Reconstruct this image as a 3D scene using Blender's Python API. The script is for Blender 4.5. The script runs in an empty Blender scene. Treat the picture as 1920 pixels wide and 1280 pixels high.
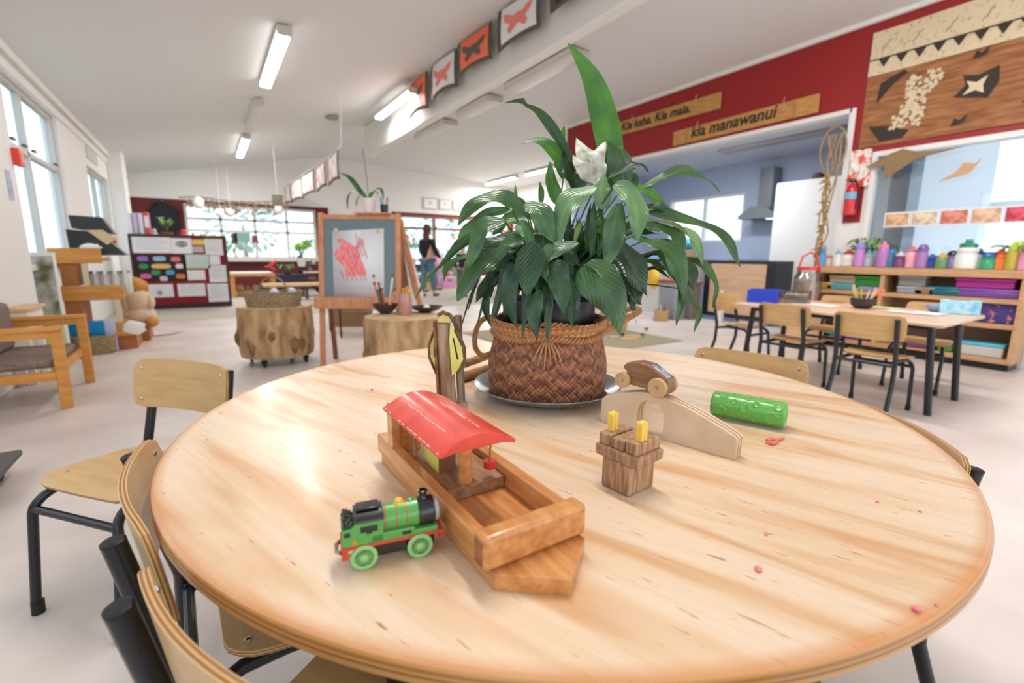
import bpy, math, random
from mathutils import Vector, Matrix, noise
random.seed(7)
PI = math.pi
scene = bpy.context.scene
COL = scene.collection

# ------------------------------------------------------------------ camera
CAMH, FPX = 0.95, 885.0
_p, _r, _yaw = math.radians(10.31), math.radians(0.41), math.radians(32.68)
_fwd = Vector((0, math.cos(_p), -math.sin(_p))); _rt = Vector((1, 0, 0)); _up = _rt.cross(_fwd)
_R = math.cos(_r)*_rt + math.sin(_r)*_up; _U = -math.sin(_r)*_rt + math.cos(_r)*_up
_M = Matrix.Rotation(-_yaw, 3, 'Z')
CF, CR, CU = _M @ _fwd, _M @ _R, _M @ _U
CP = Vector((0, 0, CAMH))
cam_d = bpy.data.cameras.new('camera'); cam = bpy.data.objects.new('camera', cam_d); COL.objects.link(cam)
mw = Matrix((CR, CU, -CF)).transposed().to_4x4(); mw.translation = CP; cam.matrix_world = mw
cam_d.sensor_width = 36; cam_d.lens = FPX/1920*36; cam_d.clip_start = 0.01; cam_d.clip_end = 200
cam_d.dof.use_dof = True; cam_d.dof.focus_distance = 0.86; cam_d.dof.aperture_fstop = 3.2
scene.camera = cam
# ------------------------------------------------------------------ world, exposure
W = bpy.data.worlds.new('World'); scene.world = W; W.use_nodes = True
W.node_tree.nodes['Background'].inputs[0].default_value = (0.90, 0.95, 1.0, 1)
W.node_tree.nodes['Background'].inputs[1].default_value = 2.0
scene.view_settings.view_transform = 'Standard'; scene.view_settings.look = 'None'
scene.view_settings.gamma = 1.0; scene.view_settings.use_curve_mapping = False
scene.view_settings.exposure = 0.29
LAMP = 62.0     # strength of the fluorescent tubes

# measuring helpers: a point of the room on a known plane
def ray(x, y): return FPX*CF + (x-960)*CR + (640-y)*CU
def gz(x, y, z=0.0): d = ray(x, y); return CP + d*((z-CAMH)/d.z)
def gx(x, y, v): d = ray(x, y); return CP + d*(v/d.x)
def gy(x, y, v): d = ray(x, y); return CP + d*(v/d.y)
def gw(x, y, w): d = ray(x, y); return CP + d*(w/FPX)

# ------------------------------------------------------------------ materials
def L(c):
    return tuple(((v/255)/12.92 if v <= 10 else (((v/255)+0.055)/1.055)**2.4) for v in c)+(1,)
_mats = {}
def mat(name, c, rough=0.5, metal=0.0, c2=None, scale=8.0, stretch=(1, 1, 1), bump=0.0, spec=0.5, coat=0.0,
        emit=None, es=1.0, lo=0.35, hi=0.65, detail=4.0, trans=0.0, rot=(0, 0, 0), bscale=None, sub=0.0, alpha=1.0):
    if name in _mats: return _mats[name]
    m = bpy.data.materials.new(name); m.use_nodes = True; nt = m.node_tree; N = nt.nodes; K = nt.links
    b = N['Principled BSDF']; b.inputs['Base Color'].default_value = L(c); b.inputs['Roughness'].default_value = rough
    b.inputs['Metallic'].default_value = metal; b.inputs['Specular IOR Level'].default_value = spec
    b.inputs['Coat Weight'].default_value = coat; b.inputs['Coat Roughness'].default_value = 0.12
    b.inputs['Transmission Weight'].default_value = trans; b.inputs['Alpha'].default_value = alpha
    if sub:
        b.inputs['Subsurface Weight'].default_value = sub; b.inputs['Subsurface Scale'].default_value = 0.01
    if emit: b.inputs['Emission Color'].default_value = L(emit); b.inputs['Emission Strength'].default_value = es
    if c2 or bump:
        tc = N.new('ShaderNodeTexCoord'); mp = N.new('ShaderNodeMapping'); nz = N.new('ShaderNodeTexNoise')
        mp.inputs['Scale'].default_value = stretch; mp.inputs['Rotation'].default_value = rot
        nz.inputs['Scale'].default_value = scale; nz.inputs['Detail'].default_value = detail
        K.new(tc.outputs['Object'], mp.inputs[0]); K.new(mp.outputs[0], nz.inputs['Vector'])
        if c2:
            cr = N.new('ShaderNodeValToRGB'); e = cr.color_ramp.elements
            e[0].position = lo; e[1].position = hi; e[0].color = L(c2); e[1].color = L(c)
            K.new(nz.outputs['Fac'], cr.inputs[0]); K.new(cr.outputs[0], b.inputs['Base Color'])
        if bump:
            bp = N.new('ShaderNodeBump'); bp.inputs['Strength'].default_value = bump; bp.inputs['Distance'].default_value = 0.01
            src = nz
            if bscale:
                src = N.new('ShaderNodeTexNoise'); src.inputs['Scale'].default_value = bscale; K.new(tc.outputs['Object'], src.inputs['Vector'])
            K.new(src.outputs['Fac'], bp.inputs['Height']); K.new(bp.outputs[0], b.inputs['Normal'])
    _mats[name] = m; return m

def glass_mat(name, tint=(235, 245, 250), gl=0.12, ior=1.45):
    if name in _mats: return _mats[name]
    m = bpy.data.materials.new(name); m.use_nodes = True; nt = m.node_tree; N = nt.nodes; K = nt.links
    N.remove(N['Principled BSDF']); out = N['Material Output']
    t = N.new('ShaderNodeBsdfTransparent'); t.inputs[0].default_value = L(tint)
    g = N.new('ShaderNodeBsdfGlossy'); g.inputs['Roughness'].default_value = 0.03
    fr = N.new('ShaderNodeFresnel'); fr.inputs[0].default_value = ior
    mx = N.new('ShaderNodeMixShader'); ad = N.new('ShaderNodeMath'); ad.operation = 'ADD'; ad.inputs[1].default_value = gl-0.04
    K.new(fr.outputs[0], ad.inputs[0]); K.new(ad.outputs[0], mx.inputs[0]); K.new(t.outputs[0], mx.inputs[1]); K.new(g.outputs[0], mx.inputs[2])
    K.new(mx.outputs[0], out.inputs[0]); _mats[name] = m; return m

def attr_mat(name, attr, rough=0.5, spec=0.5, bump=0.0, bscale=60, coat=0.0):
    """colour comes from a face-colour attribute (weave dye, printed pattern)"""
    if name in _mats: return _mats[name]
    m = bpy.data.materials.new(name); m.use_nodes = True; nt = m.node_tree; N = nt.nodes; K = nt.links; b = N['Principled BSDF']
    a = N.new('ShaderNodeAttribute'); a.attribute_name = attr; K.new(a.outputs['Color'], b.inputs['Base Color'])
    b.inputs['Roughness'].default_value = rough; b.inputs['Specular IOR Level'].default_value = spec; b.inputs['Coat Weight'].default_value = coat
    if bump:
        nz = N.new('ShaderNodeTexNoise'); nz.inputs['Scale'].default_value = bscale
        tc = N.new('ShaderNodeTexCoord'); K.new(tc.outputs['Object'], nz.inputs['Vector'])
        bp = N.new('ShaderNodeBump'); bp.inputs['Strength'].default_value = bump; bp.inputs['Distance'].default_value = 0.005
        K.new(nz.outputs['Fac'], bp.inputs['Height']); K.new(bp.outputs[0], b.inputs['Normal'])
    _mats[name] = m; return m

# ------------------------------------------------------------------ mesh builder
class MB:
    def __init__(s): s.v = []; s.f = []; s.c = []
    def add(s, vs, fs, col=None):
        o = len(s.v); s.v += [Vector(v) for v in vs]; s.f += [tuple(i+o for i in f) for f in fs]; s.c += [col]*len(fs); return s
    def box(s, c, d, rz=0.0, mtx=None):
        x, y, z = [k/2 for k in d]
        P = [Vector((a*x, b*y, e*z)) for e in (-1, 1) for a, b in ((-1, -1), (1, -1), (1, 1), (-1, 1))]
        m = mtx if mtx is not None else Matrix.Rotation(rz, 3, 'Z')
        return s.add([m @ q + Vector(c) for q in P], [(3, 2, 1, 0), (4, 5, 6, 7), (0, 1, 5, 4), (1, 2, 6, 5), (2, 3, 7, 6), (3, 0, 4, 7)])
    def bb(s, a, b):   # box by two corners
        a = Vector(a); b = Vector(b); return s.box((a+b)/2, [abs(k) for k in (b-a)])
    def tube(s, pts, r, n=10, caps=True, col=None):
        P = [Vector(p) for p in pts]; rr = r if isinstance(r, (list, tuple)) else [r]*len(P)
        vs = []; fs = []; ref = None
        for i, p in enumerate(P):
            t = (P[min(i+1, len(P)-1)]-P[max(i-1, 0)]); t.normalize()
            if ref is None:
                ref = t.cross(Vector((0, 0, 1)))
                if ref.length < 0.1: ref = t.cross(Vector((0, 1, 0)))
            ref = ref - t*ref.dot(t); ref.normalize(); w = t.cross(ref)
            for k in range(n):
                a = 2*PI*k/n; vs.append(p + (ref*math.cos(a)+w*math.sin(a))*rr[i])
        for i in range(len(P)-1):
            for k in range(n):
                a, b = i*n+k, i*n+(k+1) % n; fs.append((a, b, b+n, a+n))
        if caps: fs += [tuple(range(n))[::-1], tuple(range(len(vs)-n, len(vs)))]
        return s.add(vs, fs, col)
    def cyl(s, a, b, r, n=20, r2=None): return s.tube([a, b], [r, r if r2 is None else r2], n)
    def lathe(s, prof, c=(0, 0, 0), n=32, axis=None, caps=True):
        m = Matrix.Identity(3) if axis is None else Vector((0, 0, 1)).rotation_difference(Vector(axis)).to_matrix()
        vs = []; fs = []; C = Vector(c)
        for r, z in prof:
            for k in range(n):
                a = 2*PI*k/n; vs.append(m @ Vector((r*math.cos(a), r*math.sin(a), z)) + C)
        for i in range(len(prof)-1):
            for k in range(n):
                a, b = i*n+k, i*n+(k+1) % n; fs.append((a, b, b+n, a+n))
        if caps: fs += [tuple(range(n))[::-1], tuple(range(len(vs)-n, len(vs)))]
        return s.add(vs, fs)
    def prism(s, poly, o, ex, ey, ez):   # poly 2D in ex,ey at o, extruded by ez vector
        o, ex, ey, ez = Vector(o), Vector(ex), Vector(ey), Vector(ez); n = len(poly)
        a = [o+ex*p[0]+ey*p[1] for p in poly]; b = [q+ez for q in a]
        fs = [tuple(range(n))[::-1], tuple(range(n, 2*n))]+[(i, (i+1) % n, (i+1) % n+n, i+n) for i in range(n)]
        if ex.cross(ey).dot(ez) < 0: fs = [f[::-1] for f in fs]
        return s.add(a+b, fs)
    def sphere(s, c, r, n=12, m=8, d=(1, 1, 1), nz=0.0):
        prof = []; vs = []; fs = []; C = Vector(c)
        for i in range(m+1):
            th = PI*i/m
            for k in range(n):
                a = 2*PI*k/n; q = Vector((math.sin(th)*math.cos(a)*d[0], math.sin(th)*math.sin(a)*d[1], -math.cos(th)*d[2]))*r
                if nz: q *= 1+nz*noise.noise(q*(2.2/r)+C*3)
                vs.append(C+q)
        for i in range(m):
            for k in range(n):
                a, b = i*n+k, i*n+(k+1) % n; fs.append((a, b, b+n, a+n))
        return s.add(vs, fs)

def root_of(o):
    while o.parent: o = o.parent
    return o
def obj(name, mb, m, parent=None, bevel=0.0, world=False, seg=2, smooth=35, attr=None, solid=0.0, subd=0):
    me = bpy.data.meshes.new(name); vs = mb.v
    if world and parent is not None:
        off = root_of(parent).matrix_basis.inverted(); vs = [off @ v for v in vs]
    me.from_pydata([tuple(v) for v in vs], [], mb.f); me.validate(clean_customdata=False)
    me.materials.append(m)
    if smooth:
        me.polygons.foreach_set('use_smooth', [True]*len(me.polygons)); me.set_sharp_from_angle(angle=math.radians(smooth))
    if attr:
        a = me.color_attributes.new(attr, 'FLOAT_COLOR', 'CORNER')
        for p, c in zip(me.polygons, mb.c):
            for li in p.loop_indices: a.data[li].color = c or (1, 1, 1, 1)
    o = bpy.data.objects.new(name, me); COL.objects.link(o)
    if parent is not None: o.parent = parent
    if solid:
        q = o.modifiers.new('thickness', 'SOLIDIFY'); q.thickness = solid; q.offset = 0
    if subd:
        q = o.modifiers.new('subdivision', 'SUBSURF'); q.levels = subd; q.render_levels = subd
    if bevel:
        q = o.modifiers.new('bevel', 'BEVEL'); q.width = bevel; q.segments = seg; q.limit_method = 'ANGLE'; q.angle_limit = math.radians(40)
    return o
def tag(o, label, cat, group=None):
    o['label'] = label; o['category'] = cat
    if group: o['group'] = group
    return o
def thing(name, label, cat, loc=(0, 0, 0), rz=0.0, group=None, rot=None):
    o = bpy.data.objects.new(name, None); COL.objects.link(o); o.empty_display_size = 0.1
    o.location = loc; o.rotation_euler = rot if rot else (0, 0, rz)
    return tag(o, label, cat, group)
def single(name, mb, m, label, cat, group=None, **k):
    """a thing that is one mesh: origin at its base"""
    lo = Vector([min(v[i] for v in mb.v) for i in range(3)]); hi = Vector([max(v[i] for v in mb.v) for i in range(3)])
    c = Vector(((lo.x+hi.x)/2, (lo.y+hi.y)/2, lo.z)); mb.v = [v-c for v in mb.v]
    o = obj(name, mb, m, **k); o.location = c; return tag(o, label, cat, group)
def struct(name, mb, m, parent=None, **k):
    o = obj(name, mb, m, parent, **k)
    if parent is None: o['kind'] = 'structure'
    return o
def text(parent, body, size, m, loc, ex, ey, depth=0.002, name='lettering', shear=0.0, world=True, align='LEFT', offset=0.0):
    cu = bpy.data.curves.new('t', 'FONT'); cu.body = body; cu.size = size; cu.extrude = depth; cu.shear = shear
    cu.align_x = align; cu.offset = offset
    t = bpy.data.objects.new('t', cu); COL.objects.link(t); bpy.context.view_layer.update()
    me = bpy.data.meshes.new_from_object(t.evaluated_get(bpy.context.evaluated_depsgraph_get()))
    bpy.data.objects.remove(t); me.materials.clear(); me.materials.append(m)
    ex = Vector(ex).normalized(); ey = Vector(ey).normalized(); ez = ex.cross(ey)
    T = Matrix((ex, ey, ez)).transposed().to_4x4(); T.translation = Vector(loc)
    if world and parent is not None: T = root_of(parent).matrix_basis.inverted() @ T
    me.transform(T); me.name = name
    o = bpy.data.objects.new(name, me); COL.objects.link(o)
    if parent is not None: o.parent = parent
    return o
def rects(a, b, holes, t0, t1, axis):
    """wall panel in the plane (u,z) from a=(u,z) to b, thickness t0..t1 along axis, with rectangular holes"""
    us = sorted({a[0], b[0], *[h[0] for h in holes], *[h[2] for h in holes]}); zs = sorted({a[1], b[1], *[h[1] for h in holes], *[h[3] for h in holes]})
    mb = MB()
    for u0, u1 in zip(us, us[1:]):
        for z0, z1 in zip(zs, zs[1:]):
            cu, cz = (u0+u1)/2, (z0+z1)/2
            if any(h[0] < cu < h[2] and h[1] < cz < h[3] for h in holes): continue
            if axis == 'x': mb.bb((t0, u0, z0), (t1, u1, z1))
            else: mb.bb((u0, t0, z0), (u1, t1, z1))
    return mb
def copy_tree(o, parent=None):
    c = o.copy(); COL.objects.link(c); c.parent = parent
    for ch in list(o.children): copy_tree(ch, c)
    return c

# palette
WHITE = mat('white_paint', (236, 234, 231), 0.55)
CEIL = mat('ceiling_paint', (226, 226, 226), 0.7)
FLOOR = mat('vinyl_floor', (226, 214, 207), 0.32, c2=(208, 194, 186), scale=2.2, spec=0.45, bump=0.03, bscale=260)
CARPET = mat('carpet', (190, 182, 170), 0.95, c2=(176, 168, 156), scale=60, bump=0.3)
RED = mat('red_wall_paint', (150, 28, 30), 0.5)
DRED = mat('maroon_wall', (104, 26, 28), 0.6)
BLACKM = mat('black_powder_coat', (22, 24, 28), 0.32, spec=0.5)
PLY = mat('chair_plywood', (206, 166, 112), 0.38, c2=(194, 152, 98), scale=5, stretch=(1, 9, 9), coat=0.15)
PLYEDGE = mat('plywood_edge', (206, 158, 98), 0.45, c2=(140, 88, 44), scale=24, stretch=(0.15, 0.15, 9), lo=0.42, hi=0.6)
STEEL = mat('rivet_steel', (190, 190, 188), 0.25, metal=1.0)
PINE = mat('honey_pine', (214, 150, 84), 0.42, c2=(196, 126, 62), scale=7, stretch=(1, 8, 8), coat=0.1)
BEECH = mat('pale_pine', (226, 192, 150), 0.45, c2=(210, 170, 122), scale=6, stretch=(8, 1, 8))
DARKWOOD = mat('brown_wood', (140, 90, 54), 0.5, c2=(112, 66, 38), scale=8, stretch=(9, 9, 1))
SHELFWOOD = mat('shelf_pine', (208, 164, 122), 0.45, c2=(192, 146, 100), scale=5, stretch=(9, 1, 9))
WICKER = mat('wicker', (170, 140, 100), 0.7, c2=(120, 92, 58), scale=90, stretch=(1, 1, 3), bump=0.5)
PAPER = mat('white_paper', (236, 235, 238), 0.6)

# ------------------------------------------------------------------ room shell
XL, XR, YF = -1.32, 6.0, 14.0
XE = 9.0           # the room widens beyond the end of the red wall
def ceil_z(x): return 2.71+0.195*(x+1.2) if x < 3.0 else 3.53-0.06*(x-3.0)
fl = MB(); fl.bb((-4.5, -4.0, -0.1), (XR+0.1, 8.2, 0.0)); fl.bb((XR+0.1, 2.0, -0.1), (XE+0.3, 8.2, 0.0)); struct('floor', fl, FLOOR)
cf = MB(); cf.bb((XL, 8.2, -0.1), (XE, YF, 0.004)); struct('floor_carpet', cf, CARPET)
tr = MB(); tr.bb((XL, 8.17, 0.0), (XR+2.9, 8.21, 0.008)); struct('trim_9', tr, mat('aluminium_strip', (200, 196, 190), 0.35, metal=0.6))
cm = MB()
for x0, x1 in ((XL-0.2, 3.0), (3.0, XE+0.2)):
    z0, z1 = ceil_z(x0), ceil_z(x1)
    cm.add([(x0, -4, z0), (x1, -4, z1), (x1, YF+0.2, z1), (x0, YF+0.2, z0), (x0, -4, z0+.1), (x1, -4, z1+.1), (x1, YF+0.2, z1+.1), (x0, YF+0.2, z0+.1)],
           [(3, 2, 1, 0), (4, 5, 6, 7), (0, 1, 5, 4), (1, 2, 6, 5), (2, 3, 7, 6), (3, 0, 4, 7)])
struct('ceiling', cm, CEIL)
# beam
bm_ = MB(); bm_.bb((2.98, -1.0, 2.93), (3.12, 10.3, 3.52)); struct('trim_1', bm_, WHITE, bevel=0.01)
# left wall with its windows
LW = rects((-4.0, 0), (YF, 2.75), [(5.45, 0.85, 7.85, 2.50), (9.3, 0.9, 11.1, 2.2), (12.3, 0.0, 13.8, 2.25), (-3.2, 0.8, 3.3, 2.3)], XL-0.15, XL, 'x')
struct('wall_left', LW, WHITE)
pr = MB(); pr.bb((XL, 3.3, 0), (XL+0.10, 5.5, 2.75)); struct('trim_2', pr, WHITE, bevel=0.01)      # pier by the window
pr = MB(); pr.bb((XL, 11.2, 0), (XL+0.22, 11.7, 2.8)); struct('trim_3', pr, WHITE, bevel=0.01)   # pilaster
pr = MB(); pr.bb((XL, -4, 2.62), (XL+0.05, YF, 2.75)); pr.bb((XL, -4, 2.5), (XL+0.02, YF, 2.58)); struct('trim_4', pr, WHITE)
GLASS = glass_mat('window_glass', gl=0.14, ior=1.0001); ALU = mat('window_aluminium', (196, 190, 184), 0.4, metal=0.3)
def window(n, x, y0, y1, z0, z1, mull, trans, frame=ALU, glass=GLASS, thick=0.06, axis='x', wd=0.045):
    fr = MB()
    def bar(u0, v0, u1, v1):
        if axis == 'x': fr.bb((x-thick/2, u0, v0), (x+thick/2, u1, v1))
        else: fr.bb((u0, x-thick/2, v0), (u1, x+thick/2, v1))
    for z in (z0, z1-wd): bar(y0, z, y1, z+wd)
    for y in (y0, y1-wd): bar(y, z0+wd, y+wd, z1-wd)
    for m_ in mull: bar(m_-wd/2, z0+wd, m_+wd/2, z1-wd)
    for t_ in trans: bar(y0+wd, t_-wd/2, y1-wd, t_+wd/2)
    o = struct('window_%d' % n, fr, frame)
    g = MB()
    if axis == 'x': g.bb((x-0.004, y0+wd/2, z0+wd/2), (x+0.004, y1-wd/2, z1-wd/2))
    else: g.bb((y0+wd/2, x-0.004, z0+wd/2), (y1-wd/2, x+0.004, z1-wd/2))
    struct('pane', g, glass, o); return o
w1 = window(1, XL-0.08, 5.45, 7.85, 0.85, 2.50, [6.7], [1.90])
lt = MB()
for yy in (6.2, 6.55, 6.85, 7.7): lt.box((XL-0.04, yy, 1.95), (0.03, 0.09, 0.02))
struct('window_latch', lt, mat('dark_latch', (60, 56, 52), 0.4), w1)
window(2, XL-0.08, 9.3, 11.1, 0.9, 2.2, [10.2], [])
window(3, XL-0.08, 12.3, 13.8, 0.0, 2.25, [13.0], [], frame=mat('olive_frame', (120, 116, 84), 0.5))
window(4, XL-0.08, -3.2, 3.3, 0.8, 2.3, [-1.5, 0.1, 1.7], [1.75])
# right wall: red above, wide opening to the kitchen, window over the shelf
yo0, yo1 = 2.60, 7.40
RW = rects((-4.0, 1.98), (yo1+0.06, 3.42), [(yo0, 1.9, yo1, 2.50), (-1.6, 1.9, 2.36, 2.04)], XR, XR+0.12, 'x')
struct('wall_right', RW, RED)
rl = rects((-4.0, 0), (yo0, 1.98), [(-1.6, 0.92, 2.36, 1.985)], XR, XR+0.12, 'x'); struct('wall_right_lower', rl, WHITE)
rp = MB(); rp.bb((XR-0.005, 2.40, 1.33), (XR, yo0-0.01, 1.98)); struct('wall_right_red_strip', rp, RED)
ct = MB(); ct.bb((XR-0.05, -4, 3.31), (XR, yo1+0.06, 3.37)); struct('trim_5', ct, WHITE, bevel=0.008)
ar = MB(); ar.bb((XR-0.02, yo0-0.03, 0), (XR+0.14, yo0+0.03, 2.53)); ar.bb((XR-0.02, yo0, 2.48), (XR+0.14, yo1, 2.53)); ar.bb((XR-0.02, yo1-0.03, 0), (XR+0.14, yo1+0.06, 2.53))
struct('trim_6', ar, WHITE, bevel=0.006)
frost = glass_mat('blue_tinted_glass', (228, 238, 246), 0.14, 1.15)
window(5, XR+0.05, -1.6, 2.36, 0.92, 2.04, [-0.4], [], frame=WHITE, glass=frost, thick=0.14, wd=0.05)
# kitchen beyond the opening
KB = mat('kitchen_blue_grey', (182, 194, 218), 0.6); XK = 8.4
kw = rects((2.0, 0), (yo1+0.2, 2.9), [(5.25, 1.24, 6.95, 2.12)], XK, XK+0.12, 'x'); struct('wall_kitchen_back', kw, KB)
window(6, XK+0.06, 5.25, 6.95, 1.24, 2.12, [6.1], [], frame=WHITE, thick=0.08)
kn = MB(); kn.bb((XR+0.12, 1.95, 0), (XK, 2.05, 2.9)); struct('wall_kitchen_near', kn, WHITE)
kf = MB(); kf.bb((XR+0.12, yo1+0.1, 0), (XK, yo1+0.2, 2.9)); struct('wall_kitchen_far', kf, KB)
kc = MB(); kc.bb((XR+0.12, 2.0, 2.62), (XK+0.1, yo1+0.2, 2.72)); struct('ceiling_kitchen', kc, mat('kitchen_ceiling', (214, 218, 230), 0.6))
# far wall
fw = rects((XL-0.1, 0), (XE+0.1, 2.2), [(-0.33, 0.82, 2.62, 2.12), (4.75, 0.0, 8.9, 2.13)], YF, YF+0.15, 'y')
struct('wall_far_lower', fw, DRED)
fu = MB()
pts = [(XL-0.1, 2.2), (XE+0.1, 2.2), (XE+0.1, ceil_z(XE)+.05), (3.0, 3.58), (XL-0.1, ceil_z(XL)+.03)]
fu.prism(pts, (0, YF-0.02, 0), (1, 0, 0), (0, 0, 1), (0, 0.17, 0)); struct('wall_far_upper', fu, WHITE)
fr_ = MB(); fr_.bb((2.95, YF-0.03, 0), (4.72, YF-0.021, 2.2)); struct('wall_far_pier', fr_, WHITE)
re = MB(); re.bb((XE, yo1, 0), (XE+0.15, YF, 3.3)); struct('wall_right_far', re, WHITE)
rk = MB(); rk.bb((XK, yo1+0.1, 0), (XE, yo1+0.2, 3.3)); rk.bb((XR+.12, yo1+0.05, 2.7), (XE, yo1+0.2, 3.4)); struct('wall_right_return', rk, WHITE)
window(7, YF+0.07, -0.33, 2.62, 0.82, 2.12, [0.4, 1.15, 1.9], [1.5, 1.78], frame=mat('white_frame', (226, 222, 218), 0.5), axis='y', thick=0.1, wd=0.06)
window(8, YF+0.07, 4.75, 8.9, 0.0, 2.13, [6.1, 7.5], [1.75], frame=mat('brown_frame', (140, 84, 60), 0.5), axis='y', thick=0.12, wd=0.07)
# outdoors: deck, lawn, fence and shrubs beyond the glass
gd = MB(); gd.bb((-30, -10, -0.35), (-4.5, 60, -0.25)); gd.bb((-30, YF+0.2, -0.35), (60, 60, -0.25)); gd.bb((XE+.3, -10, -0.35), (60, 60, -0.25)); gd.bb((-4.5, 8.2, -.35), (XL-.2, 60, -.25))
struct('ground_outside', gd, mat('pale_paving', (190, 190, 180), 0.9, c2=(160, 170, 140), scale=0.6))

# ------------------------------------------------------------------ ceiling lights
TUBE_ON = mat('lit_diffuser', (255, 255, 255), 0.4, emit=(255, 252, 246), es=6.0)
TUBE_OFF = mat('unlit_diffuser', (222, 218, 216), 0.35)
def ceiling_light(x, y0, y1, label, lit=True, group=None, drop=0.0, wd=0.13, power=None, mount=0.0):
    zc = ceil_z(x)-0.02-mount
    t = thing('ceiling_light', label, 'light', (x, (y0+y1)/2, zc-0.09), 0, group)
    l = y1-y0
    b = MB(); b.box((0, 0, 0.065), (wd, l, 0.05 if not mount else 0.05))
    if mount:
        for s in (-.35, .35): b.cyl((0, l*s, 0.08), (0, l*s, 0.09+mount+.03), 0.006, 8)
    obj('housing', b, WHITE, t, bevel=0.004)
    for s in (-1, 1): obj('end_cap', MB().box((0, s*(l/2+0.006), 0.045), (wd*1.02, 0.016, 0.09)), mat('end_cap', (206, 196, 186), 0.5), t, bevel=0.003)
    prof = [(-wd*.48, 0.04), (-wd*.44, 0.012), (-wd*.3, 0.0), (wd*.3, 0.0), (wd*.44, 0.012), (wd*.48, 0.04)]
    d = MB().prism(prof, (0, -l/2, 0), (1, 0, 0), (0, 0, 1), (0, l, 0)); obj('diffuser', d, TUBE_ON if lit else TUBE_OFF, t)
    if lit:
        ld = bpy.data.lights.new('tube', 'AREA'); ld.shape = 'RECTANGLE'; ld.size = wd*1.2; ld.size_y = l; ld.energy = power or LAMP
        ld.color = (1.0, 0.965, 0.93); lo = bpy.data.objects.new('tube', ld); COL.objects.link(lo); lo.parent = t; lo.location = (0, 0, -0.012)
    return t
ceiling_light(0.83, 5.35, 7.05, 'lit fluorescent ceiling light, the largest one, alone at the upper left of the picture', power=24)
ceiling_light(0.83, 7.9, 9.5, 'unlit fluorescent ceiling light between two lit ones in the left row', lit=False)
ceiling_light(0.83, 10.3, 12.3, 'lit fluorescent ceiling light farthest down the left row, above the noticeboard')
ceiling_light(2.75, 7.0, 8.6, 'lit fluorescent ceiling light just left of the beam, beside the butterfly flags', mount=0.12, power=26)
ceiling_light(7.75, 10.1, 11.4, 'lit fluorescent ceiling light right behind the tall plant, the nearer of the far right pair')
ceiling_light(7.75, 11.9, 13.6, 'lit fluorescent ceiling light at the far right, the farther one of the pair')
LX = (4.1, 4.1, 4.1)
for k, (y0, y1) in enumerate(((4.9, 6.4), (6.95, 8.0), (8.6, 10.0))):
    ceiling_light(LX[k], y0, y1, ('unlit ceiling light right of the beam, the nearest, behind the tallest leaf tip', 'unlit ceiling light right of the beam, middle one of three', 'unlit ceiling light right of the beam, the farthest of three')[k], lit=False, wd=0.3)
# lamps of the same kind behind the viewer
ceiling_light(0.83, 0.4, 2.0, 'lit fluorescent ceiling light above the round table, out of the picture', power=30)
ceiling_light(3.4, 0.6, 2.2, 'lit fluorescent ceiling light above the rectangular table, out of the picture', power=50)
dm = MB().lathe([(0.0, -0.03), (0.10, -0.03), (0.12, 0), (0.12, 0.02)], (2.1, 9.2, ceil_z(2.1)-0.03), 24)
single('ceiling_vent', dm, mat('vent_brown', (150, 140, 128), 0.5), 'small round dark vent on the ceiling left of the beam end', 'vent')
kl = MB().bb((7.0, 3.1, 2.57), (7.2, 4.9, 2.618)); single('kitchen_light', kl, mat('kitchen_light_housing', (160, 160, 166), 0.4), 'long grey unlit light on the kitchen ceiling', 'light', bevel=0.01)
# added lit lamp, out of view behind the header, to brighten the kitchen
kk = thing('added_kitchen_lamp', 'slim white ceiling lamp, unseen and added to brighten the kitchen', 'light', (6.34, 4.7, 2.585))
obj('lamp_housing', MB().box((0, 0, 0.03), (0.12, 1.2, 0.05)), WHITE, kk, bevel=0.005); obj('diffuser', MB().box((0, 0, 0), (0.1, 1.15, 0.02)), TUBE_ON, kk, bevel=0.004)
ld = bpy.data.lights.new('tube', 'AREA'); ld.shape = 'RECTANGLE'; ld.size = 0.2; ld.size_y = 1.1; ld.energy = 40; ld.color = (0.85, 0.92, 1.0)
lo = bpy.data.objects.new('tube', ld); COL.objects.link(lo); lo.parent = kk; lo.location = (0, 0, -0.015)

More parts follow.
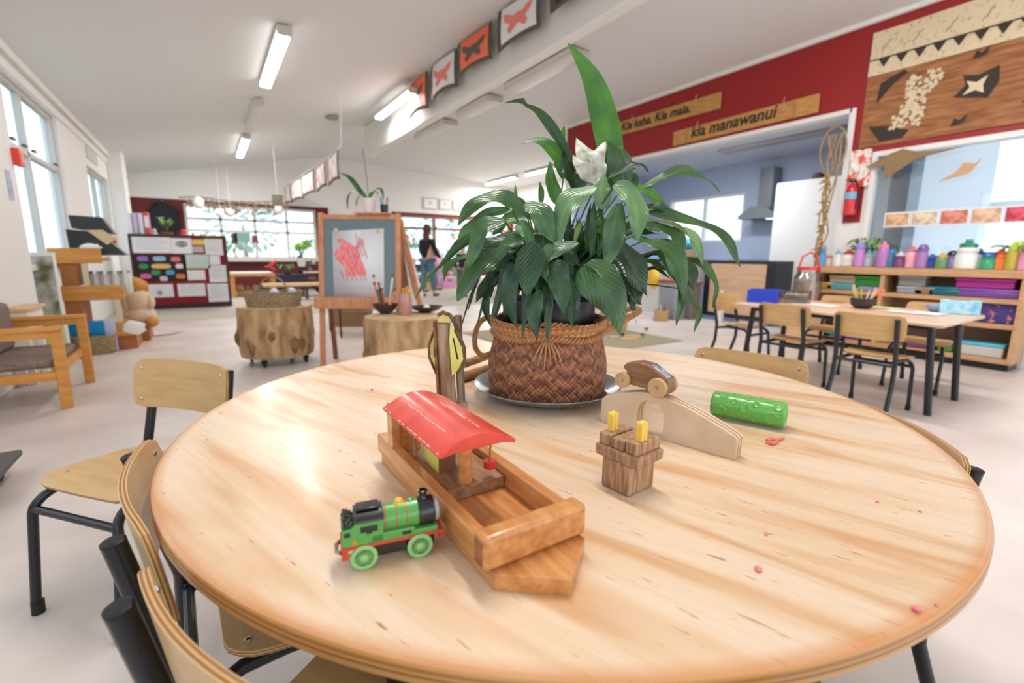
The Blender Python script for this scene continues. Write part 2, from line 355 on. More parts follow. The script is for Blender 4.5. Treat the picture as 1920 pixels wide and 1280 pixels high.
# ------------------------------------------------------------------ round table
TC = Vector((0.654, 0.866, 0)); TR = 0.755; TH = 0.61; TT = 0.027
def table_material():
    m = bpy.data.materials.new('tabletop_plywood'); m.use_nodes = True; nt = m.node_tree; N = nt.nodes; K = nt.links; b = N['Principled BSDF']
    tc = N.new('ShaderNodeTexCoord')
    def noise_(sc, st, det=5, dist=0.0, rough=0.5):
        mp = N.new('ShaderNodeMapping'); mp.inputs['Scale'].default_value = st; K.new(tc.outputs['Object'], mp.inputs[0])
        n = N.new('ShaderNodeTexNoise'); n.inputs['Scale'].default_value = sc; n.inputs['Detail'].default_value = det
        n.inputs['Distortion'].default_value = dist; n.inputs['Roughness'].default_value = rough; K.new(mp.outputs[0], n.inputs['Vector']); return n.outputs['Fac']
    def ramp(src, stops):
        r = N.new('ShaderNodeValToRGB'); e = r.color_ramp.elements
        while len(e) < len(stops): e.new(0.5)
        for q, (p, c) in zip(e, stops): q.position = p; q.color = c if len(c) == 4 else L(c)
        K.new(src, r.inputs[0]); return r.outputs[0]
    def mix(f, a, c, mode='MIX'):
        x = N.new('ShaderNodeMix'); x.data_type = 'RGBA'; x.blend_type = mode
        if isinstance(f, float): x.inputs[0].default_value = f
        else: K.new(f, x.inputs[0])
        for s, v in ((6, a), (7, c)):
            if isinstance(v, tuple): x.inputs[s].default_value = L(v)
            else: K.new(v, x.inputs[s])
        return x.outputs[2]
    g = lambda v: (v, v, v, 1)
    big = ramp(noise_(2.6, (6.0, 0.75, 1), 3, 0.6), [(0.33, (212, 162, 116)), (0.46, (226, 194, 160)), (0.56, (230, 204, 176)), (0.75, (232, 208, 184))])
    fine = ramp(noise_(9, (14, 0.7, 1), 6, 0.4, 0.7), [(0.36, g(0.0)), (0.52, g(1.0))])
    c1 = mix(fine, (216, 176, 138), big); mx = N.new('ShaderNodeMix')
    c2 = mix(0.35, big, c1)
    dash = ramp(noise_(30, (7, 0.8, 1), 2, 0.2), [(0.26, g(1)), (0.30, g(0))])
    c3 = mix(dash, c2, (176, 126, 86))
    scr = ramp(noise_(14, (3.2, 1.0, 1), 2, 0.3), [(0.775, g(0)), (0.80, g(1))])
    c4 = mix(scr, c3, (244, 232, 218))
    fl_ = N.new('ShaderNodeVectorMath'); fl_.operation = 'MULTIPLY'; fl_.inputs[1].default_value = (1, 1, 0); K.new(tc.outputs['Object'], fl_.inputs[0])
    ln = N.new('ShaderNodeVectorMath'); ln.operation = 'LENGTH'; K.new(fl_.outputs[0], ln.inputs[0])
    rim = ramp(ln.outputs['Value'], [(0.735, g(0)), (0.757, g(1))])
    c5 = mix(rim, c4, (206, 132, 66)); K.new(c5, b.inputs['Base Color'])
    b.inputs['Roughness'].default_value = 0.3; b.inputs['Specular IOR Level'].default_value = 0.5
    rr = ramp(noise_(3, (1, 1, 1), 4), [(0.3, g(0.30)), (0.7, g(0.46))]); K.new(rr, b.inputs['Roughness'])
    b.inputs['Coat Weight'].default_value = 0.12; b.inputs['Coat Roughness'].default_value = 0.14
    bp = N.new('ShaderNodeBump'); bp.inputs['Strength'].default_value = 0.05; bp.inputs['Distance'].default_value = 0.004
    K.new(noise_(20, (6, 0.8, 1), 4), bp.inputs['Height']); K.new(bp.outputs[0], b.inputs['Normal'])
    return m
def ply_edge_material(name, rings, z0, z1):
    m = bpy.data.materials.new(name); m.use_nodes = True; nt = m.node_tree; N = nt.nodes; K = nt.links; b = N['Principled BSDF']
    tc = N.new('ShaderNodeTexCoord'); sp = N.new('ShaderNodeSeparateXYZ'); K.new(tc.outputs['Object'], sp.inputs[0])
    nz = N.new('ShaderNodeTexNoise'); nz.inputs['Scale'].default_value = 7; K.new(tc.outputs['Object'], nz.inputs['Vector'])
    ma = N.new('ShaderNodeMapRange'); ma.inputs[1].default_value = z0; ma.inputs[2].default_value = z1; K.new(sp.outputs['Z'], ma.inputs[0])
    ad = N.new('ShaderNodeMath'); ad.operation = 'MULTIPLY_ADD'; ad.inputs[1].default_value = 0.10; K.new(nz.outputs['Fac'], ad.inputs[0]); K.new(ma.outputs[0], ad.inputs[2])
    r = N.new('ShaderNodeValToRGB'); e = r.color_ramp.elements
    while len(e) < len(rings): e.new(0.5)
    for q, (p, c) in zip(e, rings): q.position = p; q.color = L(c)
    K.new(ad.outputs[0], r.inputs[0]); K.new(r.outputs[0], b.inputs['Base Color']); b.inputs['Roughness'].default_value = 0.38; b.inputs['Coat Weight'].default_value = 0.2
    return m
rt = thing('round_table', 'large round plywood table with worn edge, toys and a potted plant on it', 'table', (TC.x, TC.y, 0), math.radians(19.3))
n = 160
obj('tabletop', MB().lathe([(TR-0.006, TH-0.006), (TR-0.0015, TH-0.0025), (TR-0.006, TH)], (0, 0, 0), n), table_material(), rt, smooth=25)
obj('tabletop_edge', MB().lathe([(TR-0.012, TH-TT), (TR-0.003, TH-TT+0.002), (TR, TH-TT+0.006), (TR, TH-0.007), (TR-0.0015, TH-0.0025)], (0, 0, 0), n, caps=False),
    ply_edge_material('tabletop_ply_edge', [(0.0, (186, 130, 70)), (0.22, (150, 98, 52)), (0.3, (206, 160, 106)), (0.48, (196, 146, 92)), (0.54, (120, 74, 36)), (0.62, (204, 156, 100)), (0.78, (160, 104, 54)), (0.9, (214, 160, 98)), (1.0, (206, 140, 74))], TH-TT, TH), rt)
obj('underside', MB().lathe([(TR-0.012, TH-TT), (TR-0.012, TH-TT+0.001)], (0, 0, 0), n), DARKWOOD, rt)
for k in range(4):
    a = math.radians(45+90*k-19.3+(-12)); p = Vector((0.56*math.cos(a), 0.56*math.sin(a), 0)); q = Vector((0.60*math.cos(a), 0.60*math.sin(a), 0))
    lg = obj('leg', MB().cyl(q+Vector((0, 0, 0.02)), p+Vector((0, 0, TH-TT)), 0.016), BLACKM, rt); obj('foot_cap', MB().cyl(q, q+Vector((0, 0, 0.03)), 0.019), mat('black_rubber', (18, 18, 19), 0.6), lg)
ap = MB()
for k in range(4):
    a = math.radians(45+90*k-31.3); b_ = math.radians(135+90*k-31.3)
    ap.tube([(0.56*math.cos(a), 0.56*math.sin(a), TH-TT-0.03), (0.56*math.cos(b_), 0.56*math.sin(b_), TH-TT-0.03)], 0.014)
obj('under_frame', ap, BLACKM, rt)

# ------------------------------------------------------------------ school chairs
def arc(c, r, a0, a1, n, fn): return [fn(c[0]+r*math.cos(a0+(a1-a0)*i/n), c[1]+r*math.sin(a0+(a1-a0)*i/n)) for i in range(n+1)]
def round_rect(w, h, r, k=5):
    P = []
    for cx, cy, a in ((w/2-r, h/2-r, 0), (-w/2+r, h/2-r, PI/2), (-w/2+r, -h/2+r, PI), (w/2-r, -h/2+r, 1.5*PI)):
        P += [(cx+r*math.cos(a+PI/2*i/k), cy+r*math.sin(a+PI/2*i/k)) for i in range(k+1)]
    return P
def sheet(w, h, r, fn, th, nx=14, ny=6):
    """rounded rectangular ply panel bent by fn(u,v)->(point, normal); returns face mesh and edge mesh"""
    # grid with rounded corners: every row's half width follows the corner radius
    rows = []
    for j in range(ny+1):
        v = -h/2+h*(0.5-0.5*math.cos(PI*j/ny)); d = max(0.0, abs(v)-(h/2-r)); hw = w/2-(r-math.sqrt(max(0, r*r-d*d)))
        rows.append([(-hw+2*hw*i/nx, v) for i in range(nx+1)])
    face = MB(); vs = []; m = (nx+1)*(ny+1)
    for s in (0.5, -0.5):
        for row in rows:
            for u, v in row: p, nn = fn(u, v); vs.append(p+nn*th*s)
    fs = []
    for j in range(ny):
        for i in range(nx):
            a = j*(nx+1)+i; fs.append((a, a+1, a+nx+2, a+nx+1)); fs.append((a+m+nx+1, a+m+nx+2, a+m+1, a+m))
    face.add(vs, fs)
    loop = [i for i in range(nx+1)]+[j*(nx+1)+nx for j in range(1, ny+1)]+[ny*(nx+1)+i for i in range(nx-1, -1, -1)]+[j*(nx+1) for j in range(ny-1, 0, -1)]
    edge = MB(); ev = []; K = len(loop); S = [-0.5, -0.36, -0.12, 0.12, 0.36, 0.5]
    cpt = sum((vs[i] for i in loop), Vector())/K
    for s in S:
        for i in loop:
            mid = (vs[i]+vs[i+m])/2; nn = (vs[i]-vs[i+m]); out = (mid-cpt); out = out-nn*(out.dot(nn)/nn.length_squared); out.normalize()
            ev.append(mid+nn*s+out*(0.0010 if abs(s) < .45 else 0.0))
    for q in range(5):
        col = [(206, 164, 110), (150, 102, 58), (204, 160, 106), (154, 106, 60), (206, 164, 110)][q]
        edge.add([], [], None)
        for i in range(K): a, b = q*K+i, q*K+(i+1) % K; edge.f.append((a, b, b+K, a+K)); edge.c.append(L(col))
    edge.v = ev
    return face, edge
EDGEM = attr_mat('chair_ply_edge', 'ply', 0.42, 0.4)
RUB = mat('black_rubber', (18, 18, 19), 0.6)
def school_chair(label, loc, face_dir, group=None, fine=True, hs=1.0, pm=None):
    th = math.atan2(-face_dir[0], face_dir[1])
    t = thing('school_chair', label, 'chair', (loc[0], loc[1], 0), th, group)
    SH = 0.352*hs; PM = pm or PLY; r = 0.0115
    for s in (-1, 1):
        x = 0.158*s
        fl = [(x, 0.177, 0.03), (x, 0.150, SH-0.075)]+[(x*(1-0.16*i/6), 0.150-0.075*(1-math.cos(PI/2*i/6)), SH-0.075+0.055*math.sin(PI/2*i/6)) for i in range(1, 7)]+[(x*0.80, -0.02, SH-0.018), (x*0.80, -0.085, SH-0.02), (x*0.95, -0.15, SH-0.03)]
        lf = obj('front_leg', MB().tube(fl, r, 12), BLACKM, t); obj('foot_cap', MB().cyl((x, 0.176, 0.0), (x, 0.174, 0.035), 0.0145, 14), RUB, lf)
        rl = [(x*1.03, -0.215, 0.03), (x*1.0, -0.16, SH*0.6), (x*0.99, -0.155, SH), (x*0.98, -0.178, SH+0.1), (x*0.965, -0.205, 0.598*hs)]
        lr = obj('rear_leg', MB().tube(rl, 0.0135, 12), BLACKM, t); obj('foot_cap', MB().cyl((x*1.03, -0.217, 0.0), (x*1.03, -0.214, 0.035), 0.0155, 14), RUB, lr)
        obj('tube_cap', MB().lathe([(0.0138, 0), (0.0138, 0.003), (0.011, 0.005), (0.0, 0.0052)], (x*0.965, -0.205, 0.598*hs), 16, axis=(0, -0.12, 1), caps=False), RUB, lr)
    obj('cross_bar', MB().tube([(-0.155, 0.147, SH-0.065), (0.155, 0.147, SH-0.065)], 0.0105, 10), BLACKM, t)
    obj('rear_bar', MB().tube([(-0.15, -0.147, SH-0.03), (0.15, -0.147, SH-0.03)], 0.0095, 10), BLACKM, t)
    def sf(u, v):   # seat: dished, front edge rolled down
        z = SH+0.004+0.10*u*u*1.2-(0.5*max(0, v-0.06)**2*8)+0.25*max(0, -v-0.06)**2*3
        e = 1e-3
        return Vector((u*(1-0.22*(0.5-v/0.235)), v+0.013, z)), Vector((-0.24*u, 6*max(0, v-0.06), 1)).normalized()
    f, e = sheet(0.365, 0.235, 0.055, sf, 0.010, 16, 12)
    st = obj('seat', f, PM, t); obj('seat_edge', e, EDGEM, st, attr='ply')
    def bf(u, v):
        y = -0.192+0.9*u*u-0.14*v; z = 0.547*hs+v
        return Vector((u, y, z)), Vector((-1.8*u, 1, 0.14)).normalized()
    f, e = sheet(0.375, 0.150, 0.03, bf, 0.010, 18, 6)
    bk = obj('backrest', f, PM, t); obj('backrest_edge', e, EDGEM, bk, attr='ply')
    if fine:
        for s in (-1, 1):
            for q in (-1, 1):
                p, nn = bf(0.160*s, 0.048*q); obj('rivet', MB().lathe([(0.0052, 0), (0.0048, 0.0022), (0.0028, 0.0036), (0.0, 0.004)], p+nn*0.005, 14, axis=nn), STEEL, bk)
            for q in (-1, 1):
                p, nn = sf(0.140*s, 0.075*q-0.012); obj('rivet', MB().lathe([(0.0055, 0), (0.005, 0.002), (0.0028, 0.0032), (0.0, 0.0035)], p+nn*0.005, 14, axis=nn), STEEL, st)
    return t
school_chair('small plywood school chair pulled away from the round table, its whole back and seat showing', (-0.226, 1.612), (-0.764, -0.645))
school_chair('plywood school chair tucked under the round table at its left rim, seen edge on', (0.070, 0.87), (1, 0.05))
school_chair('plywood school chair nearest the viewer at the bottom left, thick black tube in front', (0.146, 0.514), (0.9, 0.43))
school_chair('plywood school chair at the far right of the round table, glare on its back', (1.385, 0.87), (-0.98, -0.2))
school_chair('plywood school chair tucked at the right rim of the round table, back edge showing', (1.11, 0.475), (-0.75, 0.66), hs=0.945)
school_chair('plywood school chair under the near edge of the round table, part of its seat showing', (0.33, 0.17), (0.42, 0.9))

# ------------------------------------------------------------------ things on the round table
ZT = TH
# glazed saucer and basket
PC = Vector((0.690, 0.925, ZT))
PC.x, PC.y = 0.692, 0.915
single('saucer', MB().lathe([(0.105, 0.0), (0.115, 0.0), (0.155, 0.014), (0.178, 0.028), (0.182, 0.030), (0.1815, 0.032), (0.176, 0.031), (0.150, 0.017), (0.115, 0.007), (0.0, 0.006)], PC, 72),
       mat('grey_glaze', (122, 126, 130), 0.22, c2=(104, 106, 108), scale=12, coat=0.6), 'round grey glazed saucer under the woven basket', 'saucer')
pp = thing('potted_plant', 'tall peace lily with drooping leaves in a brown woven basket on a grey saucer', 'plant', (PC.x, PC.y, ZT+0.007))
RCOL = [L((150, 92, 58)), L((126, 72, 46)), L((170, 110, 74)), L((98, 56, 38)), L((140, 86, 56))]
def bas_r(v):   # radius of the basket at height fraction v
    return 0.140+0.006*math.sin(PI*min(1, v*1.15))-0.018*max(0, v-0.45)**1.3
BH = 0.150
def squash(a): return 1+0.018*math.cos(4*a+0.6)
NU, NV, CU_, CV_ = 560, 96, 84, 14
wv = MB(); vs = []; hsh = {}
for j in range(NV+1):
    v = j/NV
    for i in range(NU):
        u = i/NU; A = u*CU_; B = v*CV_; s_, t_ = (A+B*1.0), (A-B*1.0)
        ci, cj = math.floor(s_), math.floor(t_); over = ((ci+cj) % 4) < 2
        fa, fb = s_-ci, t_-cj
        h = (math.sin(PI*fa)**0.6*(0.55+0.45*math.sin(PI*fb)) if over else math.sin(PI*fb)**0.6*(0.55+0.45*math.sin(PI*fa)))
        r = bas_r(v)*squash(2*PI*u)+0.0030*h-0.002; a = 2*PI*u
        vs.append((r*math.cos(a), r*math.sin(a), v*BH))
fs = []; cc = []
for j in range(NV):
    for i in range(NU):
        a, b = j*NU+i, j*NU+(i+1) % NU; fs.append((a, b, b+NU, a+NU))
        A = (i+.5)/NU*CU_; B = (j+.5)/NV*CV_; ci, cj = math.floor(A+B), math.floor(A-B); over = ((ci+cj) % 4) < 2
        key = ('a', ci, cj//2) if over else ('b', cj, ci//2)
        cc.append(RCOL[hash(key) % 5 if False else (key[1]*7+key[2]*13+(3 if over else 0)) % 5])
wv.v = [Vector(q) for q in vs]; wv.f = fs; wv.c = cc
bk = obj('basket', wv, attr_mat('woven_flax', 'dye', 0.38, 0.45), pp, attr='dye', smooth=60)
obj('basket_base', MB().lathe([(0.0, 0.0), (0.139, 0.0), (0.141, 0.004)], (0, 0, 0), 48, caps=False), mat('flax_dark', (92, 56, 38), 0.6), bk)
# plaited rim: two bands of crossing strands
RIMC = mat('flax_light', (190, 134, 84), 0.45, c2=(160, 104, 60), scale=40)
def braid(pts_fn, n, r, amp, turns, m, parent, name, strands=3):
    mb = MB()
    for k in range(strands):
        P = []
        for i in range(n+1):
            t = i/n; c, nn, bb = pts_fn(t); ph = 2*PI*(turns*t+k/strands)
            P.append(c+nn*amp*math.cos(ph)+bb*amp*math.sin(ph))
        mb.tube(P, r, 7)
    return obj(name, mb, m, parent, smooth=60)
def rimfn(z, R0, tilt=0.0, wob=0.0):
    def f(t):
        a = 2*PI*t; rr = R0*squash(a); e = Vector((math.cos(a), math.sin(a), 0))
        return e*rr+Vector((0, 0, z+wob*math.sin(2*a+1)+0.004*math.sin(5*a))), e, Vector((0, 0, 1))
    return f
brd = MB(); vs = []; fs = []; cs = []       # upper band of lighter weave, flaring outward
NB = 420; NH = 20
for j in range(NH+1):
    v = j/NH
    for i in range(NB):
        a = 2*PI*i/NB; A = i/NB*60; B = v*3.0; fa, fb = (A+B) % 1, (A-B) % 1; over = (math.floor(A+B)+math.floor(A-B)) % 2
        h = math.sin(PI*fa)**.5 if over else math.sin(PI*fb)**.5
        r = (0.126+0.016*v+0.002*math.sin(7*a))*squash(a)+0.003*h; vs.append(Vector((r*math.cos(a), r*math.sin(a), BH-0.004+v*0.036+0.003*math.sin(3*a))))
for j in range(NH):
    for i in range(NB):
        a, b = j*NB+i, j*NB+(i+1) % NB; fs.append((a, b, b+NB, a+NB)); A = i/NB*60; B = j/NH*3
        cs.append([L((196, 140, 90)), L((176, 120, 72)), L((206, 154, 104)), L((158, 104, 62))][(math.floor(A+B)*3+math.floor(A-B)*5) % 4])
brd.v = vs; brd.f = fs; brd.c = cs
obj('rim_weave', brd, attr_mat('woven_rim', 'dye', 0.42, 0.45), pp, attr='dye', smooth=60, solid=0.003)
braid(rimfn(BH+0.001, 0.134), 420, 0.0042, 0.0052, 30, RIMC, pp, 'rim_plait')
braid(rimfn(BH+0.034, 0.142), 420, 0.0030, 0.0032, 38, RIMC, pp, 'rim_cord', 2)
CRh = Vector((CR.x, CR.y, 0)).normalized(); CFh = Vector((CF.x, CF.y, 0)).normalized()
def handle(pts):
    P = [CRh*a+CFh*b+Vector((0, 0, z)) for a, b, z in pts]
    def cat(t):
        n = len(P)-1; x = min(t*n, n-1e-6); i = int(x); f = x-i; g = lambda k: P[max(0, min(n, k))]
        a, b, c, d = g(i-1), g(i), g(i+1), g(i+2)
        return 0.5*((2*b)+(c-a)*f+(2*a-5*b+4*c-d)*f*f+(3*b-a-3*c+d)*f**3)
    def f(t):
        c = cat(t); tn = (cat(min(1, t+.01))-cat(max(0, t-.01))).normalized(); nn = tn.cross(Vector((0.3, 0.2, 1))).normalized(); return c, nn, tn.cross(nn)
    return f
braid(handle([(-0.118, -0.02, 0.165), (-0.136, -0.03, 0.188), (-0.162, -0.035, 0.180), (-0.176, -0.035, 0.150), (-0.176, -0.03, 0.115), (-0.160, -0.02, 0.094), (-0.134, -0.01, 0.100)]), 130, 0.0034, 0.0034, 13, RIMC, pp, 'handle')
braid(handle([(0.105, -0.05, 0.155), (0.150, -0.02, 0.165), (0.190, 0.0, 0.182), (0.228, 0.03, 0.198), (0.222, 0.06, 0.203), (0.185, 0.05, 0.194), (0.128, 0.02, 0.172)]), 150, 0.0038, 0.0042, 15, RIMC, pp, 'handle')
ts = MB()
for k in range(6):
    x0 = -0.022+0.004*k; sp_ = (k-2.5)*0.010
    P = [CRh*(x0)+CFh*(-0.139)+Vector((0, 0, BH-0.002)), CRh*(x0+sp_*.5)+CFh*(-0.152)+Vector((0, 0, BH-0.02)), CRh*(x0+sp_)+CFh*(-0.154)+Vector((0, 0, BH-0.045-0.006*(k % 3)))]
    ts.tube(P, [0.0022, 0.002, 0.0012], 6)
obj('tassel', ts, RIMC, pp, smooth=60)
obj('inner_pot', MB().lathe([(0.0, 0.02), (0.105, 0.02), (0.112, 0.225), (0.114, 0.225), (0.114, 0.232), (0.106, 0.232), (0.104, 0.215), (0.0, 0.213)], (0, 0, 0), 40, caps=False), mat('black_plastic_pot', (20, 21, 23), 0.35), pp)
so = MB()
so.sphere((0, 0, 0.203), 0.100, 40, 16, (1, 1, 0.25), nz=0.12); obj('soil', so, mat('soil', (46, 34, 26), 0.95, c2=(24, 18, 14), scale=80, bump=0.8), pp, smooth=0)

# ---- foliage
def leaf_material(name, c, c2, back, pale=0.0):
    m = bpy.data.materials.new(name); m.use_nodes = True; nt = m.node_tree; N = nt.nodes; K = nt.links; b = N['Principled BSDF']
    uv = N.new('ShaderNodeUVMap'); uv.uv_map = 'leaf'; sp = N.new('ShaderNodeSeparateXYZ'); K.new(uv.outputs[0], sp.inputs[0])
    at = N.new('ShaderNodeAttribute'); at.attribute_name = 'tone'
    # side veins: chevrons
    ab = N.new('ShaderNodeMath'); ab.operation = 'ABSOLUTE'; K.new(sp.outputs['X'], ab.inputs[0])
    ml = N.new('ShaderNodeMath'); ml.operation = 'MULTIPLY_ADD'; ml.inputs[1].default_value = -1.3; K.new(ab.outputs[0], ml.inputs[0]); K.new(sp.outputs['Y'], ml.inputs[2])
    sc = N.new('ShaderNodeMath'); sc.operation = 'MULTIPLY'; sc.inputs[1].default_value = 52; K.new(ml.outputs[0], sc.inputs[0])
    sn = N.new('ShaderNodeMath'); sn.operation = 'SINE'; K.new(sc.outputs[0], sn.inputs[0])
    nz = N.new('ShaderNodeTexNoise'); nz.inputs['Scale'].default_value = 14; tc = N.new('ShaderNodeTexCoord'); K.new(tc.outputs['Object'], nz.inputs['Vector'])
    r = N.new('ShaderNodeValToRGB'); e = r.color_ramp.elements; e[0].position = .35; e[1].position = .68; e[0].color = L(c2); e[1].color = L(c); K.new(nz.outputs['Fac'], r.inputs[0])
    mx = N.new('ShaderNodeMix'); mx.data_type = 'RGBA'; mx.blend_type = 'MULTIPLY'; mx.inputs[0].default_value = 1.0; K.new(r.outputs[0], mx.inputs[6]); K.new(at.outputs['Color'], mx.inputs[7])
    K.new(mx.outputs[2], b.inputs['Base Color'])
    b.inputs['Roughness'].default_value = 0.27; b.inputs['Specular IOR Level'].default_value = 0.6
    b.inputs['Subsurface Weight'].default_value = 0.0
    bp = N.new('ShaderNodeBump'); bp.inputs['Strength'].default_value = 0.26; bp.inputs['Distance'].default_value = 0.0016; K.new(sn.outputs[0], bp.inputs['Height']); K.new(bp.outputs[0], b.inputs['Normal'])
    tr = N.new('ShaderNodeBsdfTranslucent'); tr.inputs[0].default_value = L(back); ms = N.new('ShaderNodeMixShader'); ms.inputs[0].default_value = 0.12
    K.new(b.outputs[0], ms.inputs[1]); K.new(tr.outputs[0], ms.inputs[2]); K.new(ms.outputs[0], N['Material Output'].inputs[0]); return m
LM = leaf_material('peace_lily_leaf', (66, 100, 52), (40, 70, 38), (96, 150, 50))
def catm(P, t):
    n = len(P)-1; x = min(t*n, n-1e-6); i = int(x); f = x-i; g = lambda k: P[max(0, min(n, k))] if 0 <= k <= n else (P[0]*2-P[1] if k < 0 else P[n]*2-P[n-1])
    a, b, c, d = g(i-1), g(i), g(i+1), g(i+2)
    return 0.5*((2*b)+(c-a)*f+(2*a-5*b+4*c-d)*f*f+(3*b-a-3*c+d)*f**3)
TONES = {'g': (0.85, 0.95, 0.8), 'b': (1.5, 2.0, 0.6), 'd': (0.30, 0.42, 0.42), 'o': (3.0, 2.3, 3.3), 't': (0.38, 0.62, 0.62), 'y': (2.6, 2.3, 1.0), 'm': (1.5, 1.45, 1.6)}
class Leaves:
    def __init__(s): s.v = []; s.f = []; s.uv = []; s.t = []
    def leaf(s, P, wid, tone='g', hint=(0, 0, 0), fold=0.5, wave=0.17, twist=0.0, n=18, prof=0.8, seed=None):
        rnd = random.Random(seed if seed is not None else len(s.v)); base = len(s.v); M = 6; tc_ = TONES[tone]; ph = rnd.random()*6
        prev = None
        for i in range(n+1):
            t = i/n; c = catm(P, t); tn = (catm(P, min(1, t+.02))-catm(P, max(0, t-.02))).normalized()
            tocam = (CP-c).normalized(); h = Vector(hint) if Vector(hint).length else (tocam*0.75+Vector((0, 0, 0.75))+(Vector((c.x-PC.x, c.y-PC.y, 0))*1.2))
            sd = tn.cross(h)
            if sd.length < 1e-3: sd = tn.cross(Vector((1, 0, 0)))
            sd.normalize()
            if prev is not None and sd.dot(prev) < 0: sd = -sd
            if prev is not None: sd = (sd*0.5+prev*0.5).normalized()
            prev = sd.copy()
            nn = sd.cross(tn).normalized(); a = twist*t; sd2 = sd*math.cos(a)+nn*math.sin(a); nn = sd2.cross(tn).normalized()
            if nn.dot(h) < 0: nn = -nn
            w = wid*0.5*(math.sin(PI*min(1, (t*0.97+0.03))**prof)**0.8)*(1-0.15*t); w = max(w, 0.0006)
            for k in range(M+1):
                x = -1+2*k/M; ax = abs(x)
                z = w*fold*(ax)-w*0.3*ax*ax + wid*wave*ax*ax*math.sin(9*t+ph+(1.7 if x > 0 else 0))*(0.3+0.7*math.sin(PI*t))
                s.v.append(c+sd2*(w*x*(1-0.12*fold))+nn*z); s.uv.append((x*0.5*min(1, w/(wid*.5+1e-6)), t)); 
                vv = 0.9+0.25*rnd.random() if False else 1.0
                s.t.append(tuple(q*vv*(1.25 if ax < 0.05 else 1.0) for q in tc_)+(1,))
        for i in range(n):
            for k in range(M):
                a = base+i*(M+1)+k; s.f.append((a, a+1, a+M+2, a+M+1))
    def build(s, name, m, parent):
        off = root_of(parent).matrix_basis.inverted(); me = bpy.data.meshes.new(name); me.from_pydata([tuple(off @ v) for v in s.v], [], s.f)
        uv = me.uv_layers.new(name='leaf'); ca = me.color_attributes.new('tone', 'FLOAT_COLOR', 'POINT')
        for lp in me.loops: uv.data[lp.index].uv = s.uv[lp.vertex_index]
        for i, c in enumerate(s.t): ca.data[i].color = c
        me.materials.append(m); me.polygons.foreach_set('use_smooth', [True]*len(me.polygons))
        o = bpy.data.objects.new(name, me); COL.objects.link(o); o.parent = parent; return o
WP = 1.138    # distance of the plant along the view axis
K_ = WP/FPX
FOL = Leaves(); STEMS = MB()
CROWN = Vector((PC.x, PC.y, ZT+0.235))
def lf(pts, wpx, tone='g', d=0.0, dd=0.0, stem=True, **k):
    """a leaf through picture points; d metres nearer the viewer at its base, dd extra at the tip"""
    n = len(pts); P = [gw(x, y, WP-d-dd*i/(n-1)) for i, (x, y) in enumerate(pts)]
    FOL.leaf(P, wpx*K_*1.0, tone, **k)
    if stem:
        a = Vector((CROWN.x, CROWN.y, CROWN.z))+Vector(((P[0].x-CROWN.x)*.15, (P[0].y-CROWN.y)*.15, -0.01)); b = P[0]
        m1 = a.lerp(b, .5)+Vector((0, 0, 0.03*min(1, (b-a).length*4)))
        S_ = [catm([a, m1, b], i/8) for i in range(9)]; STEMS.tube(S_, 0.0019, 6)
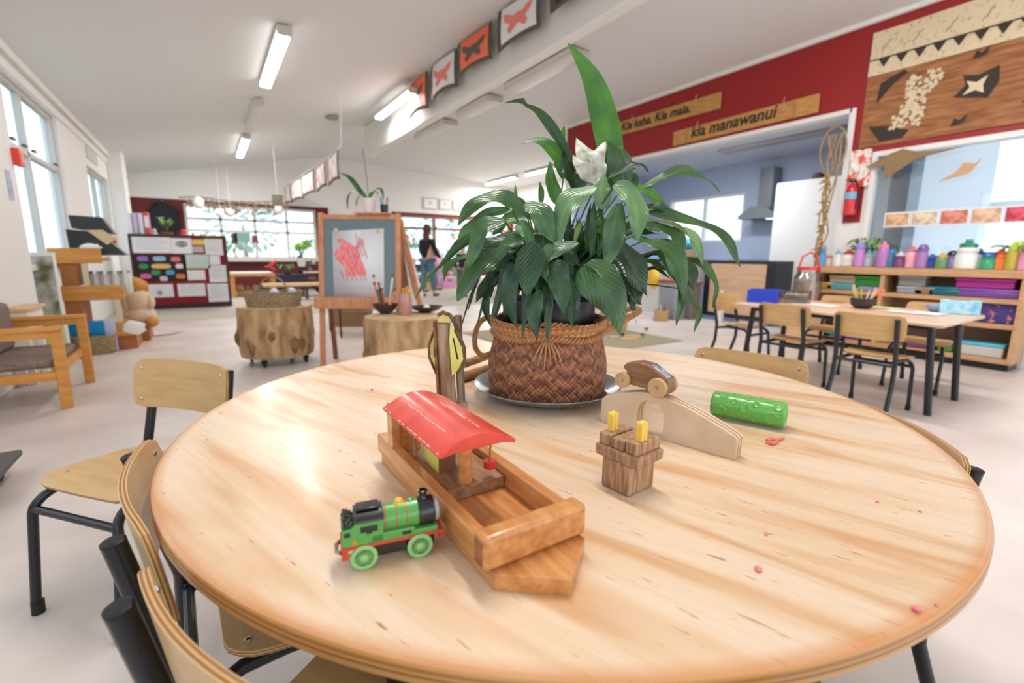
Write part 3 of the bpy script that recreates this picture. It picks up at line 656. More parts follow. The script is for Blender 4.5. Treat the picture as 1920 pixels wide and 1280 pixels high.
LV = [
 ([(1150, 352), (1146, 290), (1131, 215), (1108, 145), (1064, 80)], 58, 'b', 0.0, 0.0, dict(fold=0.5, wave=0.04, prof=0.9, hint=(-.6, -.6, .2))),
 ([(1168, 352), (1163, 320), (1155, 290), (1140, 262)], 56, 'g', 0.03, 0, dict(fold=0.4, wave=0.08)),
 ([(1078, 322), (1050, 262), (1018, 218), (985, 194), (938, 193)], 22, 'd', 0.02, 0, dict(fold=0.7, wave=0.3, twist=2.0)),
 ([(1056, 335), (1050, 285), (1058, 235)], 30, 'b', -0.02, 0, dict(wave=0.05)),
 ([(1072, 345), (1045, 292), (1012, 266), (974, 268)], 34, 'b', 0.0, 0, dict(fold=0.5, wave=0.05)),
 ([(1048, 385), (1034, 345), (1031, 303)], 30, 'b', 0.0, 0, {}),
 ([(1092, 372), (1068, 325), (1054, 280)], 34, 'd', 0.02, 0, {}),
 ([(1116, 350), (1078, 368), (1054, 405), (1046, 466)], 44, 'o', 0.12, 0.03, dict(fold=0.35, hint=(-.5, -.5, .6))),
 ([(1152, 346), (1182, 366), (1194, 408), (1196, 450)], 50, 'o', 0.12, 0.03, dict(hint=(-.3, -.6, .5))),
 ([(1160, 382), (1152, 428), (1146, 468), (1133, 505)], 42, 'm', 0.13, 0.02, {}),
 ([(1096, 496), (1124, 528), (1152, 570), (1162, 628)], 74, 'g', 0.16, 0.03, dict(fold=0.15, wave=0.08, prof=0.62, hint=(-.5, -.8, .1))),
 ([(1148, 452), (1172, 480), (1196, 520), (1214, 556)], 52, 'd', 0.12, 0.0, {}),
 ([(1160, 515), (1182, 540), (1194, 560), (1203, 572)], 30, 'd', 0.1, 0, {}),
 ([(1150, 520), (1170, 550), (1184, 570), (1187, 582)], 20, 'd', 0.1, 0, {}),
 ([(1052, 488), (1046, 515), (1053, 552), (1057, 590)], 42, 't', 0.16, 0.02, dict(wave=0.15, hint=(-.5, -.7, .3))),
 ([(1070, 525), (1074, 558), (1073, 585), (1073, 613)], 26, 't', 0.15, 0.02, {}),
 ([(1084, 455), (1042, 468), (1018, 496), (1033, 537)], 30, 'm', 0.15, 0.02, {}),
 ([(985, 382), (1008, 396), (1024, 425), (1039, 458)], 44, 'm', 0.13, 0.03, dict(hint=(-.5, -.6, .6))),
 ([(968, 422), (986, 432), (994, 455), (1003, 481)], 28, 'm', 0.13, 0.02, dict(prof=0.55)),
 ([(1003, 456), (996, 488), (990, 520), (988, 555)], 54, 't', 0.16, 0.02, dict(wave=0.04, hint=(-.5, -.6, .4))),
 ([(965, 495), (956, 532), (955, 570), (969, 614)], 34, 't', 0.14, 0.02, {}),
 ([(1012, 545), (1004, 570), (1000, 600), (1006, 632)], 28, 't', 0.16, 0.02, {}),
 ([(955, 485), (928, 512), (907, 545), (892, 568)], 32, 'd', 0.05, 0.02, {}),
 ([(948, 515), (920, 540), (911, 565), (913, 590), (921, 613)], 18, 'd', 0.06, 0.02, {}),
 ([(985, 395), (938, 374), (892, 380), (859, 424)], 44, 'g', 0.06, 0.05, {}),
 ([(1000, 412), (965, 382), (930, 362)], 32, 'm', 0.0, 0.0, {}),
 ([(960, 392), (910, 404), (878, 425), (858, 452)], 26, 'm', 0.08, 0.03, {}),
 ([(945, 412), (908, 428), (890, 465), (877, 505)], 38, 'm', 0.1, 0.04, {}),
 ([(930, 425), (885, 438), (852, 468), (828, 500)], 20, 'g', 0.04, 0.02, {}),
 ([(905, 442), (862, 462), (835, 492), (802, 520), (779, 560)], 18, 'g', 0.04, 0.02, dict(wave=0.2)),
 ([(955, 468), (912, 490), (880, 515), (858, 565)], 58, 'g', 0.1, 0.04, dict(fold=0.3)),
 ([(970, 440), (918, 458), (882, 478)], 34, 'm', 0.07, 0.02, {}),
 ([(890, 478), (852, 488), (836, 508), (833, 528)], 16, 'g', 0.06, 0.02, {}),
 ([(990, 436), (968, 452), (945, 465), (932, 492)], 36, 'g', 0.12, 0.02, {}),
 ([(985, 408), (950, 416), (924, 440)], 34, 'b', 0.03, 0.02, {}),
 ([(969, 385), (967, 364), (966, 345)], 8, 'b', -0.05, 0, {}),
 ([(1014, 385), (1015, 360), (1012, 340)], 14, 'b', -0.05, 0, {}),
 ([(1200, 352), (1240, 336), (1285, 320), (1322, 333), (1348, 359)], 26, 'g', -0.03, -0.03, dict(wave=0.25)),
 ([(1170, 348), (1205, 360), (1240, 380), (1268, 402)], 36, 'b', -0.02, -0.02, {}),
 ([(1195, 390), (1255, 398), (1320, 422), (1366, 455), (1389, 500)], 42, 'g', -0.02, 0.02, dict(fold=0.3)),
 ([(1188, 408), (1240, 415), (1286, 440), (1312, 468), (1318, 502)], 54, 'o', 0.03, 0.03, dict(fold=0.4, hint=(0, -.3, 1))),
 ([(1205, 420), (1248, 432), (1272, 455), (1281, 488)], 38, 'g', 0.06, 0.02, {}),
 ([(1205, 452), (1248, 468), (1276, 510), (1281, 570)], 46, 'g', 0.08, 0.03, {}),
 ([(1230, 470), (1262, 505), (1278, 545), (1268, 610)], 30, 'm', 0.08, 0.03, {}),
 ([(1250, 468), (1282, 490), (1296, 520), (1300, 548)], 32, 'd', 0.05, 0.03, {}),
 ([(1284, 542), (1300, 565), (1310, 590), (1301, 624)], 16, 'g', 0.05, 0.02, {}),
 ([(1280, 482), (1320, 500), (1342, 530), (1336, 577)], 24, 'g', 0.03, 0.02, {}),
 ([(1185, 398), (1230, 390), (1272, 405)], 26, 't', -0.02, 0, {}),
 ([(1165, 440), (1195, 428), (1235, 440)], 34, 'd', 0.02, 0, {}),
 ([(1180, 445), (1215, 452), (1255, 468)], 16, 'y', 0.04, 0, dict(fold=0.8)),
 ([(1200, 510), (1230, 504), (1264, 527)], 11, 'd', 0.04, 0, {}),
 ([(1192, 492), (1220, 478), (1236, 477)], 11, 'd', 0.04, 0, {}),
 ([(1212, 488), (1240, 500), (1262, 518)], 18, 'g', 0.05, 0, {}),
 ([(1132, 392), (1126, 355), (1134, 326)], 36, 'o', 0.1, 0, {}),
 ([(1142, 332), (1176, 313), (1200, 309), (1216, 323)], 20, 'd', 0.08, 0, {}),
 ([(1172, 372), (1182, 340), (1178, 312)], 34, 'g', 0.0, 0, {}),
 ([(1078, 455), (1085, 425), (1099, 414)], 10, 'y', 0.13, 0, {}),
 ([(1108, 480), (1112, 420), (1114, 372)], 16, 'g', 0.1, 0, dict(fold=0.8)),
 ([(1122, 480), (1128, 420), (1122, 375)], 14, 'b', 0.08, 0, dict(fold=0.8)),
 ([(1100, 470), (1102, 420), (1108, 380)], 12, 'g', 0.09, 0, dict(fold=0.8)),
 ([(1034, 440), (1030, 415), (1046, 398)], 34, 'o', 0.05, 0, {}),
 ([(1085, 352), (1092, 336), (1100, 325)], 30, 'g', 0.03, 0, {}),
 ([(1006, 392), (1022, 392), (1040, 404)], 26, 'b', 0.05, 0, {}),
 ([(1120, 512), (1112, 545), (1120, 580)], 30, 'd', 0.06, 0.02, {}),
 ([(1000, 470), (975, 490), (962, 512)], 34, 'd', 0.07, 0, {}),
]
for i, (pts, w_, tn_, d_, dd_, kw_) in enumerate(LV): lf(pts, w_, tn_, d_, dd_, seed=i, **kw_)
rq = random.Random(21)
for i in range(34):   # upright blades and stalks in the middle
    x0_ = rq.uniform(1060, 1165); t0 = rq.uniform(385, 430); sl_ = rq.uniform(-18, 18)
    lf([(1095+(x0_-1095)*.5, 520), (1100+(x0_-1100)*.8, 470), (x0_+sl_*.5, (t0+470)/2), (x0_+sl_, t0)], rq.uniform(10, 26), rq.choice(['d', 'd', 't', 'g', 't']), rq.uniform(-.08, .05), 0, stem=False, fold=0.7, seed=400+i)
rr_ = random.Random(5)
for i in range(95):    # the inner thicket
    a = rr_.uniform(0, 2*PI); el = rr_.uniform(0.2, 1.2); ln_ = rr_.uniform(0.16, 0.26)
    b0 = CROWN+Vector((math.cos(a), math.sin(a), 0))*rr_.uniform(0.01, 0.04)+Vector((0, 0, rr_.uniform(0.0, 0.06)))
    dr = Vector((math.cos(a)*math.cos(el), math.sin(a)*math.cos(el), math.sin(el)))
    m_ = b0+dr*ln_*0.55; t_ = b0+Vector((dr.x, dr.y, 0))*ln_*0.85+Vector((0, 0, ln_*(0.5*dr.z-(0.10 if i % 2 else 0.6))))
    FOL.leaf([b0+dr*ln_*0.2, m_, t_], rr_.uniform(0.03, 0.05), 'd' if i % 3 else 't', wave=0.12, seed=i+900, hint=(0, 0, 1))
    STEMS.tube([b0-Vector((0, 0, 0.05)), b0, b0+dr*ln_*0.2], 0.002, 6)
obj('stems', STEMS, mat('leaf_stalk', (62, 92, 48), 0.4), pp, world=True)
FOL.build('foliage', LM, pp)
SP = Leaves()
SP.leaf([gw(1128, 355, WP-.06), gw(1112, 320, WP-.075), gw(1100, 294, WP-.07), gw(1080, 258, WP-.05)], 50*K_, 'm', hint=(-.6, -.8, .1), fold=0.2, wave=0.20, n=26, prof=0.95, seed=3)
SP.leaf([gw(1128, 350, WP-.062), gw(1122, 318, WP-.07), gw(1122, 292, WP-.065), gw(1134, 266, WP-.05)], 34*K_, 'm', hint=(-.5, -.8, .2), fold=0.3, wave=0.26, n=22, prof=1.1, seed=5)
SP.leaf([gw(1122, 345, WP-.065), gw(1104, 326, WP-.08), gw(1088, 312, WP-.085), gw(1074, 290, WP-.08)], 30*K_, 'm', hint=(-.6, -.7, .3), fold=0.3, wave=0.25, n=20, prof=1.0, seed=8)
sp_m = mat('dried_spathe', (206, 204, 190), 0.5, c2=(150, 146, 130), scale=40, bump=0.4)
fl_ = SP.build('flower', sp_m, pp); fl_['label'] = 'faded greyish white bloom'

# ---- tray boat with red roofed cabin
HON = mat('honey_varnished_pine', (214, 152, 90), 0.35, c2=(190, 118, 60), scale=10, stretch=(9, 1, 9), coat=0.3)
HON2 = mat('honey_end_grain', (172, 106, 66), 0.5, c2=(120, 66, 44), scale=60, stretch=(1, 0.2, 1))
WAL = mat('walnut_board', (170, 128, 92), 0.5, c2=(136, 96, 66), scale=22, stretch=(6, 1, 6))
bt = thing('toy_boat', 'wooden toy boat with red curved cabin roof and open tray deck', 'toy', (0.278, 0.55, ZT))
def W_(mb, name, m, p=bt, **k): return obj(name, mb, m, p, world=True, **k)
Z = ZT
hull = MB().prism([(0.216, 0.735), (0.220, 0.372), (0.281, 0.325), (0.341, 0.372), (0.341, 0.735)], (0, 0, Z), (1, 0, 0), (0, 1, 0), (0, 0, 0.019)); W_(hull, 'hull', HON, bevel=0.0012)
for x0 in (0.2135, 0.3265):
    W_(MB().bb((x0, 0.402, Z+0.0185), (x0+0.0165, 0.745, Z+0.049)), 'side_rail', HON, bevel=0.0025)
W_(MB().bb((0.210, 0.376, Z+0.0195), (0.347, 0.402, Z+0.058)), 'bow_block', HON, bevel=0.006, seg=3)
W_(MB().bb((0.2096, 0.381, Z+0.025), (0.2101, 0.397, Z+0.051)), 'end_grain', HON2)
W_(MB().bb((0.232, 0.525, Z+0.0195), (0.325, 0.735, Z+0.037)), 'cabin_floor', WAL, bevel=0.001)
roof = MB(); pr_ = []; nx = 12; x0, x1 = 0.201, 0.303; zr = 0.7275
for i in range(nx+1):
    u = i/nx; pr_.append((x0+(x1-x0)*u, zr+0.018*math.sin(PI*u)))
poly = pr_+[(x1, zr-0.005), (0.285, zr-0.001), (0.22, zr-0.001), (x0, zr-0.004)]
roof.prism(poly, (0, 0.462, 0), (1, 0, 0), (0, 0, 1), (0, 0.205, 0))
W_(roof, 'roof', mat('worn_red_paint', (226, 74, 58), 0.35, c2=(206, 56, 44), scale=30, coat=0.2), bevel=0.0012)
sc_ = MB()
rs = random.Random(2)
for (ax_, ay, bx_, by) in ((0.2012, 0.463, 0.2012, 0.666), (0.225, 0.50, 0.226, 0.655), (0.262, 0.47, 0.262, 0.60)):
    k = 14
    for i in range(k):
        if rs.random() < .25: continue
        y_ = ay+(by-ay)*(i+rs.random()*.5)/k; xx = ax_+rs.uniform(-.0008, .0008) if ax_ > .21 else ax_+0.0008; u = (xx-x0)/(x1-x0)
        sc_.box((xx, y_, zr+0.018*math.sin(PI*u)+0.0001), (0.0012, rs.uniform(.004, .012), 0.0006))
W_(sc_, 'paint_wear', mat('bare_wood_chip', (240, 190, 170), 0.6))
W_(MB().bb((0.214, 0.668, Z+0.037), (0.226, 0.690, zr)).bb((0.226, 0.676, Z+0.037), (0.262, 0.690, zr)), 'rear_wall', HON, bevel=0.001)
W_(MB().cyl((0.2715, 0.538, Z+0.035), (0.2715, 0.538, zr+.008), 0.0092, 20), 'front_post', HON)
W_(MB().cyl((0.236, 0.632, Z+0.035), (0.236, 0.632, zr), 0.0026, 10), 'thin_post', WAL)
W_(MB().cyl((0.292, 0.575, Z+0.035), (0.292, 0.575, zr), 0.0026, 10), 'thin_post', WAL)
W_(MB().bb((0.250, 0.578, Z+0.037), (0.276, 0.628, Z+0.083)), 'cabin_block', mat('block_dark_end', (134, 90, 60), 0.6))
W_(MB().bb((0.2488, 0.5785, Z+0.0375), (0.2500, 0.6275, Z+0.0825)), 'yellow_panel', mat('yellow_panel', (228, 214, 110), 0.5))
W_(MB().cyl((0.305, 0.530, Z+0.062), (0.302, 0.520, zr+.001), 0.0014, 8), 'hanging_rod', WAL)
W_(MB().cyl((0.305, 0.530, Z+0.052), (0.305, 0.530, Z+0.062), 0.0085, 20), 'red_disc', mat('red_disc', (200, 52, 44), 0.4))

# ---- green toy engine
G1 = mat('engine_green', (84, 160, 74), 0.28, coat=0.3); BK = mat('engine_black', (22, 22, 26), 0.25, coat=0.4); R1 = mat('engine_red', (206, 66, 46), 0.4)
YB = mat('engine_brass', (222, 186, 70), 0.35); LG = mat('wheel_pale_green', (148, 204, 128), 0.4); DG = mat('wheel_dark_green', (40, 84, 40), 0.5)
en = thing('toy_train', 'small green toy steam engine with pale green wheels and orange number 6', 'toy', (0.152, 0.4885, ZT), math.atan2(-0.025, 0.108)+0.03)
e = lambda mb, name, m, p=en, **k: obj(name, mb, m, p, **k)
ch = e(MB().box((0.004, 0, 0.018), (0.084, 0.026, 0.018)), 'chassis', BK, bevel=0.002)
e(MB().box((0, 0, 0.0275), (0.112, 0.037, 0.004)).box((-0.052, 0, 0.021), (0.007, 0.036, 0.012)).box((0.0535, 0, 0.0235), (0.005, 0.036, 0.010)), 'red_footplate', R1, bevel=0.001)
cab = MB().prism([(-0.0545, 0.0295), (-0.0105, 0.0295), (-0.0105, 0.056), (-0.039, 0.056), (-0.045, 0.050), (-0.0545, 0.050)], (0, -0.018, 0), (1, 0, 0), (0, 0, 1), (0, 0.036, 0)); cb = e(cab, 'cab', G1, bevel=0.0012)
e(MB().box((-0.0005, 0, 0.034), (0.048, 0.036, 0.010)).box((0.036, 0, 0.0325), (0.027, 0.036, 0.006)), 'side_tank', G1, bevel=0.0012)
# window openings, number
for s in (-1, 1):
    e(MB().box((-0.026, 0.0182*s, 0.0475), (0.018, 0.0008, 0.0068)).box((-0.026, 0.0182*s, 0.0435), (0.006, 0.0008, 0.003)), 'cab_window', BK, cb)
    e(MB().box((-0.0488, 0.0182*s, 0.0445), (0.006, 0.0008, 0.0048)), 'small_window', BK, cb); e(MB().box((0.014, 0.0182*s, 0.0345), (0.010, 0.0008, 0.0034)), 'tank_opening', BK, cb)
mt = en.matrix_basis.to_3x3()
text(en, '6', 0.0115, mat('engine_orange', (232, 150, 40), 0.5), en.matrix_basis @ Vector((-0.0445, -0.0184, 0.0308)), mt @ Vector((1, 0, 0)), (0, 0, 1), 0.0002, 'number')
rf = [(-0.020*1.0*math.cos(PI*i/12), 0.0555+0.009*math.sin(PI*i/12)) for i in range(13)]
e(MB().prism([(p[0]*.98, p[1]) for p in rf], (-0.041, 0, 0), (0, 1, 0), (0, 0, 1), (0.031, 0, 0)), 'cab_roof', BK, bevel=0.0008)
e(MB().box((-0.026, 0.0, 0.066), (0.024, 0.018, 0.002)), 'roof_hatch', BK, bevel=0.001)
cl = MB(); rs = random.Random(1)
for k in range(60): cl.sphere((-0.048+rs.uniform(-.0045, .0045), rs.uniform(-.015, .015), 0.052+rs.uniform(0, .005)), 0.0022, 6, 4)
e(cl, 'coal_load', mat('coal', (52, 52, 54), 0.35), smooth=0)
bo = e(MB().lathe([(0.0155, 0), (0.0155, 0.040)], (-0.0105, 0, 0.0475), 28, axis=(1, 0, 0)), 'boiler', G1)
for x in (-0.0085, 0.0035, 0.0150): e(MB().lathe([(0.0154, 0), (0.0159, 0.0002), (0.0159, 0.0011), (0.0154, 0.0013)], (x, 0, 0.0475), 28, axis=(1, 0, 0)), 'boiler_band', R1, bo)
e(MB().lathe([(0.0165, 0), (0.0168, 0.001), (0.0168, 0.017), (0.0155, 0.0185), (0, 0.0186)], (0.029, 0, 0.0475), 28, axis=(1, 0, 0)), 'smokebox', BK)
e(MB().lathe([(0.0135, 0), (0.0135, 0.003), (0.011, 0.0052), (0.0, 0.006)], (0.0475, 0, 0.0475), 28, axis=(1, 0, 0)), 'front_plate', mat('plate_grey', (176, 180, 184), 0.4))
e(MB().lathe([(0.0055, 0), (0.0045, 0.003), (0.0042, 0.007), (0.0056, 0.008), (0.0056, 0.0098), (0.004, 0.0102), (0.0035, 0.008), (0, 0.008)], (0.036, 0, 0.0632), 20), 'funnel', BK)
e(MB().lathe([(0.006, 0), (0.0055, 0.0018), (0.0045, 0.003), (0.0045, 0.0045), (0.003, 0.0062), (0, 0.0064)], (0.0085, 0, 0.0615), 20), 'brass_dome', YB)
e(MB().lathe([(0.0032, 0), (0.003, 0.0024), (0, 0.004)], (0.021, 0, 0.062), 14), 'whistle_cap', G1)
for x in (-0.0325, 0.0285):
    for s in (-1, 1):
        wl = e(MB().lathe([(0.0105, -0.003), (0.0135, -0.003), (0.0145, -0.0025), (0.0145, 0.0), (0.0135, 0.0012), (0.0115, 0.0014), (0.0100, 0.0004), (0.0, 0.0004)], (x, 0.0185*s, 0.0145), 36, axis=(0, s, 0)), 'wheel', LG)
        e(MB().lathe([(0.0098, 0.0004), (0.0098, 0.0007), (0, 0.0007)], (x, 0.0185*s, 0.0145), 30, axis=(0, s, 0)), 'wheel_web', DG, wl)
        spk = MB().lathe([(0.0042, 0), (0.0040, 0.0014), (0.0022, 0.002), (0, 0.0022)], (x, 0.0185*s, 0.0145), 18, axis=(0, s, 0))
        for k in range(20):
            a = 2*PI*k/20; spk.box((x+0.0068*math.cos(a), 0.0185*s+0.0009*s, 0.0145+0.0068*math.sin(a)), (0.0062, 0.0007, 0.0008), mtx=Matrix.Rotation(-a, 3, 'Y'))
        e(spk, 'spokes', LG, wl)
e(MB().tube([(-0.056, -0.012, 0.022), (-0.0605, -0.007, 0.021), (-0.0605, 0.007, 0.021), (-0.056, 0.012, 0.022)], 0.0024, 8), 'rear_buffer', STEEL)

# ---- walnut block with yellow pegs
bl = thing('toy_block', 'dark wooden toy block with two yellow plastic pegs on top', 'toy', (0.505, 0.463, ZT), math.radians(6))
b1 = mat('oak_block', (186, 146, 110), 0.55, c2=(138, 98, 68), scale=26, stretch=(7, 7, 0.8), rot=(0.5, 0.9, 0))
obj('body', MB().box((0, 0, 0.0235), (0.060, 0.052, 0.047)), b1, bl, bevel=0.004, seg=3)
obj('ledge', MB().box((0, 0, 0.056), (0.064, 0.078, 0.018)), b1, bl, bevel=0.004, seg=3)
hd = obj('head', MB().box((0, 0.0245, 0.0735), (0.056, 0.020, 0.017)).box((0, 0, 0.0725), (0.056, 0.024, 0.015)).box((0, -0.0245, 0.0735), (0.056, 0.020, 0.017)), b1, bl, bevel=0.0018)
PEG = mat('yellow_peg', (242, 200, 84), 0.4, coat=0.2)
for y_ in (-0.024, 0.028):
    pg = MB()
    for q in (-1, 1): pg.prism([(-0.0032, 0), (0.0032, 0), (0.0032, 0.026)]+[(0.0032*math.cos(PI*i/6), 0.026+0.0032*math.sin(PI*i/6)) for i in range(7)]+[(-0.0032, 0.026)], (q*0.0036+(-0.006), y_-0.006, 0.081), (1, 0, 0), (0, 0, 1), (0, 0.010, 0))
    obj('yellow_peg', pg, PEG, bl, bevel=0.0006)

# ---- plywood bridge
d_ = Vector((0.727-0.665, 0.429-0.692, 0)); Ln = d_.length; d_.normalize()
br = thing('toy_bridge', 'pale plywood arched toy bridge with a grooved track on top', 'toy', (0.665, 0.692, ZT), math.atan2(d_.y, d_.x))
arch = [(0.138, 0.0)]+[(0.138-0.0*i, 0.012*i) for i in (1, 2, 3)]
ac = [(0.110+0.028*math.cos(a), 0.040+0.030*math.sin(a)) for a in [PI*i/14 for i in range(15)]]
top = [(Ln, 0.0), (Ln+0.001, 0.036), (Ln-0.005, 0.042)]+[(Ln-0.005-(Ln-0.02)*i/12, 0.042+(0.084-0.042)*math.sin(PI/2*min(1, i/8.0))-(0.0 if i < 8 else 0.0035*(i-8)**1.35)) for i in range(1, 13)]+[(0.006, 0.055), (0.0, 0.047), (0.0, 0.0)]
out = [(0.0, 0.0), (0.082, 0.0)]+ac[::-1]+[(0.138, 0.0)]+top[:-1]
BP = mat('birch_ply_face', (220, 192, 164), 0.5, c2=(206, 174, 142), scale=18, detail=6); BE = mat('birch_ply_core', (184, 142, 98), 0.5)
# layers: two outer cheeks, recessed tracks between
for off, th_, m_, dz in ((0.0, 0.0075, BP, 0), (0.0075, 0.0045, BE, -0.003), (0.012, 0.0065, BP, 0.0), (0.0185, 0.0045, BE, -0.003), (0.023, 0.0065, BP, 0)):
    poly = [(p[0], max(0, p[1]+(dz if p[1] > 0.036 and not (0.08 < p[0] < 0.14 and p[1] < 0.072) else 0))) for p in out]
    obj('cheek' if dz == 0 else 'track_groove', MB().prism(poly, (0, off, 0), (1, 0, 0), (0, 0, 1), (0, th_, 0)), m_, br, bevel=0.001 if dz == 0 else 0)
# ---- wooden car on the bridge
CA = mat('walnut_car', (150, 104, 66), 0.4, c2=(122, 80, 48), scale=16, stretch=(1, 8, 8), coat=0.3)
CW = mat('car_wheel', (206, 166, 118), 0.45, c2=(186, 140, 92), scale=10)
wl_c = [gw(1179, 722, 0), gw(1251, 720, 0)]
fx = d_; nrm = Vector((-d_.y, d_.x, 0))
cc0 = Vector((0.665, 0.692, ZT))+d_*0.080+nrm*0.015+Vector((0, 0, 0.0835))
car = thing('toy_car', 'small walnut wooden toy car standing on top of the plywood bridge', 'toy', tuple(cc0), rot=(0, math.radians(3.0), math.atan2(d_.y, d_.x)))
poly = [(-0.022, 0.007), (0.050, 0.007), (0.053, 0.011), (0.053, 0.027), (0.051, 0.031), (0.018, 0.047), (-0.004, 0.0485), (-0.024, 0.043), (-0.030, 0.036), (-0.026, 0.030), (-0.016, 0.029), (-0.020, 0.025), (-0.033, 0.021), (-0.035, 0.014), (-0.030, 0.008)]
obj('car_body', MB().prism(poly, (0, -0.0135, 0), (1, 0, 0), (0, 0, 1), (0, 0.027, 0)), CA, car, bevel=0.0015)
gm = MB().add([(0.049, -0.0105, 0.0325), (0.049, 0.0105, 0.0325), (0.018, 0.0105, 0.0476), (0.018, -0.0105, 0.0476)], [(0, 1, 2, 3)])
obj('top_glare', gm, mat('painted_glare', (160, 150, 160), 0.12, coat=1.0), car, solid=0.0006)  # glare on the car top, put in as a pale glossy sheet
for x in (-0.026, 0.038):
    for s in (-1, 1):
        r_ = 0.0135 if x < 0 else 0.0160
        w_ = obj('wheel', MB().lathe([(r_*.96, -0.004), (r_, -0.003), (r_, 0.003), (r_*.93, 0.0045), (0, 0.0045)], (x, 0.0175*s, r_), 36, axis=(0, s, 0)), CW, car)
        obj('axle_pin', MB().lathe([(0.0040, 0), (0.0038, 0.0015), (0, 0.0018)], (x, 0.0175*s+0.0045*s, r_), 16, axis=(0, s, 0)), STEEL, w_)
car.scale = (1.16, 1.16, 1.16)
# ---- green roller
a0, a1 = gz(1358, 765, ZT+0.029), gz(1459, 792, ZT+0.029)
GR = mat('green_plastic', (98, 172, 74), 0.3, coat=0.35, sub=0.0)
gr = thing('toy_roller', 'bright green plastic texture roller with raised circles', 'toy', (0.925, 0.528, ZT))
ax = Vector((0.36, -0.933, 0)); ln_ = 0.140; c0 = Vector((0, 0, 0.029))
a1v = ax*(ln_/2); mb = MB().lathe([(0.016, 0.003), (0.0235, 0), (0.026, 0.0025), (0.0265, 0.006), (0.0265, ln_-0.006), (0.026, ln_-0.0025), (0.0235, ln_), (0.016, ln_-.003)], c0-a1v, 48, axis=ax, caps=False)
mb.lathe([(0.016, 0.003), (0.016, ln_-0.003)], c0-a1v, 32, axis=ax, caps=False)
body_ = obj('roller_body', mb, GR, gr, smooth=50)
sd = ax.cross(Vector((0, 0, 1))).normalized(); rs = random.Random(4)
for k, (t_, an, rr) in enumerate(((0.18, 70, .012), (0.50, 75, .009), (0.78, 78, .008), (0.90, 48, .010), (0.33, 38, .006), (0.62, 42, .007), (0.48, 15, .010), (0.15, -15, .012), (0.83, -10, .014), (0.62, -28, .008), (0.33, 100, .009), (0.95, 10, .005), (0.30, -45, .009), (0.7, 110, .010))):
    a = math.radians(an); nn = (sd*math.cos(a)*1+Vector((0, 0, 1))*math.sin(a))
    if nn.dot(CP-Vector(gr.location)) < -1: nn = -nn
    dd_ = MB(); vs = []; fs = []; q = 20; ttv = nn.cross(ax).normalized()
    prof = [(1.0, -0.0005), (0.94, 0.0010), (0.80, 0.0013), (0.72, 0.0006), (0.0, 0.0006)]
    for (pr2, h) in prof:
        for j in range(q):
            u, v = rr*pr2*math.cos(2*PI*j/q), rr*pr2*math.sin(2*PI*j/q); ang = v/0.0265
            rad = 0.0265+h; p = c0+ax*(ln_*(t_-0.5)+u)+(nn*math.cos(ang)+ttv*math.sin(ang))*rad; vs.append(p)
    for i in range(4):
        for j in range(q): a_, b_ = i*q+j, i*q+(j+1) % q; fs.append((a_, b_, b_+q, a_+q))
    obj('raised_circle', dd_.add(vs, fs), GR, body_, smooth=60)
# ---- dough
DO = mat('coral_dough', (228, 122, 110), 0.6)
dl = MB(); P0 = gz(1448, 828, ZT+0.004); 
dl.tube([gz(1438, 826, ZT+.004), gz(1446, 823, ZT+.005), gz(1456, 824, ZT+.005), gz(1470, 820, ZT+.003)], [0.003, 0.0045, 0.003, 0.0016], 8); dl.tube([gz(1436, 829, ZT+.003), gz(1448, 831, ZT+.004), gz(1458, 827, ZT+.004)], [0.002, 0.004, 0.002], 8)
single('dough_scrap', dl, DO, 'coral pink dough scrap lying in front of the green roller', 'dough', smooth=60)
PD = mat('pink_dough', (236, 130, 140), 0.6)
for k, (x, y, s, lb) in enumerate(((1717, 1140, .0042, 'largest pink dough crumb, near the right lower rim of the table'), (1756, 1133, .0022, 'tiny pink dough crumb closest to the right lower rim'), (1645, 940, .0022, 'tiny pink dough crumb on the table, below and right of the green roller'), (1725, 958, .002, 'tiny pink dough crumb furthest right on the table'), (1436, 1001, .0022, 'tiny pink dough crumb to the right of the block with pegs'), (1421, 1066, .004, 'pink dough crumb on the bare near middle of the table'), (697, 730, .0035, 'flat red dough crumb left of the boat'), (1210, 686, .002, 'tiny dough crumb behind the wooden car'))):
    mb = MB().sphere(gz(x, y, ZT+s*.6), s, 8, 6, (1.2, 1, 0.6), nz=0.5); single('dough_crumb', mb, PD, lb, 'dough')
# ---- driftwood posts and lying logs behind the boat
DW = mat('driftwood', (176, 150, 124), 0.75, c2=(126, 92, 62), scale=14, stretch=(3, 3, 0.6), bump=0.4)
pb = gz(845, 757, ZT); po = thing('driftwood_post', 'upright driftwood post with two yellow gabled birdhouse faces, behind the red roof', 'toy', (pb.x, pb.y, ZT))
fc = Vector((CF.x, CF.y, 0)).normalized(); sx = Vector((CR.x, CR.y, 0)).normalized()
def rough(w, d, h, cx, cy, tilt=0.0, n=14, seed=0):
    mb = MB(); vs = []; fs = []; q = 12
    for i in range(n+1):
        t = i/n
        for k in range(q):
            a = 2*PI*k/q; m_ = max(abs(math.cos(a)), abs(math.sin(a))); u, v = math.cos(a)/m_, math.sin(a)/m_
            s_ = 1+0.10*noise.noise(Vector((seed+u*1.5, v*1.5, t*5)))
            vs.append(sx*(cx+w/2*u*s_+tilt*t)+fc*(cy+d/2*v*s_)+Vector((0, 0, h*t)))
    for i in range(n):
        for k in range(q): a, b = i*q+k, i*q+(k+1) % q; fs.append((a, b, b+q, a+q))
    fs += [tuple(range(q))[::-1], tuple(range(n*q, n*q+q))]; return mb.add(vs, fs)
obj('front_post', rough(0.034, 0.03, 0.188, -0.004, 0, -0.010, seed=1), DW, po, smooth=50)
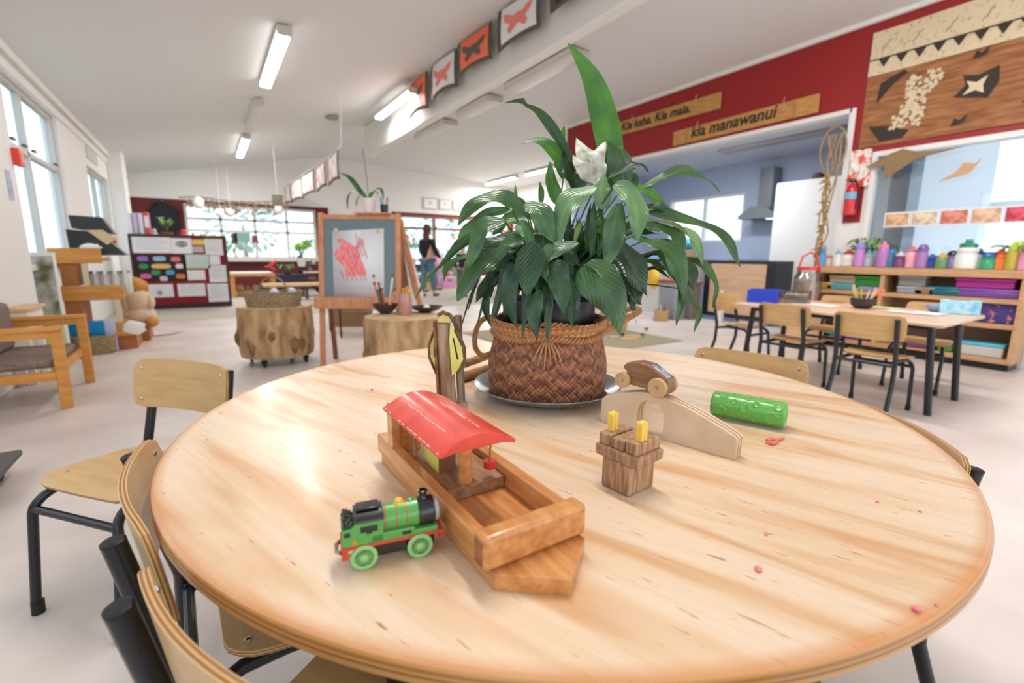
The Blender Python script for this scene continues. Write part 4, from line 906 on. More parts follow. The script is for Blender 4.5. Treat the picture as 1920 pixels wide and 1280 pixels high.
obj('rear_post', rough(0.016, 0.030, 0.205, 0.024, 0.012, -0.006, seed=4), mat('driftwood_grey', (150, 130, 106), 0.8, c2=(120, 96, 72), scale=12, stretch=(3, 3, .6), bump=0.4), po, smooth=50)
obj('bark_strip', rough(0.007, 0.028, 0.195, -0.026, -0.002, -0.006, seed=7), mat('bark_brown', (158, 104, 62), 0.8, c2=(104, 64, 36), scale=30, bump=0.5), po, smooth=50)
YP = mat('yellow_paint', (232, 220, 128), 0.55, c2=(214, 200, 104), scale=30); BRK = mat('bark_edge', (128, 96, 72), 0.85, c2=(96, 66, 46), scale=60, bump=0.6)
fa = MB(); fa.prism([(-0.045, 0.105), (-0.030, 0.075), (-0.020, 0.10), (-0.02, 0.18), (-0.032, 0.165), (-0.042, 0.145)], (0, 0, 0), sx, (0, 0, 1), fc*0.008)
obj('yellow_face', fa, YP, po, bevel=0.001)
fa = MB(); fa.prism([(0.006, 0.070), (0.020, 0.085), (0.032, 0.11), (0.030, 0.135), (0.016, 0.165), (0.004, 0.19), (0.001, 0.15)], fc*-0.0165, sx, (0, 0, 1), fc*0.008)
obj('yellow_face', fa, YP, po, bevel=0.001)
fa = MB(); fa.prism([(-0.028, 0.190), (0.006, 0.190), (0.004, 0.202), (-0.006, 0.210), (-0.018, 0.208), (-0.027, 0.203)], (0, 0, 0), sx, (0, 0, 1), fc*0.008); obj('yellow_gable', fa, YP, po, bevel=0.001)
be = MB(); be.tube([Vector(p) for p in [sx*-0.026+Vector((0, 0, .207)), sx*-0.014+Vector((0, 0, .214)), sx*0.002+Vector((0, 0, .208)), sx*0.012+Vector((0, 0, .190)), sx*0.022-fc*.012+Vector((0, 0, .165)), sx*0.034-fc*.012+Vector((0, 0, .135)), sx*0.034-fc*.012+Vector((0, 0, .105)), sx*0.014-fc*.012+Vector((0, 0, .078))]], 0.0045, 8)
be.tube([Vector(p) for p in [sx*-0.024+Vector((0, 0, .185)), sx*-0.036+Vector((0, 0, .168)), sx*-0.047+Vector((0, 0, .14)), sx*-0.047+Vector((0, 0, .11)), sx*-0.032+Vector((0, 0, .072))]], 0.003, 8); obj('bark_edging', be, BRK, po, smooth=60)
sl = MB(); sl2 = MB(); sl.prism([(-0.037, 0.112), (-0.033, 0.112), (-0.033, 0.158), (-0.036, 0.158)], fc*-0.001, sx, (0, 0, 1), fc*0.002); sl2.prism([(0.018, 0.110), (0.022, 0.108), (0.012, 0.158), (0.009, 0.160)], fc*-0.0175, sx, (0, 0, 1), fc*0.002); obj('slot_opening', sl, BLACKM, po); obj('slot_opening', sl2, BLACKM, po)
LOG = mat('split_log', (178, 138, 88), 0.7, c2=(124, 84, 46), scale=12, stretch=(1, 6, 6), bump=0.3)
def log(x0, y0, x1, y1, r, label, z=None, fw=0):
    a, b = gz(x0, y0, ZT+r), gz(x1, y1, ZT+r); mb = MB(); P = [a.lerp(b, i/8) for i in range(9)]; mb.tube(P, [r*(1+0.08*noise.noise(Vector((i*1.3, x0, 0)))) for i in range(9)], 14)
    if z: mb.v = [v+Vector((0, 0, z)) for v in mb.v]
    return single('wooden_log', mb, LOG, label, 'log', smooth=60)
log(862, 708, 925, 690, 0.014, 'dark short log lying on the table behind the driftwood post')
log(868, 697, 925, 676, 0.012, 'paler upper log stacked on the dark one behind the driftwood post', z=0.022)
pgl = MB().cyl(gz(868, 772, ZT), gz(868, 772, ZT)+Vector((0, 0, 0.022)), 0.010, 16); single('wooden_peg', pgl, DW, 'short wooden peg standing at the foot of the driftwood post', 'toy')

# ================================================================== right side of the room
# ---- shelf unit
SX = 5.66
su = thing('shelf_unit', 'long pale wooden shelf unit with three rows of pigeonholes against the right wall', 'shelf', (SX+0.16, 1.8, 0))
S_ = lambda mb, name, m, **k: obj(name, mb, m, su, world=True, **k)
S_(MB().bb((SX-0.02, 1.0, 0.79), (SX+0.33, 2.62, 0.86)), 'top_board', SHELFWOOD, bevel=0.004)
for y0 in (1.0, 1.985, 2.585): S_(MB().bb((SX, y0, 0.06), (SX+0.32, y0+0.035, 0.79)), 'side_panel', SHELFWOOD, bevel=0.003)
for z0 in (0.06, 0.36, 0.575): S_(MB().bb((SX+0.003, 1.03, z0), (SX+0.318, 2.59, z0+0.04)), 'shelf_board', SHELFWOOD, bevel=0.003)
S_(MB().bb((SX+0.305, 1.0, 0.06), (SX+0.32, 2.62, 0.79)), 'back_panel', mat('shelf_back', (150, 118, 98), 0.7))
S_(MB().bb((SX+0.03, 1.02, 0.0), (SX+0.30, 2.6, 0.06)), 'plinth', BLACKM)
# ---- drinking bottles on top: picture x, picture width, height px, body colour, lid colour, words
def zline(px, x, z): # y on the line x, z that shows at picture x
    lo_, hi_ = -1.0, 9.0
    for _ in range(50):
        m_ = (lo_+hi_)/2; d = Vector((x, m_, z))-CP; u = 960+FPX*d.dot(CR)/d.dot(CF)
        if u > px: lo_ = m_
        else: hi_ = m_
    return m_
BOT = [(1540, 10, 30, (70, 160, 214), (40, 140, 200), 'slim sky blue bottle, leftmost on the shelf top'), (1553, 10, 20, (226, 200, 196), (214, 110, 80), 'short pale bottle with orange lid next to the slim sky blue one'),
 (1569, 12, 28, (226, 226, 222), (110, 190, 200), 'white bottle with aqua lid left of the red lidded one'), (1588, 20, 28, (232, 226, 216), (196, 44, 56), 'wide white bottle with domed red lid'),
 (1609, 15, 42, (206, 130, 200), (140, 130, 214), 'tall pink and lilac bottle left of the leafy shelf plant'), (1626, 16, 28, (170, 182, 186), (110, 180, 196), 'grey bottle with aqua lid beneath the leafy shelf plant'),
 (1652, 18, 42, (180, 120, 186), (238, 130, 170), 'tall mauve bottle with pink lid right of the leafy shelf plant'), (1668, 14, 30, (24, 140, 170), (40, 120, 190), 'teal bottle with blue lid beside the tall mauve one'),
 (1685, 16, 26, (120, 60, 110), (228, 220, 216), 'plum bottle with a white lid'), (1706, 20, 34, (240, 172, 190), (226, 130, 150), 'pale pink bottle with a dark pink lid'),
 (1726, 16, 38, (168, 120, 180), (120, 90, 160), 'purple bottle with a pale round spot'), (1745, 20, 22, (40, 70, 160), (30, 110, 190), 'squat royal blue bottle'),
 (1764, 17, 24, (110, 150, 110), (238, 180, 60), 'green bottle with a yellow lid'), (1784, 18, 28, (140, 124, 190), (34, 34, 40), 'lavender bottle with a black lid'),
 (1809, 28, 44, (232, 232, 226), (40, 140, 110), 'large white jug bottle with a green stopper'), (1832, 18, 30, (186, 196, 214), (30, 60, 70), 'silver grey bottle with a dark lid'),
 (1850, 18, 26, (60, 160, 110), (40, 100, 180), 'green bottle with blue lid left of the orange one'), (1872, 22, 30, (248, 130, 60), (236, 90, 40), 'bright orange bottle'),
 (1893, 14, 40, (190, 170, 60), (190, 214, 70), 'mustard bottle with lime lid and black strap'), (1905, 16, 42, (170, 206, 90), (190, 214, 80), 'tall lime green bottle near the right edge of the picture'), (1918, 14, 40, (236, 150, 190), (226, 110, 160), 'pink bottle cut by the right edge of the picture')]
mc = {}
def pl(c): return mat('plastic_%d_%d_%d' % c, c, 0.3, coat=0.2)
for i, (px, w_, h_, c1, c2, lb) in enumerate(BOT):
    x = SX+0.08+0.05*(i % 2); y = zline(px, x, 0.86); s = math.hypot(x, y)/FPX*0.93; r = w_*s/2*0.95; h = h_*s*0.95
    t = thing('drink_bottle', lb+' on the shelf unit' if len(lb.split()) < 12 else lb, 'bottle', (x, y, 0.86), 0, 'drink bottles on top of the shelf unit')
    k = i % 3
    obj('body', MB().lathe([(r*.85, 0), (r, 0.006), (r, h*.45), (r*(.86 if k else 1), h*.52), (r*(.95 if k else .9), h*.62), (r*.7, h*.74)], (0, 0, 0), 20), pl(c1), t)
    obj('lid', MB().lathe([(r*.74, h*.73), (r*.76, h*.84), (r*.5, h*.88), (r*.32, h*.90), (r*.30, h), (0, h)], (0, 0, 0), 20, caps=False) if k != 1 else MB().lathe([(r*.95, h*.72), (r*.92, h*.82), (r*.6, h*.95), (0, h)], (0, 0, 0), 20, caps=False), pl(c2), t)
# ---- lunch boxes inside
LB = [(1545, 22, 12, 0.615, (230, 170, 50), 'yellow lidded pot in the upper left pigeonhole'), (1588, 50, 14, 0.655, (208, 190, 160), 'cream lunch box stacked on an aqua one at upper left'), (1583, 52, 11, 0.615, (110, 196, 210), 'aqua lunch box under the cream one at upper left'),
 (1652, 44, 18, 0.64, (50, 160, 60), 'bright green lunch box in the upper left pigeonhole'), (1654, 36, 8, 0.615, (170, 186, 214), 'pale blue flat box under the bright green one'),
 (1715, 40, 18, 0.66, (170, 170, 166), 'grey lunch box stacked on a silver one'), (1712, 40, 12, 0.615, (190, 196, 200), 'silver flat box under the grey lunch box'), (1738, 30, 12, 0.615, (190, 150, 120), 'tan lunch box beside the silver one'),
 (1776, 46, 14, 0.615, (20, 130, 150), 'teal lunch box in the upper right pigeonhole'), (1850, 74, 15, 0.665, (214, 50, 170), 'magenta lunch box stacked on a purple one'), (1868, 76, 14, 0.615, (150, 90, 190), 'long purple lunch box under the magenta one'),
 (1862, 78, 44, 0.40, (64, 54, 110), 'dark patterned lunch bag in the middle right pigeonhole'), (1575, 30, 10, 0.40, (200, 60, 80), 'red flat box in the middle left pigeonhole'),
 (1530, 30, 10, 0.10, (200, 214, 90), 'lime flat box low at the left'), (1556, 34, 12, 0.10, (60, 170, 190), 'aqua box low at the left, behind the chairs'), (1600, 60, 18, 0.10, (130, 80, 180), 'violet bag low behind the school chairs'),
 (1735, 50, 16, 0.10, (150, 70, 150), 'purple bag on the bottom shelf behind the table leg'), (1772, 26, 18, 0.10, (90, 170, 60), 'green and black bag on the bottom shelf'), (1838, 62, 22, 0.10, (90, 190, 214), 'clear lunch box with sky blue lid on the bottom shelf')]
UP = {1: 2, 3: 4, 5: 6, 9: 10}
for i, (px, w_, h_, z_, c, lb) in enumerate(LB):
    x = SX+0.14; z_ = z_ if i not in UP else .617+LB[UP[i]][2]*math.hypot(x, zline(px, x, z_))/FPX*.93*.9*1.01; y = zline(px, x, z_); s = math.hypot(x, y)/FPX*.93; w = w_*s*.82; h = h_*s*.9
    y = min(max(y, 1.04+w/2), 2.58-w/2)
    if abs(y-2.0) < w/2+.02: y = 2.0+(w/2+.03)*(1 if y > 2.0 else -1)
    t = thing('lunch_box', lb, 'lunch box', (x, y, z_), 0, 'lunch boxes in the shelf unit')
    soft = 'bag' in lb
    obj('body', MB().box((0, 0, h*.38), (0.2, w, h*.76)), mat('floral_lunch_fabric', (70, 58, 120), 0.8, c2=(214, 130, 120), scale=28, lo=.36, hi=.42) if 'patterned' in lb else (pl((206, 196, 190)) if 'clear' in lb else pl(tuple(int(v*.8) for v in c))), t, bevel=0.012)
    if soft: obj('strap', MB().tube([(0, -w*.25, h*.74), (0, -w*.15, h*1.1), (0, w*.15, h*1.1), (0, w*.25, h*.74)], 0.006, 8), BLACKM, t)
    else: obj('lid', MB().box((0, 0, h*.87), (0.208, w*1.03, h*.24)), pl(c), t, bevel=0.006)
# ---- plants on the shelf
def small_leafy(name, label, cat, loc, pot, H, spread, n, leafw, col, seed, arch=0.3, parent_pot=True, potr=0.05, poth=0.08, tone='g'):
    t = thing(name, label, cat, loc); rs = random.Random(seed)
    obj('pot', MB().lathe([(potr*.75, 0), (potr, poth), (potr*1.05, poth), (potr*1.05, poth*1.08), (potr*.9, poth*1.08), (0, poth*.9)], (0, 0, 0), 20, caps=False), pot, t)
    Lv = Leaves(); st = MB(); L0 = Vector(loc)
    for i in range(n):
        a = rs.uniform(0, 2*PI); e_ = Vector((math.cos(a), math.sin(a), 0)); r = spread*rs.uniform(.3, 1); z = H*rs.uniform(.5, 1)
        p = [L0+Vector((0, 0, poth)), L0+e_*r*.4+Vector((0, 0, poth+z*.7)), L0+e_*r*.8+Vector((0, 0, poth+z)), L0+e_*r*1.1+Vector((0, 0, poth+z*(1-arch)))]
        st.tube(p[:3], 0.003, 5); Lv.leaf([p[1].lerp(p[2], .4), p[2], p[3]], leafw, rs.choice(tone), seed=seed+i, hint=(0, 0, 1), n=8)
    obj('stems', st, mat('thin_stalk', (96, 110, 60), 0.6), t, world=True); Lv.build('foliage', col, t); return t
GL2 = leaf_material('grey_green_leaf', (120, 160, 90), (80, 120, 70), (150, 190, 80))
small_leafy('shelf_plant', 'loose leafy plant in a grey pot among the bottles on the shelf', 'plant', (SX+0.26, zline(1626, SX+.26, .86), .86), pl((176, 184, 186)), 0.22, 0.20, 26, 0.06, GL2, 11, tone='gom')
small_leafy('shelf_plant', 'spreading leafy plant at the right end of the shelf, cut by the picture edge', 'plant', (SX+0.26, 1.02, .86), pl((90, 120, 90)), 0.16, 0.32, 34, 0.06, GL2, 12, tone='go')
# ---- big clear jar with red lid and its small neighbour, at the left end
JAR = glass_mat('clear_plastic', (236, 232, 228), 0.12)
jy = zline(1512, 5.35, 0.7)
def jar(label, loc, r, h, fill, lid, handle_=True, col=(236, 204, 182)):
    t = thing('storage_jar', label, 'jar', loc)
    obj('jar_body', MB().lathe([(r*.9, 0), (r, 0.01), (r, h*.82), (r*.8, h*.93), (r*.8, h)], (0, 0, 0), 28, caps=False), JAR, t)
    obj('contents', MB().lathe([(r*.9, 0.006), (r*.94, h*fill), (0, h*fill)], (0, 0, 0), 20), mat('jar_fill_%d' % col[0], col, 0.8, c2=tuple(int(v*.8) for v in col), scale=50), t)
    obj('lid', MB().lathe([(r*.86, h), (r*.86, h*1.07), (0, h*1.08)], (0, 0, 0), 28), lid, t)
    if handle_: obj('handle', MB().tube([(0, -r*.8, h*1.04), (0, -r*.6, h*1.3), (0, 0, h*1.4), (0, r*.6, h*1.3), (0, r*.8, h*1.04)], r*.07, 8), lid, t)
    return t
jy = zline(1512, 5.42, .6); st_ = MB(); st_.bb((5.26, jy-.15, 0), (5.58, jy+.15, 0.36)); single('low_cabinet', st_, BEECH, 'small pale cabinet standing at the left end of the long shelf unit', 'cabinet', bevel=0.008)
jar('large clear jar with a bright red lid and handle left of the shelf unit', (5.42, jy, 0.361), 0.13, 0.46, 0.75, pl((226, 40, 40)))
# ---- rectangular table
t2 = thing('rectangular_table', 'long pale rectangular table on black legs in front of the shelf unit', 'table', (3.95, 1.58, 0))
T2 = lambda mb, name, m, **k: obj(name, mb, m, t2, world=True, **k)
crn = [(3.46, 0.90), (4.30, 0.92), (4.44, 2.30), (3.60, 2.26)]
T2(MB().prism(crn, (0, 0, 0.562), (1, 0, 0), (0, 1, 0), (0, 0, 0.024)), 'tabletop', mat('beech_top', (224, 190, 162), 0.3, c2=(214, 176, 146), scale=5, stretch=(6, 1, 1)), bevel=0.008)
for p, q in (((3.66, 0.96), (3.60, 1.0)), ((4.22, 0.98), (4.16, 1.02)), ((4.32, 2.22), (4.28, 2.2)), ((3.70, 2.2), (3.70, 2.16))):
    T2(MB().cyl((p[0], p[1], 0), (q[0]+.02, q[1], 0.56), 0.020, 14), 'leg', BLACKM)
T2(MB().tube([(3.62, 1.0, 0.54), (4.18, 1.02, 0.54), (4.30, 2.2, 0.54), (3.72, 2.16, 0.54), (3.62, 1.0, 0.54)], 0.017, 8), 'under_frame', BLACKM)
school_chair('school chair at the long table, the larger backrest seen from behind, nearest the right', (3.50, 1.22), (0.99, 0.02), 'school chairs at the long table', fine=False)
school_chair('school chair at the long table seen from behind, the second backrest from the right', (3.63, 1.78), (0.98, -0.05), 'school chairs at the long table', fine=False)
school_chair('school chair at the far left end of the long table, below the blue tub', (4.02, 2.42), (0.0, -1), 'school chairs at the long table', fine=False)
school_chair('school chair on the shelf side of the long table, facing the viewer, at the right', (4.42, 1.25), (-1, 0), 'school chairs at the long table', fine=False)
school_chair('school chair on the shelf side of the long table, behind the bowl of pencils', (4.50, 1.90), (-1, 0), 'school chairs at the long table', fine=False)
z2 = 0.587
def on2(px, py): return gz(px, py, z2)
# things on that table
q = on2(1425, 566); tb = thing('storage_tub', 'royal blue open tub on the far left corner of the long table', 'tub', (q.x+.05, q.y, z2), 0.4)
obj('tub_wall', MB().box((-.11, 0, .05), (.005, .22, .10)).box((.11, 0, .05), (.005, .22, .10)).box((0, -.11, .05), (.22, .005, .10)).box((0, .11, .05), (.22, .005, .10)), pl((30, 60, 190)), tb, bevel=.002)
obj('tub_base', MB().box((0, 0, .003), (.22, .22, .006)), pl((30, 60, 190)), tb)
q = on2(1482, 568); tb = thing('storage_tub', 'clear plastic tub with card sheets inside, right of the blue tub', 'tub', (q.x+.08, q.y, z2), 0.4)
obj('tub_wall', MB().box((-.09, 0, .05), (.004, .2, .10)).box((.09, 0, .05), (.004, .2, .10)).box((0, -.1, .05), (.18, .004, .10)).box((0, .1, .05), (.18, .004, .10)), JAR, tb)
obj('cards', MB().box((0, 0, .035), (.15, .16, .07)), mat('mixed_card', (226, 196, 180), 0.7, c2=(140, 170, 200), scale=14, lo=.45, hi=.5), tb, bevel=.004)
q = on2(1616, 578); bw = thing('pencil_bowl', 'dark round bowl full of pencils and orange scissors on the long table', 'bowl', (q.x, q.y, z2))
obj('bowl', MB().lathe([(0.04, 0), (0.075, 0.03), (0.08, 0.075), (0.074, 0.075), (0.068, 0.03), (0.0, 0.01)], (0, 0, 0), 24, caps=False), mat('dark_coconut', (56, 38, 34), 0.5), bw)
rs = random.Random(8)
for k in range(12):
    a = rs.uniform(0, 6.28); p0 = Vector((.03*math.cos(a), .03*math.sin(a), .02)); p1 = Vector((.075*math.cos(a), .075*math.sin(a), rs.uniform(.13, .17)))
    pc = rs.choice([(226, 200, 170), (200, 170, 110), (240, 110, 50), (190, 200, 120), (220, 180, 180)]); obj('pencil', MB().cyl(p0, p1, 0.005, 8), pl(pc), bw)
for s in (-1, 1): obj('scissor_handle', MB().tube([Vector((.05, -.07, .10))+Vector((0.012*math.cos(a)*1.0, 0.016*math.sin(a)+s*.016, 0.022*math.cos(a)+.02)) for a in [2*PI*i/14 for i in range(15)]], 0.0045, 6), pl((244, 96, 40)), bw)
q = on2(1797, 588); bx = thing('tissue_box', 'sky blue patterned tissue box near the right end of the long table', 'box', (q.x, q.y, z2), 0.3)
obj('box_body', MB().box((0, 0, 0.045), (0.10, 0.20, 0.09)), mat('blue_print', (110, 190, 226), 0.6, c2=(190, 222, 232), scale=24), bx, bevel=.004); obj('slot_opening', MB().box((0, 0, 0.0905), (0.03, 0.1, 0.001)), mat('slot_dark', (50, 80, 100), 0.6), bx)
q = on2(1750, 585); single('small_bowl', MB().lathe([(0.03, 0), (0.06, 0.025), (0.065, 0.045), (0.06, 0.045), (0.05, 0.02), (0, 0.008)], (q.x+.06, q.y, z2), 24, caps=False), mat('blue_cloth', (110, 150, 196), 0.7, c2=(150, 180, 210), scale=20), 'small pale blue bowl left of the tissue box', 'bowl')
for k, (px, py, w, h, c, lb) in enumerate(((1530, 571, .30, .2, (232, 226, 222), 'white paper sheet on the long table right of the clear tub'), (1660, 577, .2, .12, (200, 214, 130), 'lime green paper strip on the long table by the pencil bowl'), (1715, 586, .3, .2, (238, 234, 236), 'white paper sheet lying left of the tissue box'), (1690, 582, .16, .10, (236, 160, 150), 'coral card on the long table'), (1565, 567, .14, .05, (206, 60, 80), 'small red card near the far edge of the long table'))):
    q = on2(px, py); single('paper_sheet', MB().box((q.x, q.y, z2+.0015+.001*k), (h, w, .001)), mat('sheet_%d' % c[1], c, 0.7), lb, 'paper')
# ---- tapa cloth
TA = thing('tapa_cloth', 'large brown and cream patterned bark cloth hanging high on the red wall', 'cloth', (XR-0.02, 1.0, 2.1))
ty0, ty1, tz0, tz1 = -1.2, 2.50, 2.10, 3.22
def tq(y, z, o=0.0): return Vector((XR-0.012-o-0.006*math.sin(y*5)-0.004*math.sin(z*9+y*3), y, z))
def grid(y0, y1, z0, z1, o, ny=40, nz=10, sk=0.0):
    vs = [tq(y0+(y1-y0)*i/ny, z0+(z1-z0)*j/nz, o) for j in range(nz+1) for i in range(ny+1)]
    fs = [(j*(ny+1)+i, j*(ny+1)+i+1, (j+1)*(ny+1)+i+1, (j+1)*(ny+1)+i) for j in range(nz) for i in range(ny)]
    return MB().add(vs, [f[::-1] for f in fs])
TB = mat('tapa_brown', (178, 122, 80), 0.85, c2=(126, 78, 46), scale=5, stretch=(1, 0.8, 6), detail=8, lo=.3, hi=.7); TCm = mat('tapa_cream', (222, 204, 172), 0.85, c2=(190, 166, 130), scale=26, lo=.3, hi=.45); TK = mat('tapa_black', (62, 50, 44), 0.85)
obj('brown_field', grid(ty0, ty1, tz0, 2.86, 0), TB, TA, world=True); obj('cream_band', grid(ty0, ty1, 2.86, tz1, 0), TCm, TA, world=True)
obj('cream_stripe', grid(ty0, ty1, 2.80, 2.86, 0.004, 40, 2), TCm, TA, world=True)
obj('black_line', grid(ty0, ty1, 2.945, 2.958, 0.004, 40, 1), TK, TA, world=True)
tri = MB(); yy = ty1-0.08
while yy > ty0+.1:
    tri.add([tq(yy, 2.945, .005), tq(yy-0.10, 2.945, .005), tq(yy-0.05, 2.865, .005)], [(0, 1, 2)]); yy -= 0.145
obj('triangle_row', tri, TK, TA, world=True, smooth=0)
def blob(P, y, z, s, o=.006): return MB().add([tq(y-a*s, z+b*s, o) for a, b in P], [tuple(range(len(P)))])
for y, z, s, P in ((2.33, 2.66, .16, [(-.4, -.9), (-.3, .3), (.9, .8), (1.1, .6), (.3, .0)]), (2.28, 2.22, .17, [(-.9, .5), (.2, .3), (1.2, -.1), (.9, -.5), (-.2, -.5)]), (1.05, 2.62, .12, [(-1, -.2), (0, .5), (1.5, .8), (1.6, .2), (.2, .1)]), (1.15, 2.24, .16, [(-1, .2), (.2, .6), (1.4, .3), (1.2, -.3), (0, -.4)]), (1.62, 2.75, .06, [(-1, -.6), (-.6, .6), (0, .1), (.9, .9), (.6, -.2), (0, -.5)]), (1.70, 2.20, .06, [(-1, -.6), (-.6, .6), (0, .1), (.9, .9), (.6, -.2), (0, -.5)]), (1.62, 2.48, .15, [(-1, -.4), (-.5, .2), (-.7, .8), (0, .6), (.9, .9), (1, 0), (.6, -.8), (-.2, -.6)])):
    obj('dark_motif', blob(P, y, z, s), TK, TA, world=True, smooth=0)
obj('pale_star', blob([(-.7, -.5), (-.35, 0), (-.6, .5), (0, .25), (.6, .6), (.4, 0), (.5, -.6), (0, -.3)], 1.62, 2.48, .12, .009), TCm, TA, world=True, smooth=0)
rs = random.Random(3)
for cy_, fl in ((2.12, 1), (0.98, -1)):
    fw_ = MB()
    for k in range(150):
        z = rs.uniform(2.24, 2.72); t_ = (z-2.24)/.48; c_ = cy_-fl*(0.16*t_-.02); wd_ = 0.05+.10*abs(t_-.45)+.05
        y = c_+rs.uniform(-wd_, wd_); a = rs.uniform(0, PI); s = 0.026
        fw_.add([tq(y+s*math.cos(a+b)*(1 if q_ % 2 else .45), z+s*math.sin(a+b)*(1 if q_ % 2 else .45), .008) for q_, b in enumerate([2*PI*i/8 for i in range(8)])], [tuple(range(8))])
    obj('flower_lattice', fw_, TCm, TA, world=True, smooth=0)
wl_ = MB()
for k in range(14):
    y = ty1-.1-k*.25; wl_.tube([tq(y-.012*i, 3.02+.10*i/6+.012*math.sin(i*2), .006) for i in range(7)], .003, 4)
obj('drawn_lines', wl_, mat('tapa_line', (150, 112, 80), .9), TA, world=True)
# ---- carved bamboo signs with lettering
SG = mat('sign_bamboo', (206, 158, 92), 0.5, c2=(180, 126, 66), scale=8, stretch=(1, 1, 9)); SK = mat('sign_letters', (52, 38, 30), 0.6)
def sign(label, y0, z0, y1, z1, h, txt, size, band=True):
    a, b = Vector((XR-.03, y0, z0)), Vector((XR-.03, y1, z1)); u = (b-a).normalized(); v = Vector((0, -u.z, u.y)); v = -v if v.z < 0 else v
    t = thing('wall_sign', label, 'sign', tuple((a+b)/2))
    ln2 = (b-a).length; obj('board', MB().prism([(0, 0), (ln2, 0), (ln2, h), (0, h)], a-Vector((0, 0, 0))+Vector((0, 0, 0)), u, v, (0.02, 0, 0)), SG, t, bevel=.004, world=True)
    if band:
        for s in (.11, .86): obj('binding', MB().prism([(ln2*s, -.004), (ln2*s+.03, -.004), (ln2*s+.03, h+.004), (ln2*s, h+.004)], a-Vector((.004, 0, 0)), u, v, (.028, 0, 0)), mat('sign_binding', (176, 126, 70), .6), t, world=True, bevel=.002)
    text(t, txt, size, SK, a+u*(ln2*(.155 if band else .09))+v*h*.28+Vector((-.002, 0, 0)), u, v, .002, shear=.18, offset=.004)
    for s in (.2, .8): obj('hanger', MB().tube([a+u*ln2*s+v*h, a+u*ln2*s+v*(h+.06)+Vector((.01, 0, 0))], .004, 6), mat('hanger_cord', (220, 200, 180), .7), t, world=True)
    return t
A0 = gx(1150, 257, XR-.03); A1 = gx(1350, 203, XR-.03); sign('wooden sign reading Kia kaha, kia maia on the red wall, the upper one', A0.y, A0.z, A1.y, A1.z, .21, 'Kia kaha. Kia maia.', .178, band=False)
A0 = gx(1261, 274, XR-.03); A1 = gx(1533, 210, XR-.03); sign('wooden sign reading kia manawanui on the red wall, the lower one', A0.y, A0.z, A1.y, A1.z, .20, 'kia manawanui', .205)
# ---- extinguisher, first aid poster, trailing cord
q = gx(1592, 404, XR-.08); ex = thing('fire_extinguisher', 'red fire extinguisher with blue label mounted between opening and window', 'extinguisher', (XR-.085, q.y, q.z), 0)
obj('cylinder', MB().lathe([(.05, 0), (.062, .012), (.062, .26), (.045, .31), (.02, .33), (.02, .345), (0, .345)], (0, 0, 0), 24), mat('extinguisher_red', (206, 30, 40), .3, coat=.4), ex)
obj('label', MB().lathe([(.0628, .17), (.0632, .17), (.0632, .24), (.0628, .24)], (0, 0, 0), 24, caps=False), mat('label_blue', (120, 180, 214), .5), ex)
obj('valve', MB().box((0, 0, .355), (.03, .07, .02)).box((-.02, .02, .375), (.02, .08, .012)), BLACKM, ex, bevel=.002); obj('hose', MB().tube([(0, -.03, .35), (-.02, -.07, .28), (-.02, -.07, .15), (-.02, -.065, .06)], .008, 8), BLACKM, ex)
ps = thing('safety_poster', 'crumpled red and white safety poster above the fire extinguisher', 'poster', (XR-.03, 2.47, 1.74))
rs = random.Random(5); vs = []; ny, nz_ = 10, 14
for j in range(nz_+1):
    for i in range(ny+1): vs.append(Vector((XR-.02-rs.uniform(0, .03), 2.56-.20*i/ny, 1.70+.38*j/nz_)))
fs = [(j*(ny+1)+i, j*(ny+1)+i+1, (j+1)*(ny+1)+i+1, (j+1)*(ny+1)+i) for j in range(nz_) for i in range(ny)]
obj('sheet', MB().add(vs, fs), mat('poster_red_white', (236, 90, 80), .6, c2=(240, 228, 220), scale=9, lo=.48, hi=.52), ps, world=True); 
ga = MB(); rs = random.Random(6); gy_ = 2.74
for s in range(5):
    P = [Vector((XR-.08+.03*math.sin(i*1.3+s), gy_+.03*math.sin(i*.9+s*2)-(.10*(1-i/14) if s % 2 else 0), 2.28-.105*i)) for i in range(15)]
    ga.tube(P, .008, 6)
for k in range(90):
    z = rs.uniform(.95, 1.85); ga.tube([Vector((XR-.08, gy_, z)), Vector((XR-.08+rs.uniform(-.07, .05), gy_+rs.uniform(-.07, .07), z-rs.uniform(.02, .08)))], [.010, .004], 5)
ga.tube([Vector((XR-.08, gy_-.02+.13*math.sin(a), 2.12+.24*math.cos(a))) for a in [2*PI*i/20 for i in range(21)]], .008, 6)
single('woven_garland', ga, mat('dry_flax', (196, 164, 110), .8, c2=(150, 116, 66), scale=40), 'long dry flax garland hanging beside the kitchen opening', 'garland')
# ---- strip of photographs on the window, hung ornaments
cols = [(196, 150, 110), (200, 180, 150), (190, 110, 90), (206, 160, 130), (190, 50, 70), (210, 190, 180), (120, 160, 110), (200, 150, 120)]
for k, c in enumerate(cols):
    q = gx(1682, 408, XR-.01)
    if k > 6: break
    t = thing('photo_print', ('cream leafed photo print at the left end of the strip on the window', 'pale photo print, second of the strip on the window', 'reddish brown photo print, third of the strip on the window', 'tan photo print, fourth of the strip on the window', 'bright red photo print in the strip on the window', 'pale grey photo print, sixth of the strip on the window', 'greenish photo print at the right end of the strip on the window')[k], 'photo', (XR-.01, q.y-.222*k, q.z-.07), 0, 'photo prints along the window')
    obj('print', MB().box((0, 0, .05), (.003, .19, .12)), mat('print_%d' % k, c, .4, c2=tuple(min(255, v+44) for v in c), scale=18, lo=.42, hi=.58), t); obj('white_border', MB().box((.0035, 0, .05), (.003, .218, .15)), PAPER, t)
q = gx(1690, 305, XR-.06); ry = MB()
